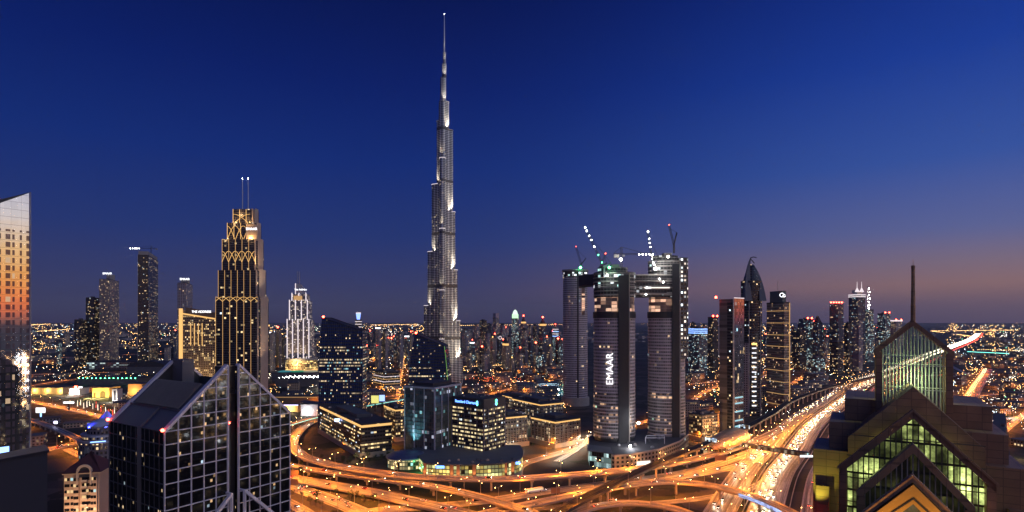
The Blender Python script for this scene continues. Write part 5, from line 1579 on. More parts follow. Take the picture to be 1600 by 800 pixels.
# 14 office block with the blue sign, and its curved podium
def sign_office():
    fp = corner_fp(706, 756, 789, 565, math.atan2(26, 20.4))
    o = bld('ribbon_window_office', 'square office block with rows of lit ribbon windows and a blue rooftop sign', 'office building', fp)
    zt = Z(625, 565); zs = zt - 8.5
    part(o, 'facade', [F_OFFICE, M['roofing']], lambda q: q.prism(fp, 0, zs, 0, 1))
    floor_bands(o, fp, 3.9 - .35, zs - 1, 3.9, 'dark', .9, .3)
    BR = plain('brown_parapet', (.06, .05, .052), .6)
    part(o, 'parapet', BR, lambda q: q.prism(grow(fp, .35), zs, zt + .3))
    part(o, 'roof', M['roofing'], lambda q: q.prism(grow(fp, -1), zt + .3, zt + .6))
    roof_units(o, fp, zt + .6, 10)
    PM = plain('mauve_pier', (.22, .18, .20), .6)
    for i in (3, 0):
        a, b = Vector(fp[i]), Vector(fp[(i + 1) % 4]); n = 5
        for j in range(n + 1):
            if i == 0 and j == 0: continue
            c = a.lerp(b, j / n); e = (b - a).normalized(); no = Vector((e.y, -e.x)); w = .7 if j in (0, n) else .22
            part(o, 'pier', PM, lambda q: q.prism([tuple(c - e * w - no * .1), tuple(c - e * w + no * .5), tuple(c + e * w + no * .5), tuple(c + e * w - no * .1)], 0, zs))
    a, b = Vector(fp[3]), Vector(fp[0]); e = (b - a).normalized(); no = Vector((e.y, -e.x)); L = (b - a).length
    rz = math.atan2(e.y, e.x)
    c = a + e * (L * .16) + no * .75; d = a + e * (L * .86) + no * .75
    part(o, 'sign_panel', plain('sign_panel_navy', (.02, .03, .12), .5), lambda q: q.prism([tuple(c - no * .5), tuple(c), tuple(d), tuple(d - no * .5)], zt - 6.2, zt - 1.4))
    m_ = c.lerp(d, .47) + no * .3
    text(o, 'Standard Chartered', (m_.x, m_.y, zt - 3.9), 3.9, M['signblue'], rz=rz)
    EM = [glow('emblem_green', (.15, .9, .4), 3), glow('emblem_blue', (.2, .5, 1), 3)]
    def emblem(p, rz, h):
        ex = Vector((math.cos(rz), math.sin(rz), 0))
        for s, mm in ((1, EM[0]), (-1, EM[1])):
            pts = [p + ex * (s * h * .22 * math.sin(t * 2 * PI)) + Vector((0, 0, h * (t - .5))) for t in [k / 12 for k in range(13)]]
            part(o, 'emblem', mm, lambda q: q.tube(pts, h * .075, 6))
    p = d - e * 1.6 + no * .5; emblem(Vector((p.x, p.y, zt - 3.8)), rz, 4.6)
    a2, b2 = Vector(fp[0]), Vector(fp[1]); e2_ = (b2 - a2).normalized(); n2 = Vector((e2_.y, -e2_.x)); p = a2.lerp(b2, .55) + n2 * .9
    emblem(Vector((p.x, p.y, zt - 4.0)), math.atan2(e2_.y, e2_.x), 6.0)
    # podium
    fr = [G(664, 744, 0), G(712, 747, 0), G(765, 745.5, 0), G(798, 742, 0), G(814, 735, 0), G(817, 724, 0)]
    front = [(p.x, p.y) for p in smooth_path(fr, 6)]
    back = [(X(812, 590), 596), (X(640, 600), 604), (X(650, 560), 560)]
    poly = front + back
    po = bld('curved_podium', 'low curved podium with glowing yellow windows and orange piers along the flyover', 'building', poly)
    zp = 11.5
    FP_ = facade('podium_glass', 3.4, 3.6, .16, .22, (.07, .06, .05), (.05, .045, .02), 4.0, (1, .74, .2), (.92, .9, .38), .5, .95, .0, 2)
    part(po, 'facade', [FP_, M['roofpale']], lambda q: q.prism(poly, 0, zp, 0, 1))
    part(po, 'roof', M['roofpale'], lambda q: q.prism(grow(poly, .8), zp, zp + 1.0))
    roof_units(po, front, zp + 1.0, 8)
    TC = plain('terracotta_pier', (.42, .17, .08), .7)
    for px, yy in ((664, 744), (706, 746.6), (716, 747), (741, 746.6), (790, 743), (801, 741.5)):
        g = G(px, yy)
        part(po, 'pier', TC, lambda q: q.box(g.x - 1.5, g.x + 1.5, g.y - 1.2, g.y + 1.5, 0, zp + .6))
        lamp('SPOT', (g.x, g.y - 5, 1.5), 2500, (1, .6, .25), po, .3, target=(g.x, g.y, 8), angle=80, blend=.9)
    for px, yy, w in ((690, 745.5, 3.6), (808, 739, 2.0)):
        g = G(px, yy)
        part(po, 'lit_sign', M['signblue'], lambda q: q.box(g.x - w * 1.4, g.x + w * 1.4, g.y - 1.5, g.y - 1.0, zp - 3.2, zp - .9))
    # blue-roofed rotunda at the podium's left end
    cx, cy = X(636, 560), 560
    rp = ellipse(cx, cy, 19, 17, 30)
    ro = bld('rotunda', 'low round pavilion with a dark blue dome roof left of the curved podium', 'pavilion', rp)
    part(ro, 'wall', [facade('rotunda_glass', 2.6, 3.6, .2, .25, (.12, .10, .09), (.02, .03, .03), .35, (1, .8, .4), (.4, .9, .8), .5, .8), M['roofing']], lambda q: q.prism(rp, 0, 10, 0, 1, True))
    part(ro, 'dome_roof', plain('blue_dome_metal', (.10, .13, .24), .4, .4), lambda q: q.loft([[(cx + 20.5 * f * math.cos(2 * PI * k / 30), cy + 18.5 * f * math.sin(2 * PI * k / 30), z) for k in range(30)] for f, z in ((1, 10), (.98, 10.8), (.8, 12.6), (.5, 13.9), (.08, 14.4))], 0, True))
    part(ro, 'base_rim', M['concrete'], lambda q: q.prism(ellipse(cx, cy, 20.4, 18.4, 30), 9.1, 9.98, smooth=True))
    lamp('POINT', (X(657, 540), 535, 5), 4200, (.1, 1, .35), ro, .5)
    part(ro, 'green_lamp', M['green'], lambda q: q.ball((X(657, 540), 536, 4), .5, 7, 4))
sign_office()

# ================================================================== 17 three round towers under construction joined by a sky bridge
F_BALC = facade('round_tower_cladding', 2.4, 3.6, .12, .45, (.46, .42, .46), (.14, .13, .15), .02, WARMW, COOLW, .4, 1.0, .4, 3, rough=.3)
F_BALCLOW = facade('round_tower_low_floors', 2.4, 3.6, .05, .38, (.48, .42, .42), (.10, .09, .09), .12, (1, .6, .34), (.6, 1, .7), .35, .7, .75, 6, rough=.25)
F_SHELL = facade('bare_concrete_floors', 3.6, 3.6, .12, .30, (.16, .145, .14), (.012, .012, .014), .10, (.9, .95, 1), (.6, 1, .95), .6, 1.6, .5, 1, rough=.7)
F_WARMFL = facade('warm_work_floors', 6, 3.6, .05, .15, (.3, .2, .16), (.2, .13, .1), .9, (1, .55, .36), (1, .6, .4), .5, .75, .0, 3, rough=.7)
DKG = plain('dark_hoarding', (.02, .02, .025), .6)
def round_tower(label, pxL, pxR, Y, ybase, ytop, slot, kind):
    zz = lambda py: Z(py, Y)
    a = (X(pxR, Y) - X(pxL, Y)) / 2; cx = (X(pxR, Y) + X(pxL, Y)) / 2; b = a * .78; cy = Y + b
    fp = ellipse(cx, cy, a, b, 36)
    o = bld('round_tower', label, 'tower', fp)
    E = lambda k: ellipse(cx, cy, a + k, b + k, 36)
    if kind == 'slim':
        part(o, 'facade', [F_BALC, M['roofing']], lambda q: q.prism(fp, 0, zz(432), 0, 1, True))
        part(o, 'top_floors', [F_SHELL, M['roofing']], lambda q: q.prism(E(.6), zz(432), zz(422), 0, 1, True))
        part(o, 'roof_rim', M['concrete'], lambda q: q.prism(E(1.6), zz(423), zz(420.5), smooth=True))
        x = X(903, Y)
        part(o, 'dark_seam', DKG, lambda q: q.box(x - 1.2, x + 1.2, cy - b - .5, cy - b * .6, 0, zz(425)))
        part(o, 'warm_stair', F_WARMFL, lambda q: q.prism([(X(909, Y), cy - b * .93), (X(914, Y), cy - b * .93), (X(914, Y), cy), (X(909, Y), cy)], zz(492), zz(446)))
        for z in range(12, int(zz(434)), 8):
            pass
        part(o, 'base', M['concrete'], lambda q: q.prism(E(3), 0, 14, smooth=True))
    else:
        z1, z2, z3, z4 = zz(600), zz(497), zz(487), zz(464)
        part(o, 'lobby', DKG, lambda q: q.prism(E(-1), 0, zz(685)))
        part(o, 'lower_floors', [F_BALCLOW, M['roofing']], lambda q: q.prism(fp, zz(686), zz(615), 0, 1, True))
        part(o, 'facade', [F_BALC, M['roofing']], lambda q: q.prism(E(-.25), zz(615), z2, 0, 1, True))
        part(o, 'hoarding_band', DKG, lambda q: q.prism(E(.5), z2, z3, smooth=True))
        part(o, 'work_floors', [F_WARMFL if kind == 'a' else F_WARMFL, M['roofing']], lambda q: q.prism(E(-1.2), z3, z4, 0, 1, True))
        part(o, 'bare_floors', [F_SHELL, M['roofing']], lambda q: q.prism(E(-.4), z4, zz(ytop + 8), 0, 1, True))
        for py in range(int(ytop) + 10, 463, 7):
            part(o, 'floor_slab', M['concrete'], lambda q: q.prism(E(.35), zz(py) - .35, zz(py) + .35, smooth=True))
        for py in range(506, 690, 8):
            part(o, 'balcony_slab', plain('balcony_slab', (.36, .32, .32), .6) if 'balcony_slab' not in bpy.data.materials else bpy.data.materials['balcony_slab'], lambda q: q.prism(E(.25), zz(py) - .18, zz(py) + .18, smooth=True))
        s0, s1 = X(slot[0], Y), X(slot[1], Y)
        part(o, 'core_slot', DKG, lambda q: q.box(s0, s1, cy - b - 1.4, cy, 0, zz(ytop + 14)))
        part(o, 'slot_frame', M['concrete'], lambda q: [q.box(x - .5, x + .5, cy - b - 2.0, cy - b - 1.3, zz(690), zz(ytop + 12)) for x in (s1,)])
        part(o, 'top_floors', [F_SHELL, M['roofing']], lambda q: q.prism(ellipse(cx - 2, cy, a * .72, b * .72, 30), zz(ytop + 8), zz(ytop), 0, 1, True))
        part(o, 'plant_core', M['concrete'], lambda q: q.box(cx - 4, cx + 5, cy - 4, cy + 6, zz(ytop), zz(ytop - 5)))
    return o, cx, cy, a, b
YS = 610
rtL, *_ = round_tower('slim grey round tower, leftmost of three linked by the sky bridge', 881, 920, 955, 635, 420, None, 'slim')
rtM, mxx, myy, ma, mb_ = round_tower('round tower with white vertical lettering, between its two linked neighbours', 931, 998, YS, 700, 416, (966, 983), 'a')
rtR, rxx, ryy, ra, rb = round_tower('tallest of the three linked round towers, with lit window column and jib crane on top', 1018, 1077, 640, 690, 398, (1050, 1062), 'b')
part(rtR, 'lit_flank', [facade('lit_flank_windows', 4.2, 4.6, .45, .5, (.08, .075, .08), (.01, .01, .012), .6, (1, .85, .7), (.85, .95, 1), .6, 2.0, .1, 1), M['roofing']], lambda q: q.prism([(X(1063, 640), ryy - rb - .2), (X(1076.5, 640), ryy - rb * .8), (X(1076.5, 640), ryy), (X(1063, 640), ryy)], Z(560, 640), Z(402, 640), 0, 1))
text(rtM, 'EMAAR', (X(953, YS), myy - mb_ * .93 - 1.9, Z(576.5, YS)), 10.6, glow('letter_white', (1, .97, 1), 1.6), roll=PI / 2, extrude=.4)
part(rtM, 'letter_rail', DKG, lambda q: [q.box(X(957.5, YS), X(958.3, YS), myy - mb_ * .93 - 1.4, myy - mb_ * .8, Z(606, YS), Z(547, YS))])
sbo = thing('sky_bridge', 'long dark truss sky bridge carried between the tops of the round towers', 'sky bridge', (X(985, 640), 650, 0))
zz = lambda py: Z(py, 640)
part(sbo, 'deck_block', [facade('sky_bridge_wall', 3.4, 4.0, .15, .35, (.07, .06, .065), (.012, .012, .014), .12, (.9, .95, 1), (.6, 1, .9), .5, 1.8, .8, 3, rough=.6), M['roofing']], lambda q: q.prism([(X(932, 640), 640), (X(1056, 640), 640), (X(1056, 660), 664), (X(932, 660), 664)], zz(459), zz(430), 0, 1))
for py in (429.5, 439, 449, 459.5):
    part(sbo, 'truss_chord', M['concrete'], lambda q: q.box(X(932, 640), X(1056, 640), 639.2, 640.2, zz(py) - .5, zz(py) + .6))
part(sbo, 'soffit', M['dark'], lambda q: q.prism([(X(940, 640), 642), (X(1052, 640), 642), (X(1052, 660), 662), (X(940, 660), 662)], zz(464), zz(459.6)))
part(sbo, 'cantilever', M['dark'], lambda q: q.prism([(X(905, 660), 664), (X(934, 645), 645), (X(934, 660), 668), (X(905, 700), 700)], lambda x, y: Z(446, y) if x < -0 else zz(445), lambda x, y: zz(430) + 2))
part(sbo, 'lit_gallery', glow('gallery_light', (1, .88, .8), 1.2), lambda q: q.box(X(1006, 640), X(1046, 640), 638.9, 639.15, zz(450.6), zz(448.6)))
for px, py in ((1009, 460), (1036, 441), (950, 452), (1030, 436)):
    beacon(sbo, (X(px, 640), 638.6, zz(py)), .7, 'whitelamp', 'work_lamp')
for (px, py, Yb, m_, r) in ((970, 405.5, 640, 'whitelamp', 1.5), (907, 418, 950, 'green', 2.0), (952, 418, 606, 'green', 1.3), (949, 430, 606, 'whitelamp', .9), (1021, 413, 634, 'whitelamp', 1.5), (1024, 420, 634, 'whitelamp', 1.5), (1044, 401, 634, 'whitelamp', 1.1), (998, 661, 600, 'whitelamp', 1.3), (985, 697, 585, 'whitelamp', 1.1)):
    o = thing('work_light', 'bright %s work light %s' % ('green' if m_ == 'green' else 'white', {970: 'under the hammerhead crane above the sky bridge', 907: 'on the slim round tower roof', 952: 'on the lettered round tower roof', 949: 'just under the roof of the lettered round tower', 1021: 'upper of two beside the tallest round tower', 1024: 'lower of two beside the tallest round tower', 1044: 'on the top floor of the tallest round tower', 998: 'at the foot of the lettered round tower', 985: 'on the podium deck before the lettered round tower'}[px]), 'work light', tuple(P(px, py + 3, Yb)))
    p = P(px, py, Yb)
    part(o, 'lamp', M[m_], lambda q: q.ball(p, r, 8, 5))
    part(o, 'stand', M['dark'], lambda q: q.bar((p.x, p.y + r, p.z - r * 2.4), (p.x, p.y + r, p.z), .3))
    if py > 600: lamp('POINT', p + Vector((0, -4, 3)), 9000, (.9, .93, 1), o, .5)
    elif Yb < 700: lamp('POINT', p + Vector((0, -4, 1)), 5000, (.3, 1, .5) if m_ == 'green' else (.9, .95, 1), o, .5)
def luffing(label, px0, py0, px1, py1, Y, lights, mats, counter=None):
    o = thing('luffing_crane', label, 'crane', tuple(P(px0, py0 + 4, Y)))
    a, b = P(px0, py0, Y), P(px1, py1, Y)
    part(o, 'jib', M['dark'], lambda q: lattice_boom(q, a, b, 1.5 * Y / 640))
    part(o, 'tower_head', M['dark'], lambda q: (q.bar(a + Vector((0, 0, -9)), a + Vector((0, 0, 2)), 1.8, 1.8)))
    part(o, 'counter_jib', M['dark'], lambda q: q.bar(a, a + (Vector(counter) if counter else Vector((7, 0, 5))), 1.3, 1.3))
    part(o, 'pendant', M['dark'], lambda q: q.bar(a + (Vector(counter) if counter else Vector((7, 0, 5))), a.lerp(b, .8), .3))
    for i, f in enumerate(lights):
        beacon(o, a.lerp(b, f) + Vector((0, -1.2, 0)), .52 if mats[i] != 'green' else .5, mats[i], 'jib_lamp')
    return o
luffing('luffing crane with white lamps up its leaning jib above the lettered round tower', 944, 418, 913, 353, 612, (.12, .3, .5, .66, .76, .88, .96), ['green', 'green', 'whitelamp', 'whitelamp', 'whitelamp', 'whitelamp', 'whitelamp'])
luffing('luffing crane with the brightest lamp string, left of the tallest round tower', 1020, 412, 1012, 360, 632, (.05, .15, .25, .5, .62, .74, .95), ['whitelamp'] * 7)
luffing('dark luffing crane with no lamps standing on the tallest round tower', 1053, 383, 1045, 351, 645, (.98,), ['red'], (3.2, 0, 14))
luffing('small luffing crane with a red tip on the slim round tower', 908, 413, 900, 385, 955, (.99,), ['red'], (8, 0, 10))
hammerhead('hammerhead crane with a row of small lamps above the sky bridge', 971, 397, 426, 959, 1021, 652, 5)
c = luffing('short crane with a pink-red lamp behind the lettered round tower', 938, 418, 946, 396, 625, (.99,), ['red'])
# podium of the linked towers
def linked_podium():
    fr = [G(920, 700), G(921, 725), G(960, 733), G(985, 731), G(1030, 722), G(1062, 708), G(1076, 696)]
    front = [(p.x, p.y) for p in fr[1:]]
    poly = front + [(X(1076, 690), 690), (X(935, 690), 690), (fr[0].x, fr[0].y)]
    o = bld('tower_podium', 'low stepped podium under the linked round towers with a lit glass corner', 'building', poly)
    zp = 12
    part(o, 'wall', [facade('podium_render', 5, 4, .5, .45, (.30, .2, .15), (.02, .02, .02), .18, (1, .7, .4), COOLW, .4, .8), M['roofing']], lambda q: q.prism(poly, 0, zp, 0, 1))
    part(o, 'parapet', plain('pink_parapet', (.42, .3, .25), .7), lambda q: [q.bar((*poly[i], zp + .7), (*poly[i + 1], zp + .7), .5, 1.5) for i in range(5)])
    g = G(926, 724)
    gp = [(X(921, 560), 560), (X(955, 548), 548), (X(955, 560), 572), (X(921, 575), 585)]
    part(o, 'glass_corner', [facade('podium_glass_corner', 2.5, 5, .08, .1, (.1, .1, .1), (.02, .03, .03), .98, (.6, .95, .9), (.7, 1, 1), .5, .7, 0, 3), M['roofpale']], lambda q: q.prism(gp, 0, 14.5, 0, 1))
    part(o, 'corner_roof', M['roofpale'], lambda q: q.prism(grow(gp, 1.5), 14.5, 15.3))
    roof_units(o, poly, zp, 12, 1.2)
    # white frame canopy on the deck
    fx, fy = X(1022, 610), 606
    WHT = plain('white_frame', (.6, .58, .62), .5)
    part(o, 'canopy_frame', WHT, lambda q: [q.bar(a, b, .6, .6) for a, b in (((fx - 10, fy, 12), (fx - 10, fy, 18)), ((fx + 10, fy, 12), (fx + 10, fy, 18)), ((fx - 10, fy, 18), (fx + 10, fy, 18)), ((fx - 10, fy, 18), (fx - 6, fy + 12, 18)), ((fx + 10, fy, 18), (fx + 13, fy + 12, 18)), ((fx - 6, fy + 12, 18), (fx + 13, fy + 12, 18)))])
    for px in (975, 1000, 1040, 1066):
        g = G(px, 738 - (px - 960) * .22)
        lamp('POINT', (g.x, g.y - 3, 8), 3000, (1, .55, .2), o, .5)
    for px, w in ((988, 3), (1006, 7)):
        Yp = G(px, 729).y
        part(o, 'shop_window', glow('shop_window_light', (1, .93, .8), 1.4) if 'shop_window_light' not in bpy.data.materials else bpy.data.materials['shop_window_light'], lambda q: q.prism([(X(px, Yp) - w, Yp - 1.2), (X(px, Yp) + w, Yp + 2.4 * w / 4 - 1.2), (X(px, Yp) + w, Yp + 2.4 * w / 4 - .8), (X(px, Yp) - w, Yp - .8)], 1, 5))
linked_podium()

# ================================================================== 18-20 three tall towers beside the highway
o, fp, zt = tower('slab_tower', 'brown-edged slab tower whose glass side mirrors the dusk sky, red lamp on top', 1124, 1146, 1162, 469, 690, 38, facade('slab_brown', 40, 3.8, .0, .05, (.20, .175, .17), (.17, .15, .145), 0, framerough=.5), yb=690, plant=False)
a, b = Vector(fp[0]), Vector(fp[1]); e = (b - a).normalized(); no = Vector((e.y, -e.x))
SKYG = facade('sky_mirror_glass', 2.6, 3.9, .04, .05, (.10, .10, .11), (.55, .53, .55), .04, WARMW, (.5, .9, 1), .5, .9, .6, 4, rough=.04, glassmetal=.9)
part(o, 'mirror_side', SKYG, lambda q: q.prism([tuple(a + no * .5 + e * .6), tuple(b + no * .5), tuple(b), tuple(a + e * .6)], 0, zt + 3))
part(o, 'top_light_line', M['whiteline'], lambda q: q.prism([tuple(a + no * .9), tuple(b + no * .9), tuple(b + no * .55), tuple(a + no * .55)], zt + 2.4, zt + 3.2))
a, b = Vector(fp[3]), Vector(fp[0]); e = (b - a).normalized(); no = Vector((e.y, -e.x))
part(o, 'dark_glass_bay', F_DARK, lambda q: q.prism([tuple(a + e * (b - a).length * .58 + no * .6), tuple(b - e * .5 + no * .6), tuple(b - e * .5), tuple(a + e * (b - a).length * .58)], 0, zt - 2))
part(o, 'corner_fin', plain('pale_fin', (.42, .36, .34), .5), lambda q: q.prism([tuple(b + Vector((-.8, -.9))), tuple(b + Vector((.8, -.9))), tuple(b + Vector((.8, .3))), tuple(b + Vector((-.8, .3)))], 0, zt + 1.4))
for py in (623, 632, 645, 659, 668):
    part(o, 'lit_floor', glow('teal_floor_light', (.45, .85, .95), .8) if 'teal_floor_light' not in bpy.data.materials else bpy.data.materials['teal_floor_light'], lambda q: q.prism([tuple(Vector(fp[0]).lerp(Vector(fp[1]), .1) + Vector((.8, -.8))), tuple(Vector(fp[0]).lerp(Vector(fp[1]), .85) + Vector((.8, -.8))), tuple(Vector(fp[0]).lerp(Vector(fp[1]), .85) + Vector((.4, .2))), tuple(Vector(fp[0]).lerp(Vector(fp[1]), .1) + Vector((.4, .2)))], Z(py, 690), Z(py, 690) + 1.6))
beacon(o, (X(1125, 690), Vector(fp[3]).y - 1, zt + 4), 1.5)

def horned():
    Y = 850; zz = lambda py: Z(py, Y)
    cx, cy = X(1181, Y), Y + 16
    fp = ellipse(cx, cy, 15, 14, 20)
    o = bld('horned_tower', 'dark slender tower crowned by two curving horn-like fins', 'tower', fp)
    part(o, 'facade', [F_DARK, M['roofing']], lambda q: q.prism(fp, 0, zz(438), 0, 1, True))
    part(o, 'upper_facade', [F_DARK, M['roofing']], lambda q: q.loft([[(p[0], p[1], z) for p in ellipse(cx, cy, r, r, 20)] for r, z in ((12, zz(438)), (8, zz(424)), (2.5, zz(412)))], 0, True))
    for s, ytip, n in ((-1, 400, 9), (1, 412, 9)):
        def horn(q):
            rings = []
            for k in range(n + 1):
                t = k / n
                x = cx + s * (10.5 * (1 - t ** 2.6 * .8))
                z = zz(470) + (zz(ytip) - zz(470)) * t
                w = 9.5 * (1 - t) ** .7 + .5; d = 9 * (1 - t) + .6
                lean = -s * 3 * math.sin(t * PI)
                rings.append([(x - w / 2, cy - 12 + 9 * t - d / 2, z), (x + w / 2, cy - 12 + 9 * t - d / 2, z), (x + w / 2, cy - 12 + 9 * t + d / 2, z), (x - w / 2, cy - 12 + 9 * t + d / 2, z)])
            q.loft(rings)
        part(o, 'horn_fin', plain('horn_metal', (.08, .075, .09), .4, .4) if 'horn_metal' not in bpy.data.materials else bpy.data.materials['horn_metal'], horn)
    for s in (-1, 1):
        part(o, 'horn_tip', M['dark'], lambda q: q.tube([(cx + s * 3, cy - 4, zz(410 if s > 0 else 402)), (cx - s * 1, cy - 4, zz(405 if s > 0 else 400)), (cx - s * 6 if s < 0 else cx - s * 3, cy - 4, zz(403 if s > 0 else 401))], .7, 5))
    for f_ in (-.55, .55):
        part(o, 'pale_mullion', plain('horn_mullion', (.2, .19, .22), .5), lambda q: q.box(cx + 15 * f_ - .6, cx + 15 * f_ + .6, cy - 14 * .86 - .6, cy - 10, 0, zz(442)))
    part(o, 'side_wing', [F_GREY, M['roofing']], lambda q: q.prism([(X(1162, Y), Y + 2), (X(1169, Y), Y - 2), (X(1172, Y), Y + 16), (X(1163, Y), Y + 18)], 0, zz(536), 0, 1))
    for k in range(13):
        z = zz(545 + k * 7.5)
        part(o, 'lit_bay', glow('lit_bay_light', (.9, .92, 1), 1.3) if 'lit_bay_light' not in bpy.data.materials else bpy.data.materials['lit_bay_light'], lambda q: q.box(cx - 4.8, cx + 1.2, cy - 15.4, cy - 13.6, z, z + 1.7))
    part(o, 'amber_crown_line', M['amber'], lambda q: q.box(cx - 5.2, cx + 2, cy - 15.4, cy - 13.6, zz(539), zz(536)))
horned()
o, fp, zt = tower('gold_banded_tower', 'brown tower ringed by thin golden light bands with a small emblem on its cap', 1198, 1225, 1233.5, 473, 920, 15, facade('banded_wall', 2.6, 4, .4, .45, (.24, .18, .16), (.05, .04, .04), .08, (1, .6, .3), COOLW, .2, .9, .2, 2), bands=[Z(p, 920) for p in (486, 505, 524, 542, 561, 580, 598, 617, 634)], plant=False)
cp_ = [(centroid(fp)[0] + (p[0] - centroid(fp)[0]) * .72, centroid(fp)[1] + (p[1] - centroid(fp)[1]) * .72) for p in fp]
part(o, 'cap_block', plain('cap_teal_grey', (.08, .10, .11), .5), lambda q: q.prism(cp_, zt + 1, Z(454, 920)))
part(o, 'antenna', M['steel'], lambda q: q.cyl(*centroid(fp), Z(455, 920), Z(437, 920), .6, .3, 6))
part(o, 'emblem', M['sign'], lambda q: (q.tube([(X(1221 + 3.2 * math.cos(t), 915), 913.5, Z(461 + 3.0 * math.sin(t), 915)) for t in [k * .5 for k in range(12)]], .5, 5)))
part(o, 'emblem', M['sign'], lambda q: (q.tube([(X(1224.5 + 2.0 * math.cos(t), 915), 913.4, Z(462 + 2.0 * math.sin(t), 915)) for t in [k * .5 for k in range(12)]], .45, 5)))
part(o, 'gold_corner_strip', M['goldsoft'], lambda q: q.prism([(fp[1][0] - .5, fp[1][1] - 1), (fp[1][0] + .6, fp[1][1] - 1), (fp[1][0] + .6, fp[1][1] + .2), (fp[1][0] - .5, fp[1][1] + .2)], 10, zt))

# ================================================================== 21 cluster to the right, before the stone building
GR = 'towers of the far right cluster'
tower('red_topped_tower', 'dark tower with a row of red lamps on its roof, before the white-crowned pair', 1296, 1310, 1318, 476, 1700, 22, F_BLUE, antenna=None)
p5 = [x for x in bpy.data.objects if x.name.startswith('red_topped_tower')][0]
for k in range(5): beacon(p5, (X(1298 + k * 4.2, 1690), 1688, Z(472.5, 1690)), 2.2)
tower('lower_dark_tower', 'dark tower with yellow-lit windows standing in front of the red-lamped tower', 1297, 1309, 1317, 535, 1500, 22, F_DARK)
o, fp, zt = tower('white_crowned_tower', 'twin-masted tower with glowing white crown bands and two lit pinnacles', 1326, 1340, 1352, 462, 1900, 20, F_BLUE, plant=False)
for py in (461, 464): part(o, 'crown_band', M['whiteline'], lambda q: hband(q, fp, Z(py, 1900), 2.4, 1.0))
cc = centroid(fp)
part(o, 'crown_block', M['steel'], lambda q: q.prism([(cc[0] + (p[0] - cc[0]) * .6, cc[1] + (p[1] - cc[1]) * .6) for p in fp], zt, Z(453, 1900)))
for dx in (-9, 6):
    part(o, 'lit_pinnacle', M['whiteline'], lambda q: (q.cyl(cc[0] + dx, cc[1] - 16, Z(456, 1900), Z(450, 1900), 7, 1.6, 10), q.cyl(cc[0] + dx, cc[1] - 16, Z(450.3, 1900), Z(440, 1900), 1.1, .5, 6)))
o, fp, zt = tower('white_dotted_tower', 'tower with a white dotted mast close behind the white-crowned tower', 1346, 1356, 1365, 484, 2000, 20, F_COOL, plant=False)
cc = centroid(fp)
part(o, 'mast', M['steel'], lambda q: q.cyl(cc[0], cc[1], zt, Z(446, 2000), 2.6, 1.0, 6))
for k in range(7): beacon(o, (cc[0] + (k % 2) * 3, cc[1] - 8, Z(482 - k * 5.2, 2000)), 1.7, 'whitelamp', 'mast_lamp')
for nm, lb, L, C, Rr, yt, Y, mat, red in (
        ('slim_dark_tower', 'slim dark tower between the red-lamped tower and the white-crowned tower', 1319, 1325, 1331, 505, 1650, F_DARK, False),
        ('brown_slab_tower', 'brown slab tower in front of the white-crowned tower with few lit windows', 1332, 1342, 1348, 500, 1600, F_GREY, False),
        ('blue_capped_tower', 'blue-lit office tower with twin red lamps, left neighbour of the stone building lantern', 1371, 1383, 1391, 490, 2100, F_COOL, True),
        ('grey_flat_tower', 'grey tower with a white-lit cornice just behind the lantern gable', 1390, 1400, 1410, 501, 2300, F_GREY, True),
        ('black_office_tower', 'black office tower with greenish lit windows and red roof lamps, right of the gold-banded tower', 1248, 1262, 1270, 499, 1750, F_COOL, True),
        ('low_black_tower', 'shorter black tower in front of the greenish office tower', 1238, 1250, 1260, 517, 1650, F_DARK, False),
        ('tapered_tower', 'narrow-topped dark tower right of the greenish office tower', 1270, 1278, 1285, 505, 1720, F_BLUE, False),
        ('blue_lit_office', 'office tower with glowing blue floors between the linked round towers and the slab tower', 1076, 1092, 1105, 513, 1500, F_COOL, False),
        ('dark_red_lamp_tower', 'dark tower with red lamps left of the brown slab tower', 1106, 1114, 1122, 496, 1600, F_DARK, True)):
    o, fp, zt = tower(nm, lb, L, C, Rr, yt, Y, 20, mat, red=False)
    if red:
        for d in (0, .8):
            p = Vector(fp[0]).lerp(Vector(fp[1]), d); beacon(o, (p.x, p.y - 1, zt + 4), 2.4)
    if nm == 'tapered_tower':
        c2 = centroid(fp); part(o, 'tapered_crown', M['dark'], lambda q: q.loft([[(c2[0] + (p[0] - c2[0]) * f, c2[1] + (p[1] - c2[1]) * f, z) for p in fp] for f, z in ((.98, zt), (.15, zt + 22))]))
    if nm == 'blue_lit_office':
        for k in range(3): part(o, 'blue_light_band', M['blueline'], lambda q: hband(q, fp, zt - 3 - k * 5.2, 1.6, .5))
    if nm == 'grey_flat_tower': part(o, 'lit_cornice', M['whiteline'], lambda q: hband(q, fp, zt - 3, 5, .6))

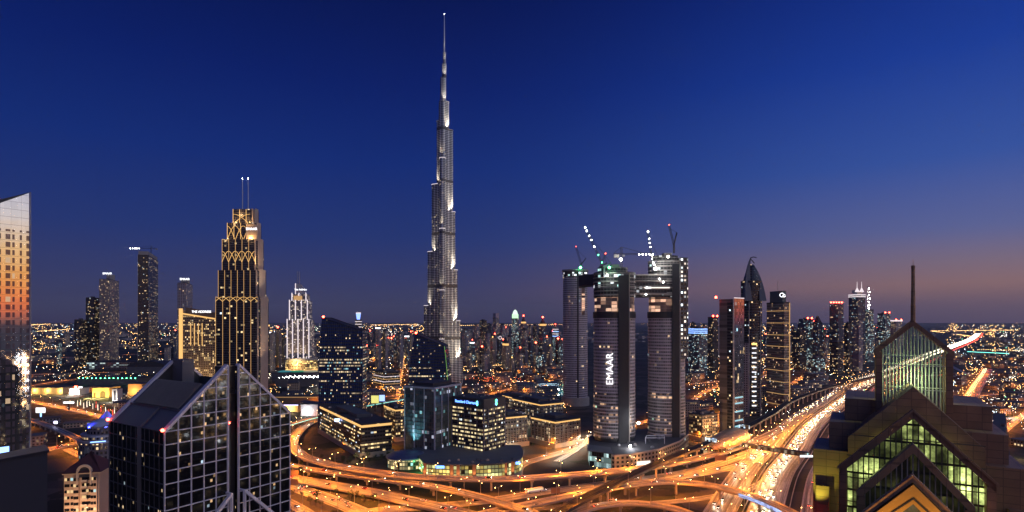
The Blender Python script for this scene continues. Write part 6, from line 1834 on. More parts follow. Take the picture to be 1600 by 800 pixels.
# ================================================================== offices and low blocks of the middle distance
def low_office(label, L, C, Rr, ytop, ybase, ang, mat, cornice='goldline', name='low_office', pili=None, plantm='roofing', zc=2.0, lampc=(1, .66, .3), light=0):
    Y = FP * HC / (ybase - Y0)
    fp = corner_fp(L, C, Rr, Y, math.radians(ang))
    o = bld(name, label, 'office building', fp)
    zt = Z(ytop, Y)
    part(o, 'facade', [mat, M['roofing']], lambda q: q.prism(fp, 0, zt, 0, 1))
    floor_bands(o, fp, 6.2, zt - 3.5, 4.0, 'dark' if mat is not F_ARAB else 'concrete', .8, .3)
    roofcap(o, fp, zt, 1.0, 'roofing', True, .5)
    roof_units(o, fp, zt + 1.0, 9, 1.3)
    if cornice: part(o, 'cornice_light', M[cornice], lambda q: hband(q, fp, zt - zc, zc * .8, .25))
    if pili:
        for i in (3, 0): part(o, 'pilaster_row', M['concrete'], lambda q: pil(q, fp, pili, 0, zt - zc - .5, .8, .6, (i,)))
    part(o, 'arcade', plain('arcade_stone', (.40, .33, .25), .7) if 'arcade_stone' not in bpy.data.materials else bpy.data.materials['arcade_stone'], lambda q: q.prism(grow(fp, 2.2), 0, 5.2))
    if light:
        c = Vector(fp[0]) + Vector((0, -14)); lamp('POINT', (c.x, c.y, 9), light, lampc, o, .6)
    return o, fp, zt
F_ARAB = facade('arcade_office_wall', 3.6, 4.2, .42, .35, (.24, .2, .17), (.015, .015, .02), .30, (1, .78, .48), (.8, .95, 1), .4, .75, .2, 2)
low_office('black and cream office block with golden lit cornice and tall pilasters, nearest the round towers', 830, 868, 906, 659, 700, 38, F_ARAB, pili=6, light=6000)
low_office('dark office block with golden lit cornice just right of the ribbon-window block', 770, 789, 823, 652, 700, 30, F_ARAB, pili=7, light=5000)
low_office('dark low office with lit windows and a blue-white roof sign behind the cornice-lit blocks', 800, 845, 880, 632, 668, 32, F_ARAB)
low_office('dark block with two golden cornice pieces behind the ribbon-window block', 785, 815, 842, 624, 655, 30, F_ARAB)
o, fp, zt = low_office('broad dark office with orange-lit top floor and blue sign below the blue bowed tower', 500, 565, 612, 664, 716, 33, facade('orange_top_office', 3.2, 3.9, .1, .4, (.06, .05, .05), (.012, .012, .016), .36, (1, .72, .34), (.7, .85, 1), .35, 1.3, .8, 6), zc=3, light=5000)
a, b = Vector(fp[3]), Vector(fp[0]); p = a.lerp(b, .5) + Vector((0, -1.2))
part(o, 'blue_sign', glow('pale_blue_sign', (.35, .5, 1), 5), lambda q: q.box(p.x - 4, p.x + 4, p.y - .8, p.y - .2, zt - 8, zt - 4.6))
part(o, 'round_roof_court', M['dark'], lambda q: q.prism(ellipse(*centroid(fp), 16, 13, 24), zt + 1, zt + 3, smooth=True))
o, fp, zt = low_office('small dark annex with yellow-lit floors between the blue bowed tower and the teal block', 600, 618, 634, 640, 690, 30, F_WARM, zc=2)
o, fp, zt = low_office('wavy white-banded low block in front of the needle spire tower', 584, 600, 625, 582, 608, 35, F_DARK, None)
for k in range(6): part(o, 'white_band', M['goldsoft'] if k % 2 else M['whiteline'], lambda q: q.prism(grow(fp, .6 + .4 * math.sin(k)), zt * (.12 + .15 * k), zt * (.12 + .15 * k) + 1.0))
low_office('dim stone office with yellow ground-floor windows at the foot of the brown slab tower', 1076, 1097, 1121, 650, 690, 32, F_WARM, None, light=3000)
o, fp, zt = low_office('low white-grey hotel with dark window rows before the far right cluster', 1262, 1276, 1290, 560, 590, 25, F_COOL, None)
low_office('glass block with golden lit roof edge at the right edge beside the stone building', 1552, 1571, 1640, 648, 712, 50, facade('right_glass', 4, 4, .08, .1, (.07, .07, .08), (.01, .012, .02), .12, (1, .8, .5), COOLW, .2, .9), 'goldline', zc=3, light=6000)

# ================================================================== mall and low city on the left
MALL = []
def hall(label, L, Rr, ytop, ybase, mat, dep=40, name='mall_hall', cat='mall', rot=0, extra=None):
    Y = FP * HC / (ybase - Y0)
    a, b = X(L, Y), X(Rr, Y)
    fp = [(a, Y), (b, Y + (b - a) * rot), (b - rot * dep, Y + dep), (a - rot * dep, Y + dep)]
    o = bld(name, label, cat, fp)
    zt = Z(ytop, Y)
    part(o, 'facade', [mat, M['roofpale']], lambda q: q.prism(fp, 0, zt, 0, 1))
    part(o, 'roof', M['roofing'], lambda q: q.prism(grow(fp, .5), zt, zt + .9))
    return o, fp, zt
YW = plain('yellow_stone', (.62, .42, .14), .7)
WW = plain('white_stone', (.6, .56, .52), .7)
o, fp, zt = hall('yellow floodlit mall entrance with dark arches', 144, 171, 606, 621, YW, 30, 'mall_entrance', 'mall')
for i, (f0, r_) in enumerate(((.62, .16), (.15, .07))):
    cx = fp[0][0] + (fp[1][0] - fp[0][0]) * f0; w = (fp[1][0] - fp[0][0]) * r_
    part(o, 'arch_opening', plain('arch_dark', (.08, .05, .02), .7) if not i else bpy.data.materials['arch_dark'], lambda q: q.face([(cx - w, fp[0][1] - .3, 0), (cx + w, fp[0][1] - .3, 0)] + [(cx + w * math.cos(t), fp[0][1] - .3, zt * .42 + w * .9 * math.sin(t)) for t in [PI * k / 8 for k in range(9)]]))
for f0 in (.1, .4, .9): lamp('POINT', (fp[0][0] + (fp[1][0] - fp[0][0]) * f0, fp[0][1] - 13, 5), 30000, (1, .76, .25), o, .6)
o, fp, zt = hall('white floodlit mall pavilion with red and blue signs', 108, 124, 607, 617, WW, 26, 'mall_pavilion', 'mall')
for f0 in (.3, .8): lamp('POINT', (fp[0][0] + (fp[1][0] - fp[0][0]) * f0, fp[0][1] - 9, 6), 22000, (1, .9, .75), o, .6)
part(o, 'red_sign', M['red'], lambda q: q.box(fp[1][0] - 9, fp[1][0] - 4, fp[0][1] - .8, fp[0][1] - .3, zt - 2, zt + 5))
part(o, 'white_sign', M['sign'], lambda q: q.box(fp[1][0] - 1, fp[1][0] + 6, fp[0][1] - .8, fp[0][1] - .3, zt + 1, zt + 4))
o, fp, zt = hall('slim white-lit mall portal beside the yellow entrance', 175, 183, 608, 627, WW, 14, 'mall_portal', 'mall')
lamp('POINT', (fp[0][0] + 5, fp[0][1] - 9, 6), 20000, (1, .93, .8), o, .6)
part(o, 'framed_opening', M['dark'], lambda q: q.box(fp[0][0] + 3, fp[0][0] + 7, fp[0][1] - .4, fp[0][1] + .2, 2, zt - 3))
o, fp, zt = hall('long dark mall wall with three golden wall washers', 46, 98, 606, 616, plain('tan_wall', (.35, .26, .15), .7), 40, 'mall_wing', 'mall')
for f0 in (.16, .54, .94): lamp('POINT', (fp[0][0] + (fp[1][0] - fp[0][0]) * f0, fp[0][1] - 4, 7), 16000, (1, .66, .2), o, .5)
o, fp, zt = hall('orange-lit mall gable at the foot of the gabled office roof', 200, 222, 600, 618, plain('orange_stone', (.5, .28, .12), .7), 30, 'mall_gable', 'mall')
lamp('POINT', (fp[0][0] + 12, fp[0][1] - 10, 8), 30000, (1, .55, .2), o, .6)
o, fp, zt = hall('broad flat mall roof with green edge lights', 120, 215, 592, 601, M['roofpale'], 60, 'mall_roof_block', 'mall')
for k in range(14): beacon(o, (fp[0][0] + (fp[1][0] - fp[0][0]) * (k + .5) / 14, fp[0][1] - .5, zt + 1.6), .9, 'green', 'green_roof_lamp')
o, fp, zt = hall('very long pale roofed hall stretching behind the mall', 135, 330, 566, 577, facade('long_hall_wall', 8, 5, .1, .3, (.22, .22, .23), (.06, .07, .08), .3, (.7, .9, .85), (.7, .95, 1), .6, .7, .3, 4), 80, 'long_hall', 'hall')
def vault(q):
    cx, cy, w = X(228, 1560), 1560, 52
    q.loft([[(cx + w * math.cos(t), cy + d, 18 + 16 * math.sin(t)) for t in [PI * k / 14 for k in range(15)]] for d in (0, 50)][::-1], 0, True)
o2 = thing('vaulted_hall', 'dark vaulted hall roof rising in front of the very long pale hall', 'hall', (X(228, 1560), 1560, 0))
part(o2, 'vault', M['dark'], vault)
part(o2, 'base_wall', M['roofpale'], lambda q: q.box(X(228, 1560) - 53, X(228, 1560) + 53, 1559, 1611, 0, 18))
# mall beyond the gabled office
o, fp, zt = hall('tan shopping arcade wall with lit parapet, right behind the gabled office', 418, 496, 620, 630, plain('brown_arcade', (.22, .16, .1), .7), 26, 'arcade_block', 'mall')
part(o, 'parapet_light', M['goldsoft'], lambda q: q.box(fp[0][0], fp[1][0], fp[0][1] - .5, fp[0][1] - .1, zt - 1, zt - .3))
o, fp, zt = hall('white lit showroom with dark sloping roof between the grid front and the blue bowed tower', 470, 496, 632, 650, WW, 22, 'showroom', 'shop')
part(o, 'shop_window', glow('showroom_light', (1, .98, .92), 2.5), lambda q: q.box(fp[0][0] + 3, fp[0][0] + 9, fp[0][1] - .4, fp[0][1] + .1, 3, 9))
part(o, 'sloping_roof', M['dark'], lambda q: q.face([(fp[0][0] - 3, fp[0][1] - 2, zt + 4), (fp[1][0] + 3, fp[0][1] - 2, zt), (fp[1][0] + 3, fp[2][1], zt), (fp[0][0] - 3, fp[2][1], zt + 4)]))
lamp('POINT', (fp[0][0] + 10, fp[0][1] - 8, 7), 12000, (.85, .9, 1), o, .6)
o, fp, zt = hall('amber-lit shop with a violet sign strip behind the right shoulder of the gabled office', 440, 466, 634, 644, plain('amber_shop', (.5, .36, .16), .7), 20, 'corner_shop', 'shop')
lamp('POINT', (fp[0][0] + 14, fp[0][1] - 6, 6), 16000, (1, .75, .35), o, .6)
part(o, 'violet_sign', glow('violet_sign', (.7, .6, 1), 2.5), lambda q: q.box(fp[0][0] - 4, fp[1][0], fp[0][1] - .6, fp[0][1] - .2, zt + .2, zt + 1.6))
for L_, R2, yt, yb, lab in ((425, 492, 583, 596, 'flat grey mall roof with a green skylight field behind the arcade'), (430, 500, 592, 604, 'lamp-studded flat mall roof terrace nearer the arcade')):
    o, fp, zt = hall(lab, L_, R2, yt, yb, M['roofpale'], 60, 'mall_roof_block', 'mall')
    if 'green' in lab:
        for j, (f0, col) in enumerate(((.2, 'teal'), (.5, 'green'), (.8, 'sand'))):
            cx = fp[0][0] + (fp[1][0] - fp[0][0]) * f0; cy = (fp[0][1] + fp[2][1]) / 2
            part(o, 'skylight', glow('skylight_' + col, {'teal': (.05, .35, .4), 'green': (.03, .4, .2), 'sand': (.5, .45, .3)}[col], .55), lambda q: q.loft([[(cx + 18 * k * math.cos(2 * PI * i / 16), cy + 20 * k * math.sin(2 * PI * i / 16), z) for i in range(16)] for k, z in ((1, zt + .9), (.7, zt + 3), (.1, zt + 4))], 0, True))
    else:
        for a_ in range(9):
            for b_ in range(4):
                beacon(o, (fp[0][0] + (fp[1][0] - fp[0][0]) * (a_ + .5) / 9 + b_ * 2, fp[0][1] + 60 * (b_ + .5) / 4, zt + 1.8), .45, 'whitelamp', 'roof_lamp')

# blue-lit billboard and small signs by the road
def billboard(label, px, py, Y, w, h, mat, post):
    p = P(px, py, Y)
    o = thing('billboard', label, 'billboard', (p.x, p.y, 0))
    part(o, 'panel', M['dark'], lambda q: q.box(p.x - w / 2 - .4, p.x + w / 2 + .4, p.y, p.y + .8, p.z - h / 2 - .4, p.z + h / 2 + .4))
    part(o, 'screen', mat, lambda q: q.box(p.x - w / 2, p.x + w / 2, p.y - .25, p.y - .02, p.z - h / 2, p.z + h / 2))
    part(o, 'post', post, lambda q: q.box(p.x - 1, p.x + 1, p.y + .1, p.y + .7, 0, p.z - h / 2 - .4))
billboard('bright white billboard on a blue-lit post beside the mall road', 63.5, 641, 835, 13.5, 7.2, M['sign'], M['blueline'])
billboard('long bluish-white lit sign lying low across the mall car park', 107.5, 629, 915, 17, 2.6, M['sign'], M['dark'])
billboard('small violet-white lit sign beside the mall road', 87, 660, 740, 4.2, 3.2, glow('violet_white', (.75, .7, 1), 6), M['dark'])
billboard('blue outdoor screen right of the slanted blue tower, over the yellow-lit arch', 597, 622, 850, 8, 9, glow('blue_screen', (.3, .45, 1), 2), M['dark'])
billboard('yellow-green lit picture screen behind the blue bowed tower', 586, 624, 900, 12, 12, glow('olive_screen', (.75, .7, .2), 1.2), M['dark'])

# palms wrapped in light strings at the mall
def palm(label, lit):
    o = thing('palm_tree', label, 'palm tree', (0, 0, 0), 0, 'light-wrapped palms at the mall')
    q = MB(); q.tube([(0, 0, 0), (.1, 0, 3), (.2, 0, 7)], lambda i: .34 - .06 * i, 6); q.build('trunk', lit, o, local=True)
    q = MB()
    for k in range(11):
        a = 2 * PI * k / 11; L = 3.0 + .5 * math.sin(k * 3)
        c, s = math.cos(a), math.sin(a)
        for j in range(4):
            t0, t1 = j / 4, (j + 1) / 4
            h = lambda t: 7 + 1.3 * t - 2.6 * t * t + .4 * math.sin(k * 5)
            w0, w1 = .55 * (1 - t0) + .06, .55 * (1 - t1) + .06
            q.face([(.2 + c * L * t0 - s * w0, s * L * t0 + c * w0, h(t0)), (.2 + c * L * t1 - s * w1, s * L * t1 + c * w1, h(t1)), (.2 + c * L * t1 + s * w1, s * L * t1 - c * w1, h(t1)), (.2 + c * L * t0 + s * w0, s * L * t0 - c * w0, h(t0))])
    q.build('crown', plain('palm_leaf', (.05, .07, .025), .7) if 'palm_leaf' not in bpy.data.materials else bpy.data.materials['palm_leaf'], o, local=True)
    return o
pw = palm('palm with its trunk wrapped in white fairy lights by the mall road', glow('fairy_white', (1, .85, .65), 2.2))
prd = palm('palm with its trunk wrapped in red lights by the mall road', glow('fairy_red', (1, .08, .05), 1.6))
spots = [(121, 635), (126, 633), (131, 638), (136, 636), (140, 634), (145, 639), (150, 637), (153, 641), (158, 643), (165, 646), (170, 648), (176, 649), (179, 646)]
for i, (px, py) in enumerate(spots):
    g = G(px, py); pr = prd if i in (6, 8, 10, 11) else pw
    if not pr.get('put'):
        pr['put'] = 1; pr.location = g; pr.scale = (1.5, 1.5, 1.5)
    else:
        d = dup(pr, g, RND.uniform(0, 6)); d.scale = (1.5,) * 3 if i % 2 else (1.35,) * 3
for pr in (pw, prd):
    del pr['put']

# broad-leaved trees in the dark islands of the interchange and by the offices
LEAF = plain('tree_leaves', (.05, .07, .03), .8, var=.5, scale=.9)
BARK = plain('tree_bark', (.1, .075, .05), .9)
def broad_tree(seed, label):
    r = random.Random(seed)
    o = thing('tree', label, 'tree', (0, 0, 0), 0, 'trees of the interchange islands')
    q = MB(); q.tube([(0, 0, 0), (.1, .05, 1.6), (.2, 0, 3)], lambda i: .26 - .05 * i, 6)
    for k in range(4):
        a = k * 1.6 + r.random(); q.tube([(.15, 0, 2.2), (.15 + math.cos(a) * 1.2, math.sin(a) * 1.2, 3.8), (.1 + math.cos(a) * 1.8, math.sin(a) * 1.8, 4.8)], lambda i: .13 - .03 * i, 5)
    q.build('trunk', BARK, o, local=True)
    q = MB()
    for c in range(9):
        a, rr = r.uniform(0, 6.28), r.uniform(.3, 2.0); cc = (rr * math.cos(a), rr * math.sin(a), r.uniform(3.2, 5.8)); cr = r.uniform(.7, 1.25)
        for k in range(26):
            d = Vector((r.gauss(0, 1), r.gauss(0, 1), r.gauss(0, .8))).normalized() * cr * r.uniform(.4, 1)
            p = Vector(cc) + d; s = r.uniform(.18, .4)
            u = Vector((r.gauss(0, 1), r.gauss(0, 1), r.gauss(0, 1))).normalized(); v = u.orthogonal().normalized()
            q.face([p + u * s, p + v * s * .6, p - u * s, p - v * s * .6])
    q.build('crown', LEAF, o, local=True)
    return o
TREES = [broad_tree(k, 'small leafy tree standing in a dark verge near the interchange ramps') for k in (1, 2, 3)]
tspots = []
for _ in range(4000):
    px, py = RND.uniform(455, 1240), RND.uniform(690, 798)
    g = G(px, py)
    if is_free(g.x, g.y, 2.5) and all((g - h).length > 7 for h in tspots): tspots.append(g)
    if len(tspots) >= 70: break
for i, g in enumerate(tspots):
    t_ = TREES[i % 3]
    if i < 3: t_.location = g
    else:
        d = dup(t_, g, RND.uniform(0, 6)); s = RND.uniform(.8, 1.4); d.scale = (s, s, s)
print('trees', len(tspots))

# ================================================================== skyline beyond the spired tower
SKY = [  # px centre, width, top row, depth, facade, crown, words
    (728, 14, 516, 2000, F_GREY, None, 'squat grey tower directly right of the needle spire tower'),
    (744, 11, 509, 2300, F_GREY, None, 'grey tower second right from the needle spire tower'),
    (755, 11, 501, 2500, F_DARK, None, 'darkest tall tower just right of the needle spire tower'),
    (764, 8, 507, 2450, F_BLUE, None, 'narrow blue-grey tower left of the pale-topped tower'),
    (775, 10, 497, 2400, F_GREY, 'pale', 'tower topped by a pale unlit box, left of the green-crowned tower'),
    (738, 9, 536, 1850, F_COOL, 'wsign', 'short tower with a small white sign and greenish lit side'),
    (750, 10, 530, 1800, F_SAND, None, 'sand tower in the front rank below the darkest tall tower'),
    (762, 10, 521, 1850, F_GREY, None, 'grey front-rank tower with few warm windows'),
    (770, 9, 528, 1750, F_SAND, 'gold', 'front-rank tower with one golden lamp on its roof'),
    (781, 9, 523, 1900, F_BLUE, 'ring', 'tower with a pale ring sign near its top'),
    (790, 12, 541, 1700, F_SAND, 'goldcrown', 'brown tower with a glowing golden crown, in front of the green-crowned tower'),
    (805, 11, 498, 1950, F_COOL, 'green', 'tall tower with a green and white lit crown and bright window columns'),
    (818, 9, 506, 2100, F_SAND, 'goldred', 'stepped tower with golden lantern top and red lamp beside the green-crowned tower'),
    (820, 13, 515, 1900, F_GREY, None, 'broad grey tower shoulder below the golden lantern top'),
    (829, 8, 524, 1800, F_BLUE, None, 'teal-grey tower on the right of the broad grey tower'),
    (837, 8, 540, 1750, F_SAND, 'red', 'brown tower with a red glowing roof left of the gold-capped twin'),
    (848, 12, 510, 1850, F_BLUE, 'goldred', 'tower with white edge lines, gold cap and red lamp near the slim round tower'),
    (859, 9, 541, 1700, F_SAND, 'gold', 'short sand tower with an orange-lit top near the slim round tower'),
    (868, 9, 514, 2200, F_COOL, 'lines', 'blue-lit tower with bright horizontal lines beside the slim round tower'),
    (876, 9, 535, 1750, F_COOL, None, 'pale tower touching the slim round tower on its left'),
    (800, 8, 560, 1600, F_SAND, 'gold', 'low sand tower with a gold lamp at the foot of the green-crowned tower'),
    (812, 10, 552, 1650, F_GREY, None, 'low grey tower at the foot of the broad grey tower'),
    (733, 9, 552, 1650, F_SAND, None, 'low sand tower beside the foot of the needle spire tower'),
    (757, 10, 553, 1600, F_GREY, None, 'low grey tower in the front row with scattered warm windows'),
    (842, 9, 556, 1600, F_COOL, None, 'low pale tower below the gold-capped twin'),
    (591, 10, 513, 1700, F_GREY, 'wsign', 'grey slab with white sign, left of a paired slab between the two bowed towers'),
    (602, 9, 517, 1720, F_GREY, None, 'grey slab paired with the white-signed slab'),
    (625, 10, 522, 1750, F_GREY, None, 'dark residential slab between the paired slabs and the green-edged bowed tower'),
    (637, 8, 526, 1800, F_BLUE, 'wsign', 'short slab with a white sign touching the green-edged bowed tower'),
    (560, 10, 500, 1900, F_DARK, 'bluecrown', 'tower with a blue glowing lantern crown behind the blue bowed tower'),
    (426, 9, 520, 1700, F_GREY, 'wsign', 'grey tower with white roof sign right of the golden tower'),
    (436, 9, 516, 1750, F_SAND, 'red', 'brown tower with a red roof lamp left of the white-lit hotel'),
    (444, 6, 532, 1800, F_GREY, None, 'thin grey tower left of the white-lit hotel'),
    (490, 9, 534, 1750, F_GREY, None, 'grey tower between the white-lit hotel and the blue bowed tower'),
    (1083, 8, 505, 2100, F_DARK, None, 'dark tower behind the blue-lit office floors'),
    (1240, 7, 512, 2200, F_DARK, None, 'dark far tower behind the greenish office tower'),
    (1362, 7, 506, 2400, F_COOL, None, 'cool-lit far tower right of the white dotted mast'),
    (1290, 6, 528, 2000, F_GREY, None, 'grey far tower left of the red-lamped tower'),
    (92, 9, 536, 1900, F_COOL, None, 'pale low tower left of the stepped black tower near the mirror tower'),
    (262, 10, 540, 1900, F_GREY, None, 'low grey tower between the tall dark tower and the grey sign tower'),
]
for i, (px, w, yt, Y, mat, crown, words_) in enumerate(SKY):
    ang = math.radians(18 + 14 * ((i * 7) % 5) / 4)
    L_, C_, R2 = px - w / 2, px - w / 2 + w * (.45 + .1 * ((i * 3) % 4) / 3), px + w / 2
    fp = corner_fp(L_, C_, R2, Y, ang)
    o = bld('skyline_tower', words_, 'tower', fp, 'skyline towers', pad=1)
    zt = Z(yt, Y); c = centroid(fp)
    sc = lambda f: [(c[0] + (p[0] - c[0]) * f, c[1] + (p[1] - c[1]) * f) for p in fp]
    part(o, 'facade', [mat, M['roofing']], lambda q: q.prism(fp, 0, zt, 0, 1))
    part(o, 'roof', M['roofing'], lambda q: q.prism(grow(fp, .4), zt, zt + 1.6))
    if crown in (None, 'wsign', 'red', 'gold', 'ring', 'lines'):
        part(o, 'plant_room', M['roofpale'], lambda q: q.prism(sc(.5), zt + 1.6, zt + 6))
    fr = (fp[0][0], fp[0][1] - 1.5)
    if crown == 'pale': part(o, 'pale_top_box', plain('pale_top', (.5, .36, .38), .7), lambda q: q.prism(sc(.9), zt + 1.6, zt + 20))
    if crown == 'wsign': part(o, 'roof_sign', M['sign'], lambda q: q.box(fr[0] - 9, fr[0] + 6, fr[1] - .6, fr[1], zt - 1, zt + 2.6))
    if crown in ('red', 'goldred'): beacon(o, (c[0], c[1] - 8, zt + (9 if crown == 'red' else 30)), 2.6)
    if crown == 'gold': beacon(o, (c[0], fr[1], zt + 3), 2.4, 'amber', 'amber_lamp')
    if crown == 'ring': part(o, 'ring_sign', M['whiteline'], lambda q: q.tube([(fr[0] + 5 * math.cos(t), fr[1] - .6, zt - 10 + 5 * math.sin(t)) for t in [k * .524 for k in range(13)]], .9, 5))
    if crown == 'lines':
        for k in range(4): part(o, 'line_light', M['blueline'] if k % 2 else M['whiteline'], lambda q: hband(q, fp, zt - 2 - 9 * k, 2.0, .5))
    if crown in ('goldcrown', 'goldred'):
        part(o, 'gold_crown', M['goldline'], lambda q: q.prism(sc(.85), zt + 1.6, zt + 8))
        part(o, 'crown_cap', M['roofing'], lambda q: q.loft([[(p[0], p[1], z) for p in sc(f)] for f, z in ((.8, zt + 8), (.45, zt + 16), (.1, zt + 26))]))
        part(o, 'gold_lantern', M['goldsoft'], lambda q: q.prism(sc(.3), zt + 13, zt + 20))
    if crown == 'green':
        part(o, 'green_crown', glow('green_crown_light', (.55, 1, .55), 1.4), lambda q: q.prism(sc(.9), zt + 1.6, zt + 15))
        part(o, 'crown_cap', glow('white_green_light', (.8, 1, .85), 1.2), lambda q: q.loft([[(p[0], p[1], z) for p in sc(f)] for f, z in ((.8, zt + 15), (.5, zt + 26), (.1, zt + 31))]))
        part(o, 'antenna', M['steel'], lambda q: q.cyl(c[0], c[1], zt + 30, zt + 44, .8, .4, 5))
    if crown == 'bluecrown':
        part(o, 'blue_lantern', glow('blue_lantern_light', (.22, .35, 1), 2.4), lambda q: q.loft([[(p[0], p[1], z) for p in sc(f)] for f, z in ((.45, zt + 1), (.5, zt + 4), (.75, zt + 22))]))
        part(o, 'lantern_rim', M['whiteline'], lambda q: q.prism(sc(.78), zt + 22, zt + 25))
        for k in range(3): part(o, 'white_band', M['whiteline'], lambda q: hband(q, fp, zt - 6 - 9 * k, 2, .5))
EXTRA = 'mid-rise towers of the second rank'
# a dimmer second rank behind, down to the horizon
BACK = 'far hazy towers on the horizon'
def back_rank(lab, x0, x1, n, y0, y1, Y0_, Y1_):
    for k in range(n):
        px = x0 + (x1 - x0) * (k + RND.uniform(.1, .9)) / n; w = RND.uniform(4.5, 9); Y = RND.uniform(Y0_, Y1_)
        fp = corner_fp(px - w / 2, px, px + w / 2, Y, math.radians(RND.uniform(20, 50)))
        o = bld('far_tower', lab, 'tower', fp, BACK, pad=1)
        zt = Z(RND.uniform(y0, y1), Y)
        part(o, 'facade', [RND.choice([F_GREY, F_DARK, F_BLUE, F_SAND]), M['roofing']], lambda q: q.prism(fp, 0, zt, 0, 1))
        part(o, 'roof_block', M['roofing'], lambda q: q.prism([(centroid(fp)[0] + (p[0] - centroid(fp)[0]) * .6, centroid(fp)[1] + (p[1] - centroid(fp)[1]) * .6) for p in fp], zt, zt + RND.uniform(4, 14)))
        if RND.random() < .35: beacon(o, (fp[0][0], fp[0][1] - 2, zt + 6), 2.6)
back_rank('mid-rise tower of the packed rank right of the needle spire tower', 724, 880, 26, 518, 552, 1750, 2500)
back_rank('mid-rise tower among the blocks between golden tower and white-lit hotel', 420, 500, 8, 520, 548, 1900, 2600)
back_rank('mid-rise tower among the blocks between the bowed glass towers', 572, 640, 8, 524, 548, 1900, 2600)
back_rank('mid-rise tower in the packed rank behind the gold-banded tower', 1078, 1300, 22, 508, 545, 1800, 2600)
back_rank('dim far tower on the horizon between the needle spire tower and the round towers', 722, 880, 34, 508, 535, 2500, 3600)
back_rank('dim far tower on the horizon between the two bowed glass towers', 574, 645, 9, 515, 530, 2600, 3600)
back_rank('dim far tower on the horizon right of the round towers', 1078, 1130, 9, 508, 522, 2300, 3200)
back_rank('dim far tower on the horizon behind the far right cluster', 1236, 1420, 22, 503, 522, 2500, 4200)
back_rank('dim far tower on the horizon left of the golden tower', 60, 330, 14, 512, 530, 3000, 5000)

# ------------------------------------------------------------------ low blocks of the city
LOWM = [facade('low_block_%d' % i, 3.6, 3.5, .45, .45, c, (.02, .02, .025), l, WARMW, COOLW, .3, e_, .3, 2) for i, (c, l, e_) in enumerate((((.26, .22, .20), .16, 1.0), ((.2, .18, .21), .14, 1.1), ((.32, .25, .2), .2, 1.0), ((.14, .14, .17), .16, 1.1)))]
nlow = 0
def low_city(lab, grp, x0, x1, y0, y1, n, h0, h1, s0, s1):
    global nlow
    c_ = 0
    for _ in range(n * 30):
        if c_ >= n: break
        px, py = RND.uniform(x0, x1), y0 + (y1 - y0) * RND.random() ** 1.3
        g = G(px, py); w, d = RND.uniform(s0, s1), RND.uniform(s0, s1)
        if not is_free(g.x, g.y, max(w, d) * .6): continue
        fp = rect(g.x, g.y, w, d, RND.choice([.3, .6, .2]) + RND.uniform(-.1, .1))
        o = bld('low_block', lab, 'building', fp, grp, pad=2)
        h = RND.uniform(h0, h1)
        m_ = RND.choice(LOWM)
        part(o, 'facade', [m_, M['roofing']], lambda q: q.prism(fp, 0, h, 0, 1))
        part(o, 'parapet', RND.choice([M['roofing'], M['roofpale']]), lambda q: q.prism(grow(fp, .3), h - .2, h + .8))
        c_ += 1; nlow += 1
low_city('low city block with a few lit windows on the plain left of the golden tower', 'low blocks left of the golden tower', 50, 335, 512, 572, 60, 6, 22, 25, 70)
low_city('low city block among the mall roads left of the gabled office', 'low blocks around the mall', 50, 230, 585, 700, 14, 5, 12, 14, 30)
low_city('low city block between the gabled office and the needle spire tower', 'low blocks before the spire', 425, 660, 530, 640, 52, 6, 24, 18, 50)
low_city('low city block at the foot of the skyline right of the needle spire tower', 'low blocks below the skyline', 720, 885, 566, 640, 34, 6, 18, 16, 44)
low_city('low city block near the round towers and the highway', 'low blocks along the highway', 1070, 1370, 540, 668, 44, 6, 24, 18, 46)
low_city('low villa block on the dark plain right of the highway', 'low blocks right of the highway', 1480, 1605, 520, 700, 90, 5, 12, 14, 34)
print('low blocks', nlow)
LOTS = [o for o in bpy.data.objects if o.name.startswith(('low_block', 'low_office')) and o.parent is None]
for k, o in enumerate(LOTS):
    if k % 2 == 0 and o.location.y < 2300:
        dup(LP1, (o.location.x - 4, o.location.y - RND.uniform(24, 34), 0), RND.uniform(0, 6), 'single-arm sodium street lamp on a lot between the low city blocks', 'sodium lamps between the low blocks')

# far, uncountable: the carpet of lights and roofs down to the horizon
q = MB()
for _ in range(900):
    px, py = RND.uniform(-200, 1800), 506 + 30 * RND.random() ** 1.6
    g = G(px, py)
    if not is_free(g.x, g.y, 30): continue
    w = RND.uniform(25, 80); q.prism(rect(g.x, g.y, w, w * RND.uniform(.6, 1.2), RND.uniform(0, 1.5)), 0, RND.uniform(6, 26), 0, 1)
q.build('distant_city', [F_GREY, M['roofing']], kind='stuff')
LC = {'amber': ((1, .52, .16), 14), 'white': ((1, .9, .75), 14), 'cool': ((.7, .9, 1), 12), 'green': ((.25, 1, .55), 8)}
def lights(kind, n, x0, x1, y0, y1, pw_, size=.55, rows=0, z=9):
    q = MB()
    cl = [(RND.uniform(x0, x1), RND.uniform(y0, y1)) for _ in range(max(3, n // 40))]
    for k in range(n):
        if RND.random() < .45:
            c = RND.choice(cl); px, py = c[0] + RND.gauss(0, (x1 - x0) * .03), c[1] + RND.gauss(0, (y1 - y0) * .02)
        else:
            px, py = RND.uniform(x0, x1), y0 + (y1 - y0) * RND.random() ** pw_
        py = max(py, 505.2)
        g = G(px, py)
        if g.y < 700: continue
        if not is_free(g.x, g.y, 1.5): continue
        dot_(q, (g.x, g.y, RND.uniform(3, z)), size * (g.y / 900) * RND.uniform(.5, 1.25))
    c, st = LC[kind]
    return q.build('distant_%s_lights' % kind, glow('far_light_%s_%d' % (kind, len(bpy.data.materials)), c, st), kind='stuff')
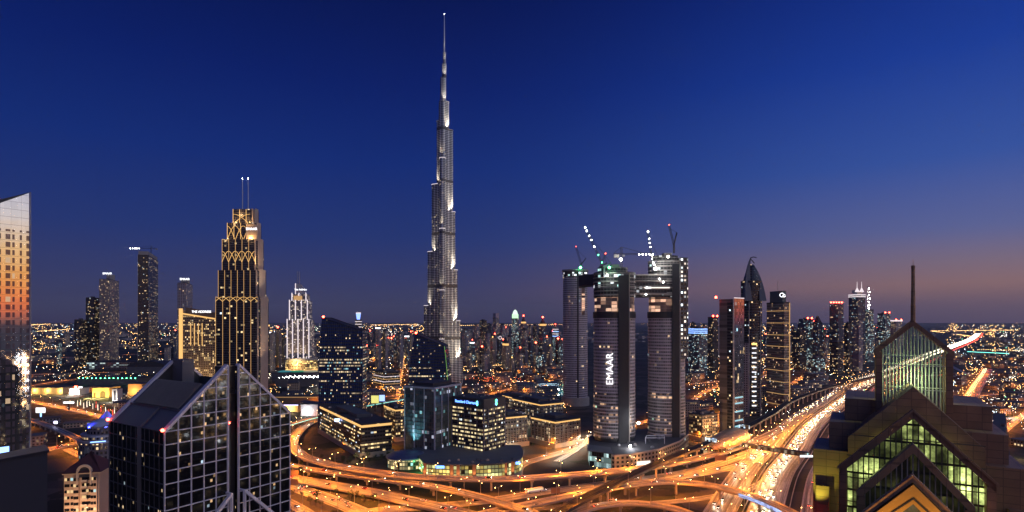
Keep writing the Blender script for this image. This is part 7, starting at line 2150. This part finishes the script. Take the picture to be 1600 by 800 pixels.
for x0, x1, y0, y1, k in ((45, 345, 507, 600, 1.0), (415, 720, 508, 640, 1.0), (715, 890, 545, 650, .8), (1076, 1400, 508, 660, 1.0), (1480, 1610, 508, 700, 1.0)):
    A = (x1 - x0) * (y1 - y0) / 28000 * k
    lights('amber', int(900 * A), x0, x1, y0, y1, 1.6, .41)
    lights('white', int(360 * A), x0, x1, y0, y1, 1.5, .34)
    lights('cool', int(190 * A), x0, x1, y0, y1, 1.5, .36)
    lights('green', int(26 * A), x0, x1, y0, y1, 1.4, .42)
q = MB(); q_ = MB()                                  # the city on the other side, seen only in the glass
for _ in range(1800):
    x_, y_ = RND.uniform(90, 1700), RND.uniform(-500, 360)
    if y_ > 0 and x_ < y_ * 1.0 + 40: continue
    dot_(q if RND.random() < .62 else q_, (x_, y_, RND.uniform(2, 40)), RND.uniform(.4, 1.3) * (1 + x_ / 900))
q.build('distant_amber_lights', glow('rear_amber', (1, .55, .2), 40), kind='stuff'); q_.build('distant_white_lights', glow('rear_white', (.9, .95, 1), 36), kind='stuff')
lights('amber', 200, 0, 1600, 505.2, 509, 1.0, .22, z=30)
q = MB()                                             # rows of road lamps far out
for (xa, ya, xb, yb, n) in ((40, 520, 110, 515, 34), (40, 508, 80, 506.5, 26), (180, 523, 220, 522, 16), (1455, 518, 1585, 516.5, 60), (1455, 518, 1525, 528, 40), (1530, 549, 1600, 551, 20), (580, 508, 655, 507, 40), (718, 509, 880, 507, 50), (560, 566, 640, 560, 30), (720, 578, 800, 574, 30), (1090, 575, 1240, 560, 40), (1236, 570, 1300, 556, 30)):
    for k in range(n):
        g = G(xa + (xb - xa) * k / n, ya + (yb - ya) * k / n)
        dot_(q, (g.x, g.y, 9), .42 * g.y / 900)
q.build('distant_road_lamps', glow('far_road_lamp', (1, .55, .2), 12), kind='stuff')
# glow of the crowd by the lake, teal-lit water pool and long teal strip on the right plain
q = MB()
for k in range(90):
    g = G(RND.gauss(770, 20), RND.gauss(593, 3)); dot_(q, (g.x, g.y, 3), RND.uniform(.3, .7))
q.build('crowd_lights', glow('crowd_red_light', (1, .16, .06), 7), kind='stuff')
pool = [G(828, 598), G(885, 600), G(884, 618), G(822, 616)]
q = MB(); q.face([(p.x, p.y, .05) for p in pool])
t = T('pool_water'); n = t.noise(t.obj(), .05, 4)
q.build('water', t.bsdf((.02, .10, .12), .08, 0, emit=t.scale((.03, .16, .18, 1), n)), kind='structure')
for k in range(7):
    g = G(833 + k * 6.6, 613)
    o = thing('pool_lamp', 'white lamp on the near edge of the teal lit pool', 'lamp', tuple(g), 0, 'lamps along the teal pool')
    part(o, 'bulb', M['whitelamp'], lambda q: q.ball((g.x, g.y, 5), 1.3, 7, 4)); part(o, 'post', M['lampsteel'], lambda q: q.cyl(g.x, g.y, 0, 4.2, .2, .15, 6))
    if k % 2 == 0: lamp('POINT', (g.x, g.y - 2, 6), 26000, (.5, .9, 1), o, .6)
ga, gb = G(1510, 550, 8), G(1575, 553, 8)
o = thing('lit_bridge', 'long low bridge outlined in teal light on the plain right of the lantern', 'bridge', tuple(Vector((ga.x, ga.y, 0))))
part(o, 'deck', M['dark'], lambda q: q.bar(ga, gb, 8, 2)); part(o, 'light_strip', glow('teal_bridge_light', (.2, .8, .7), 3), lambda q: q.bar(ga + Vector((0, -5, 1)), gb + Vector((0, -5, 1)), 1, 3.5))
for f_ in (.05, .5, .95): part(o, 'pier', M['concrete'], lambda q: q.cyl(*ga.lerp(gb, f_)[:2], 0, 7, 1.5, 1.5, 8))

# ------------------------------------------------------------------ evening haze
q = MB(); q.box(-14000, 16000, -1500, 26000, -1.5, 900)
t = T('haze_air')
pv = t.n('ShaderNodeVolumePrincipled')
pv.inputs['Color'].default_value = (.86, .86, .92, 1); pv.inputs['Density'].default_value = 2e-5; pv.inputs['Anisotropy'].default_value = .2
t.t.links.new(pv.outputs[0], t.out.inputs['Volume'])
q.build('haze', t.mat, kind='stuff')
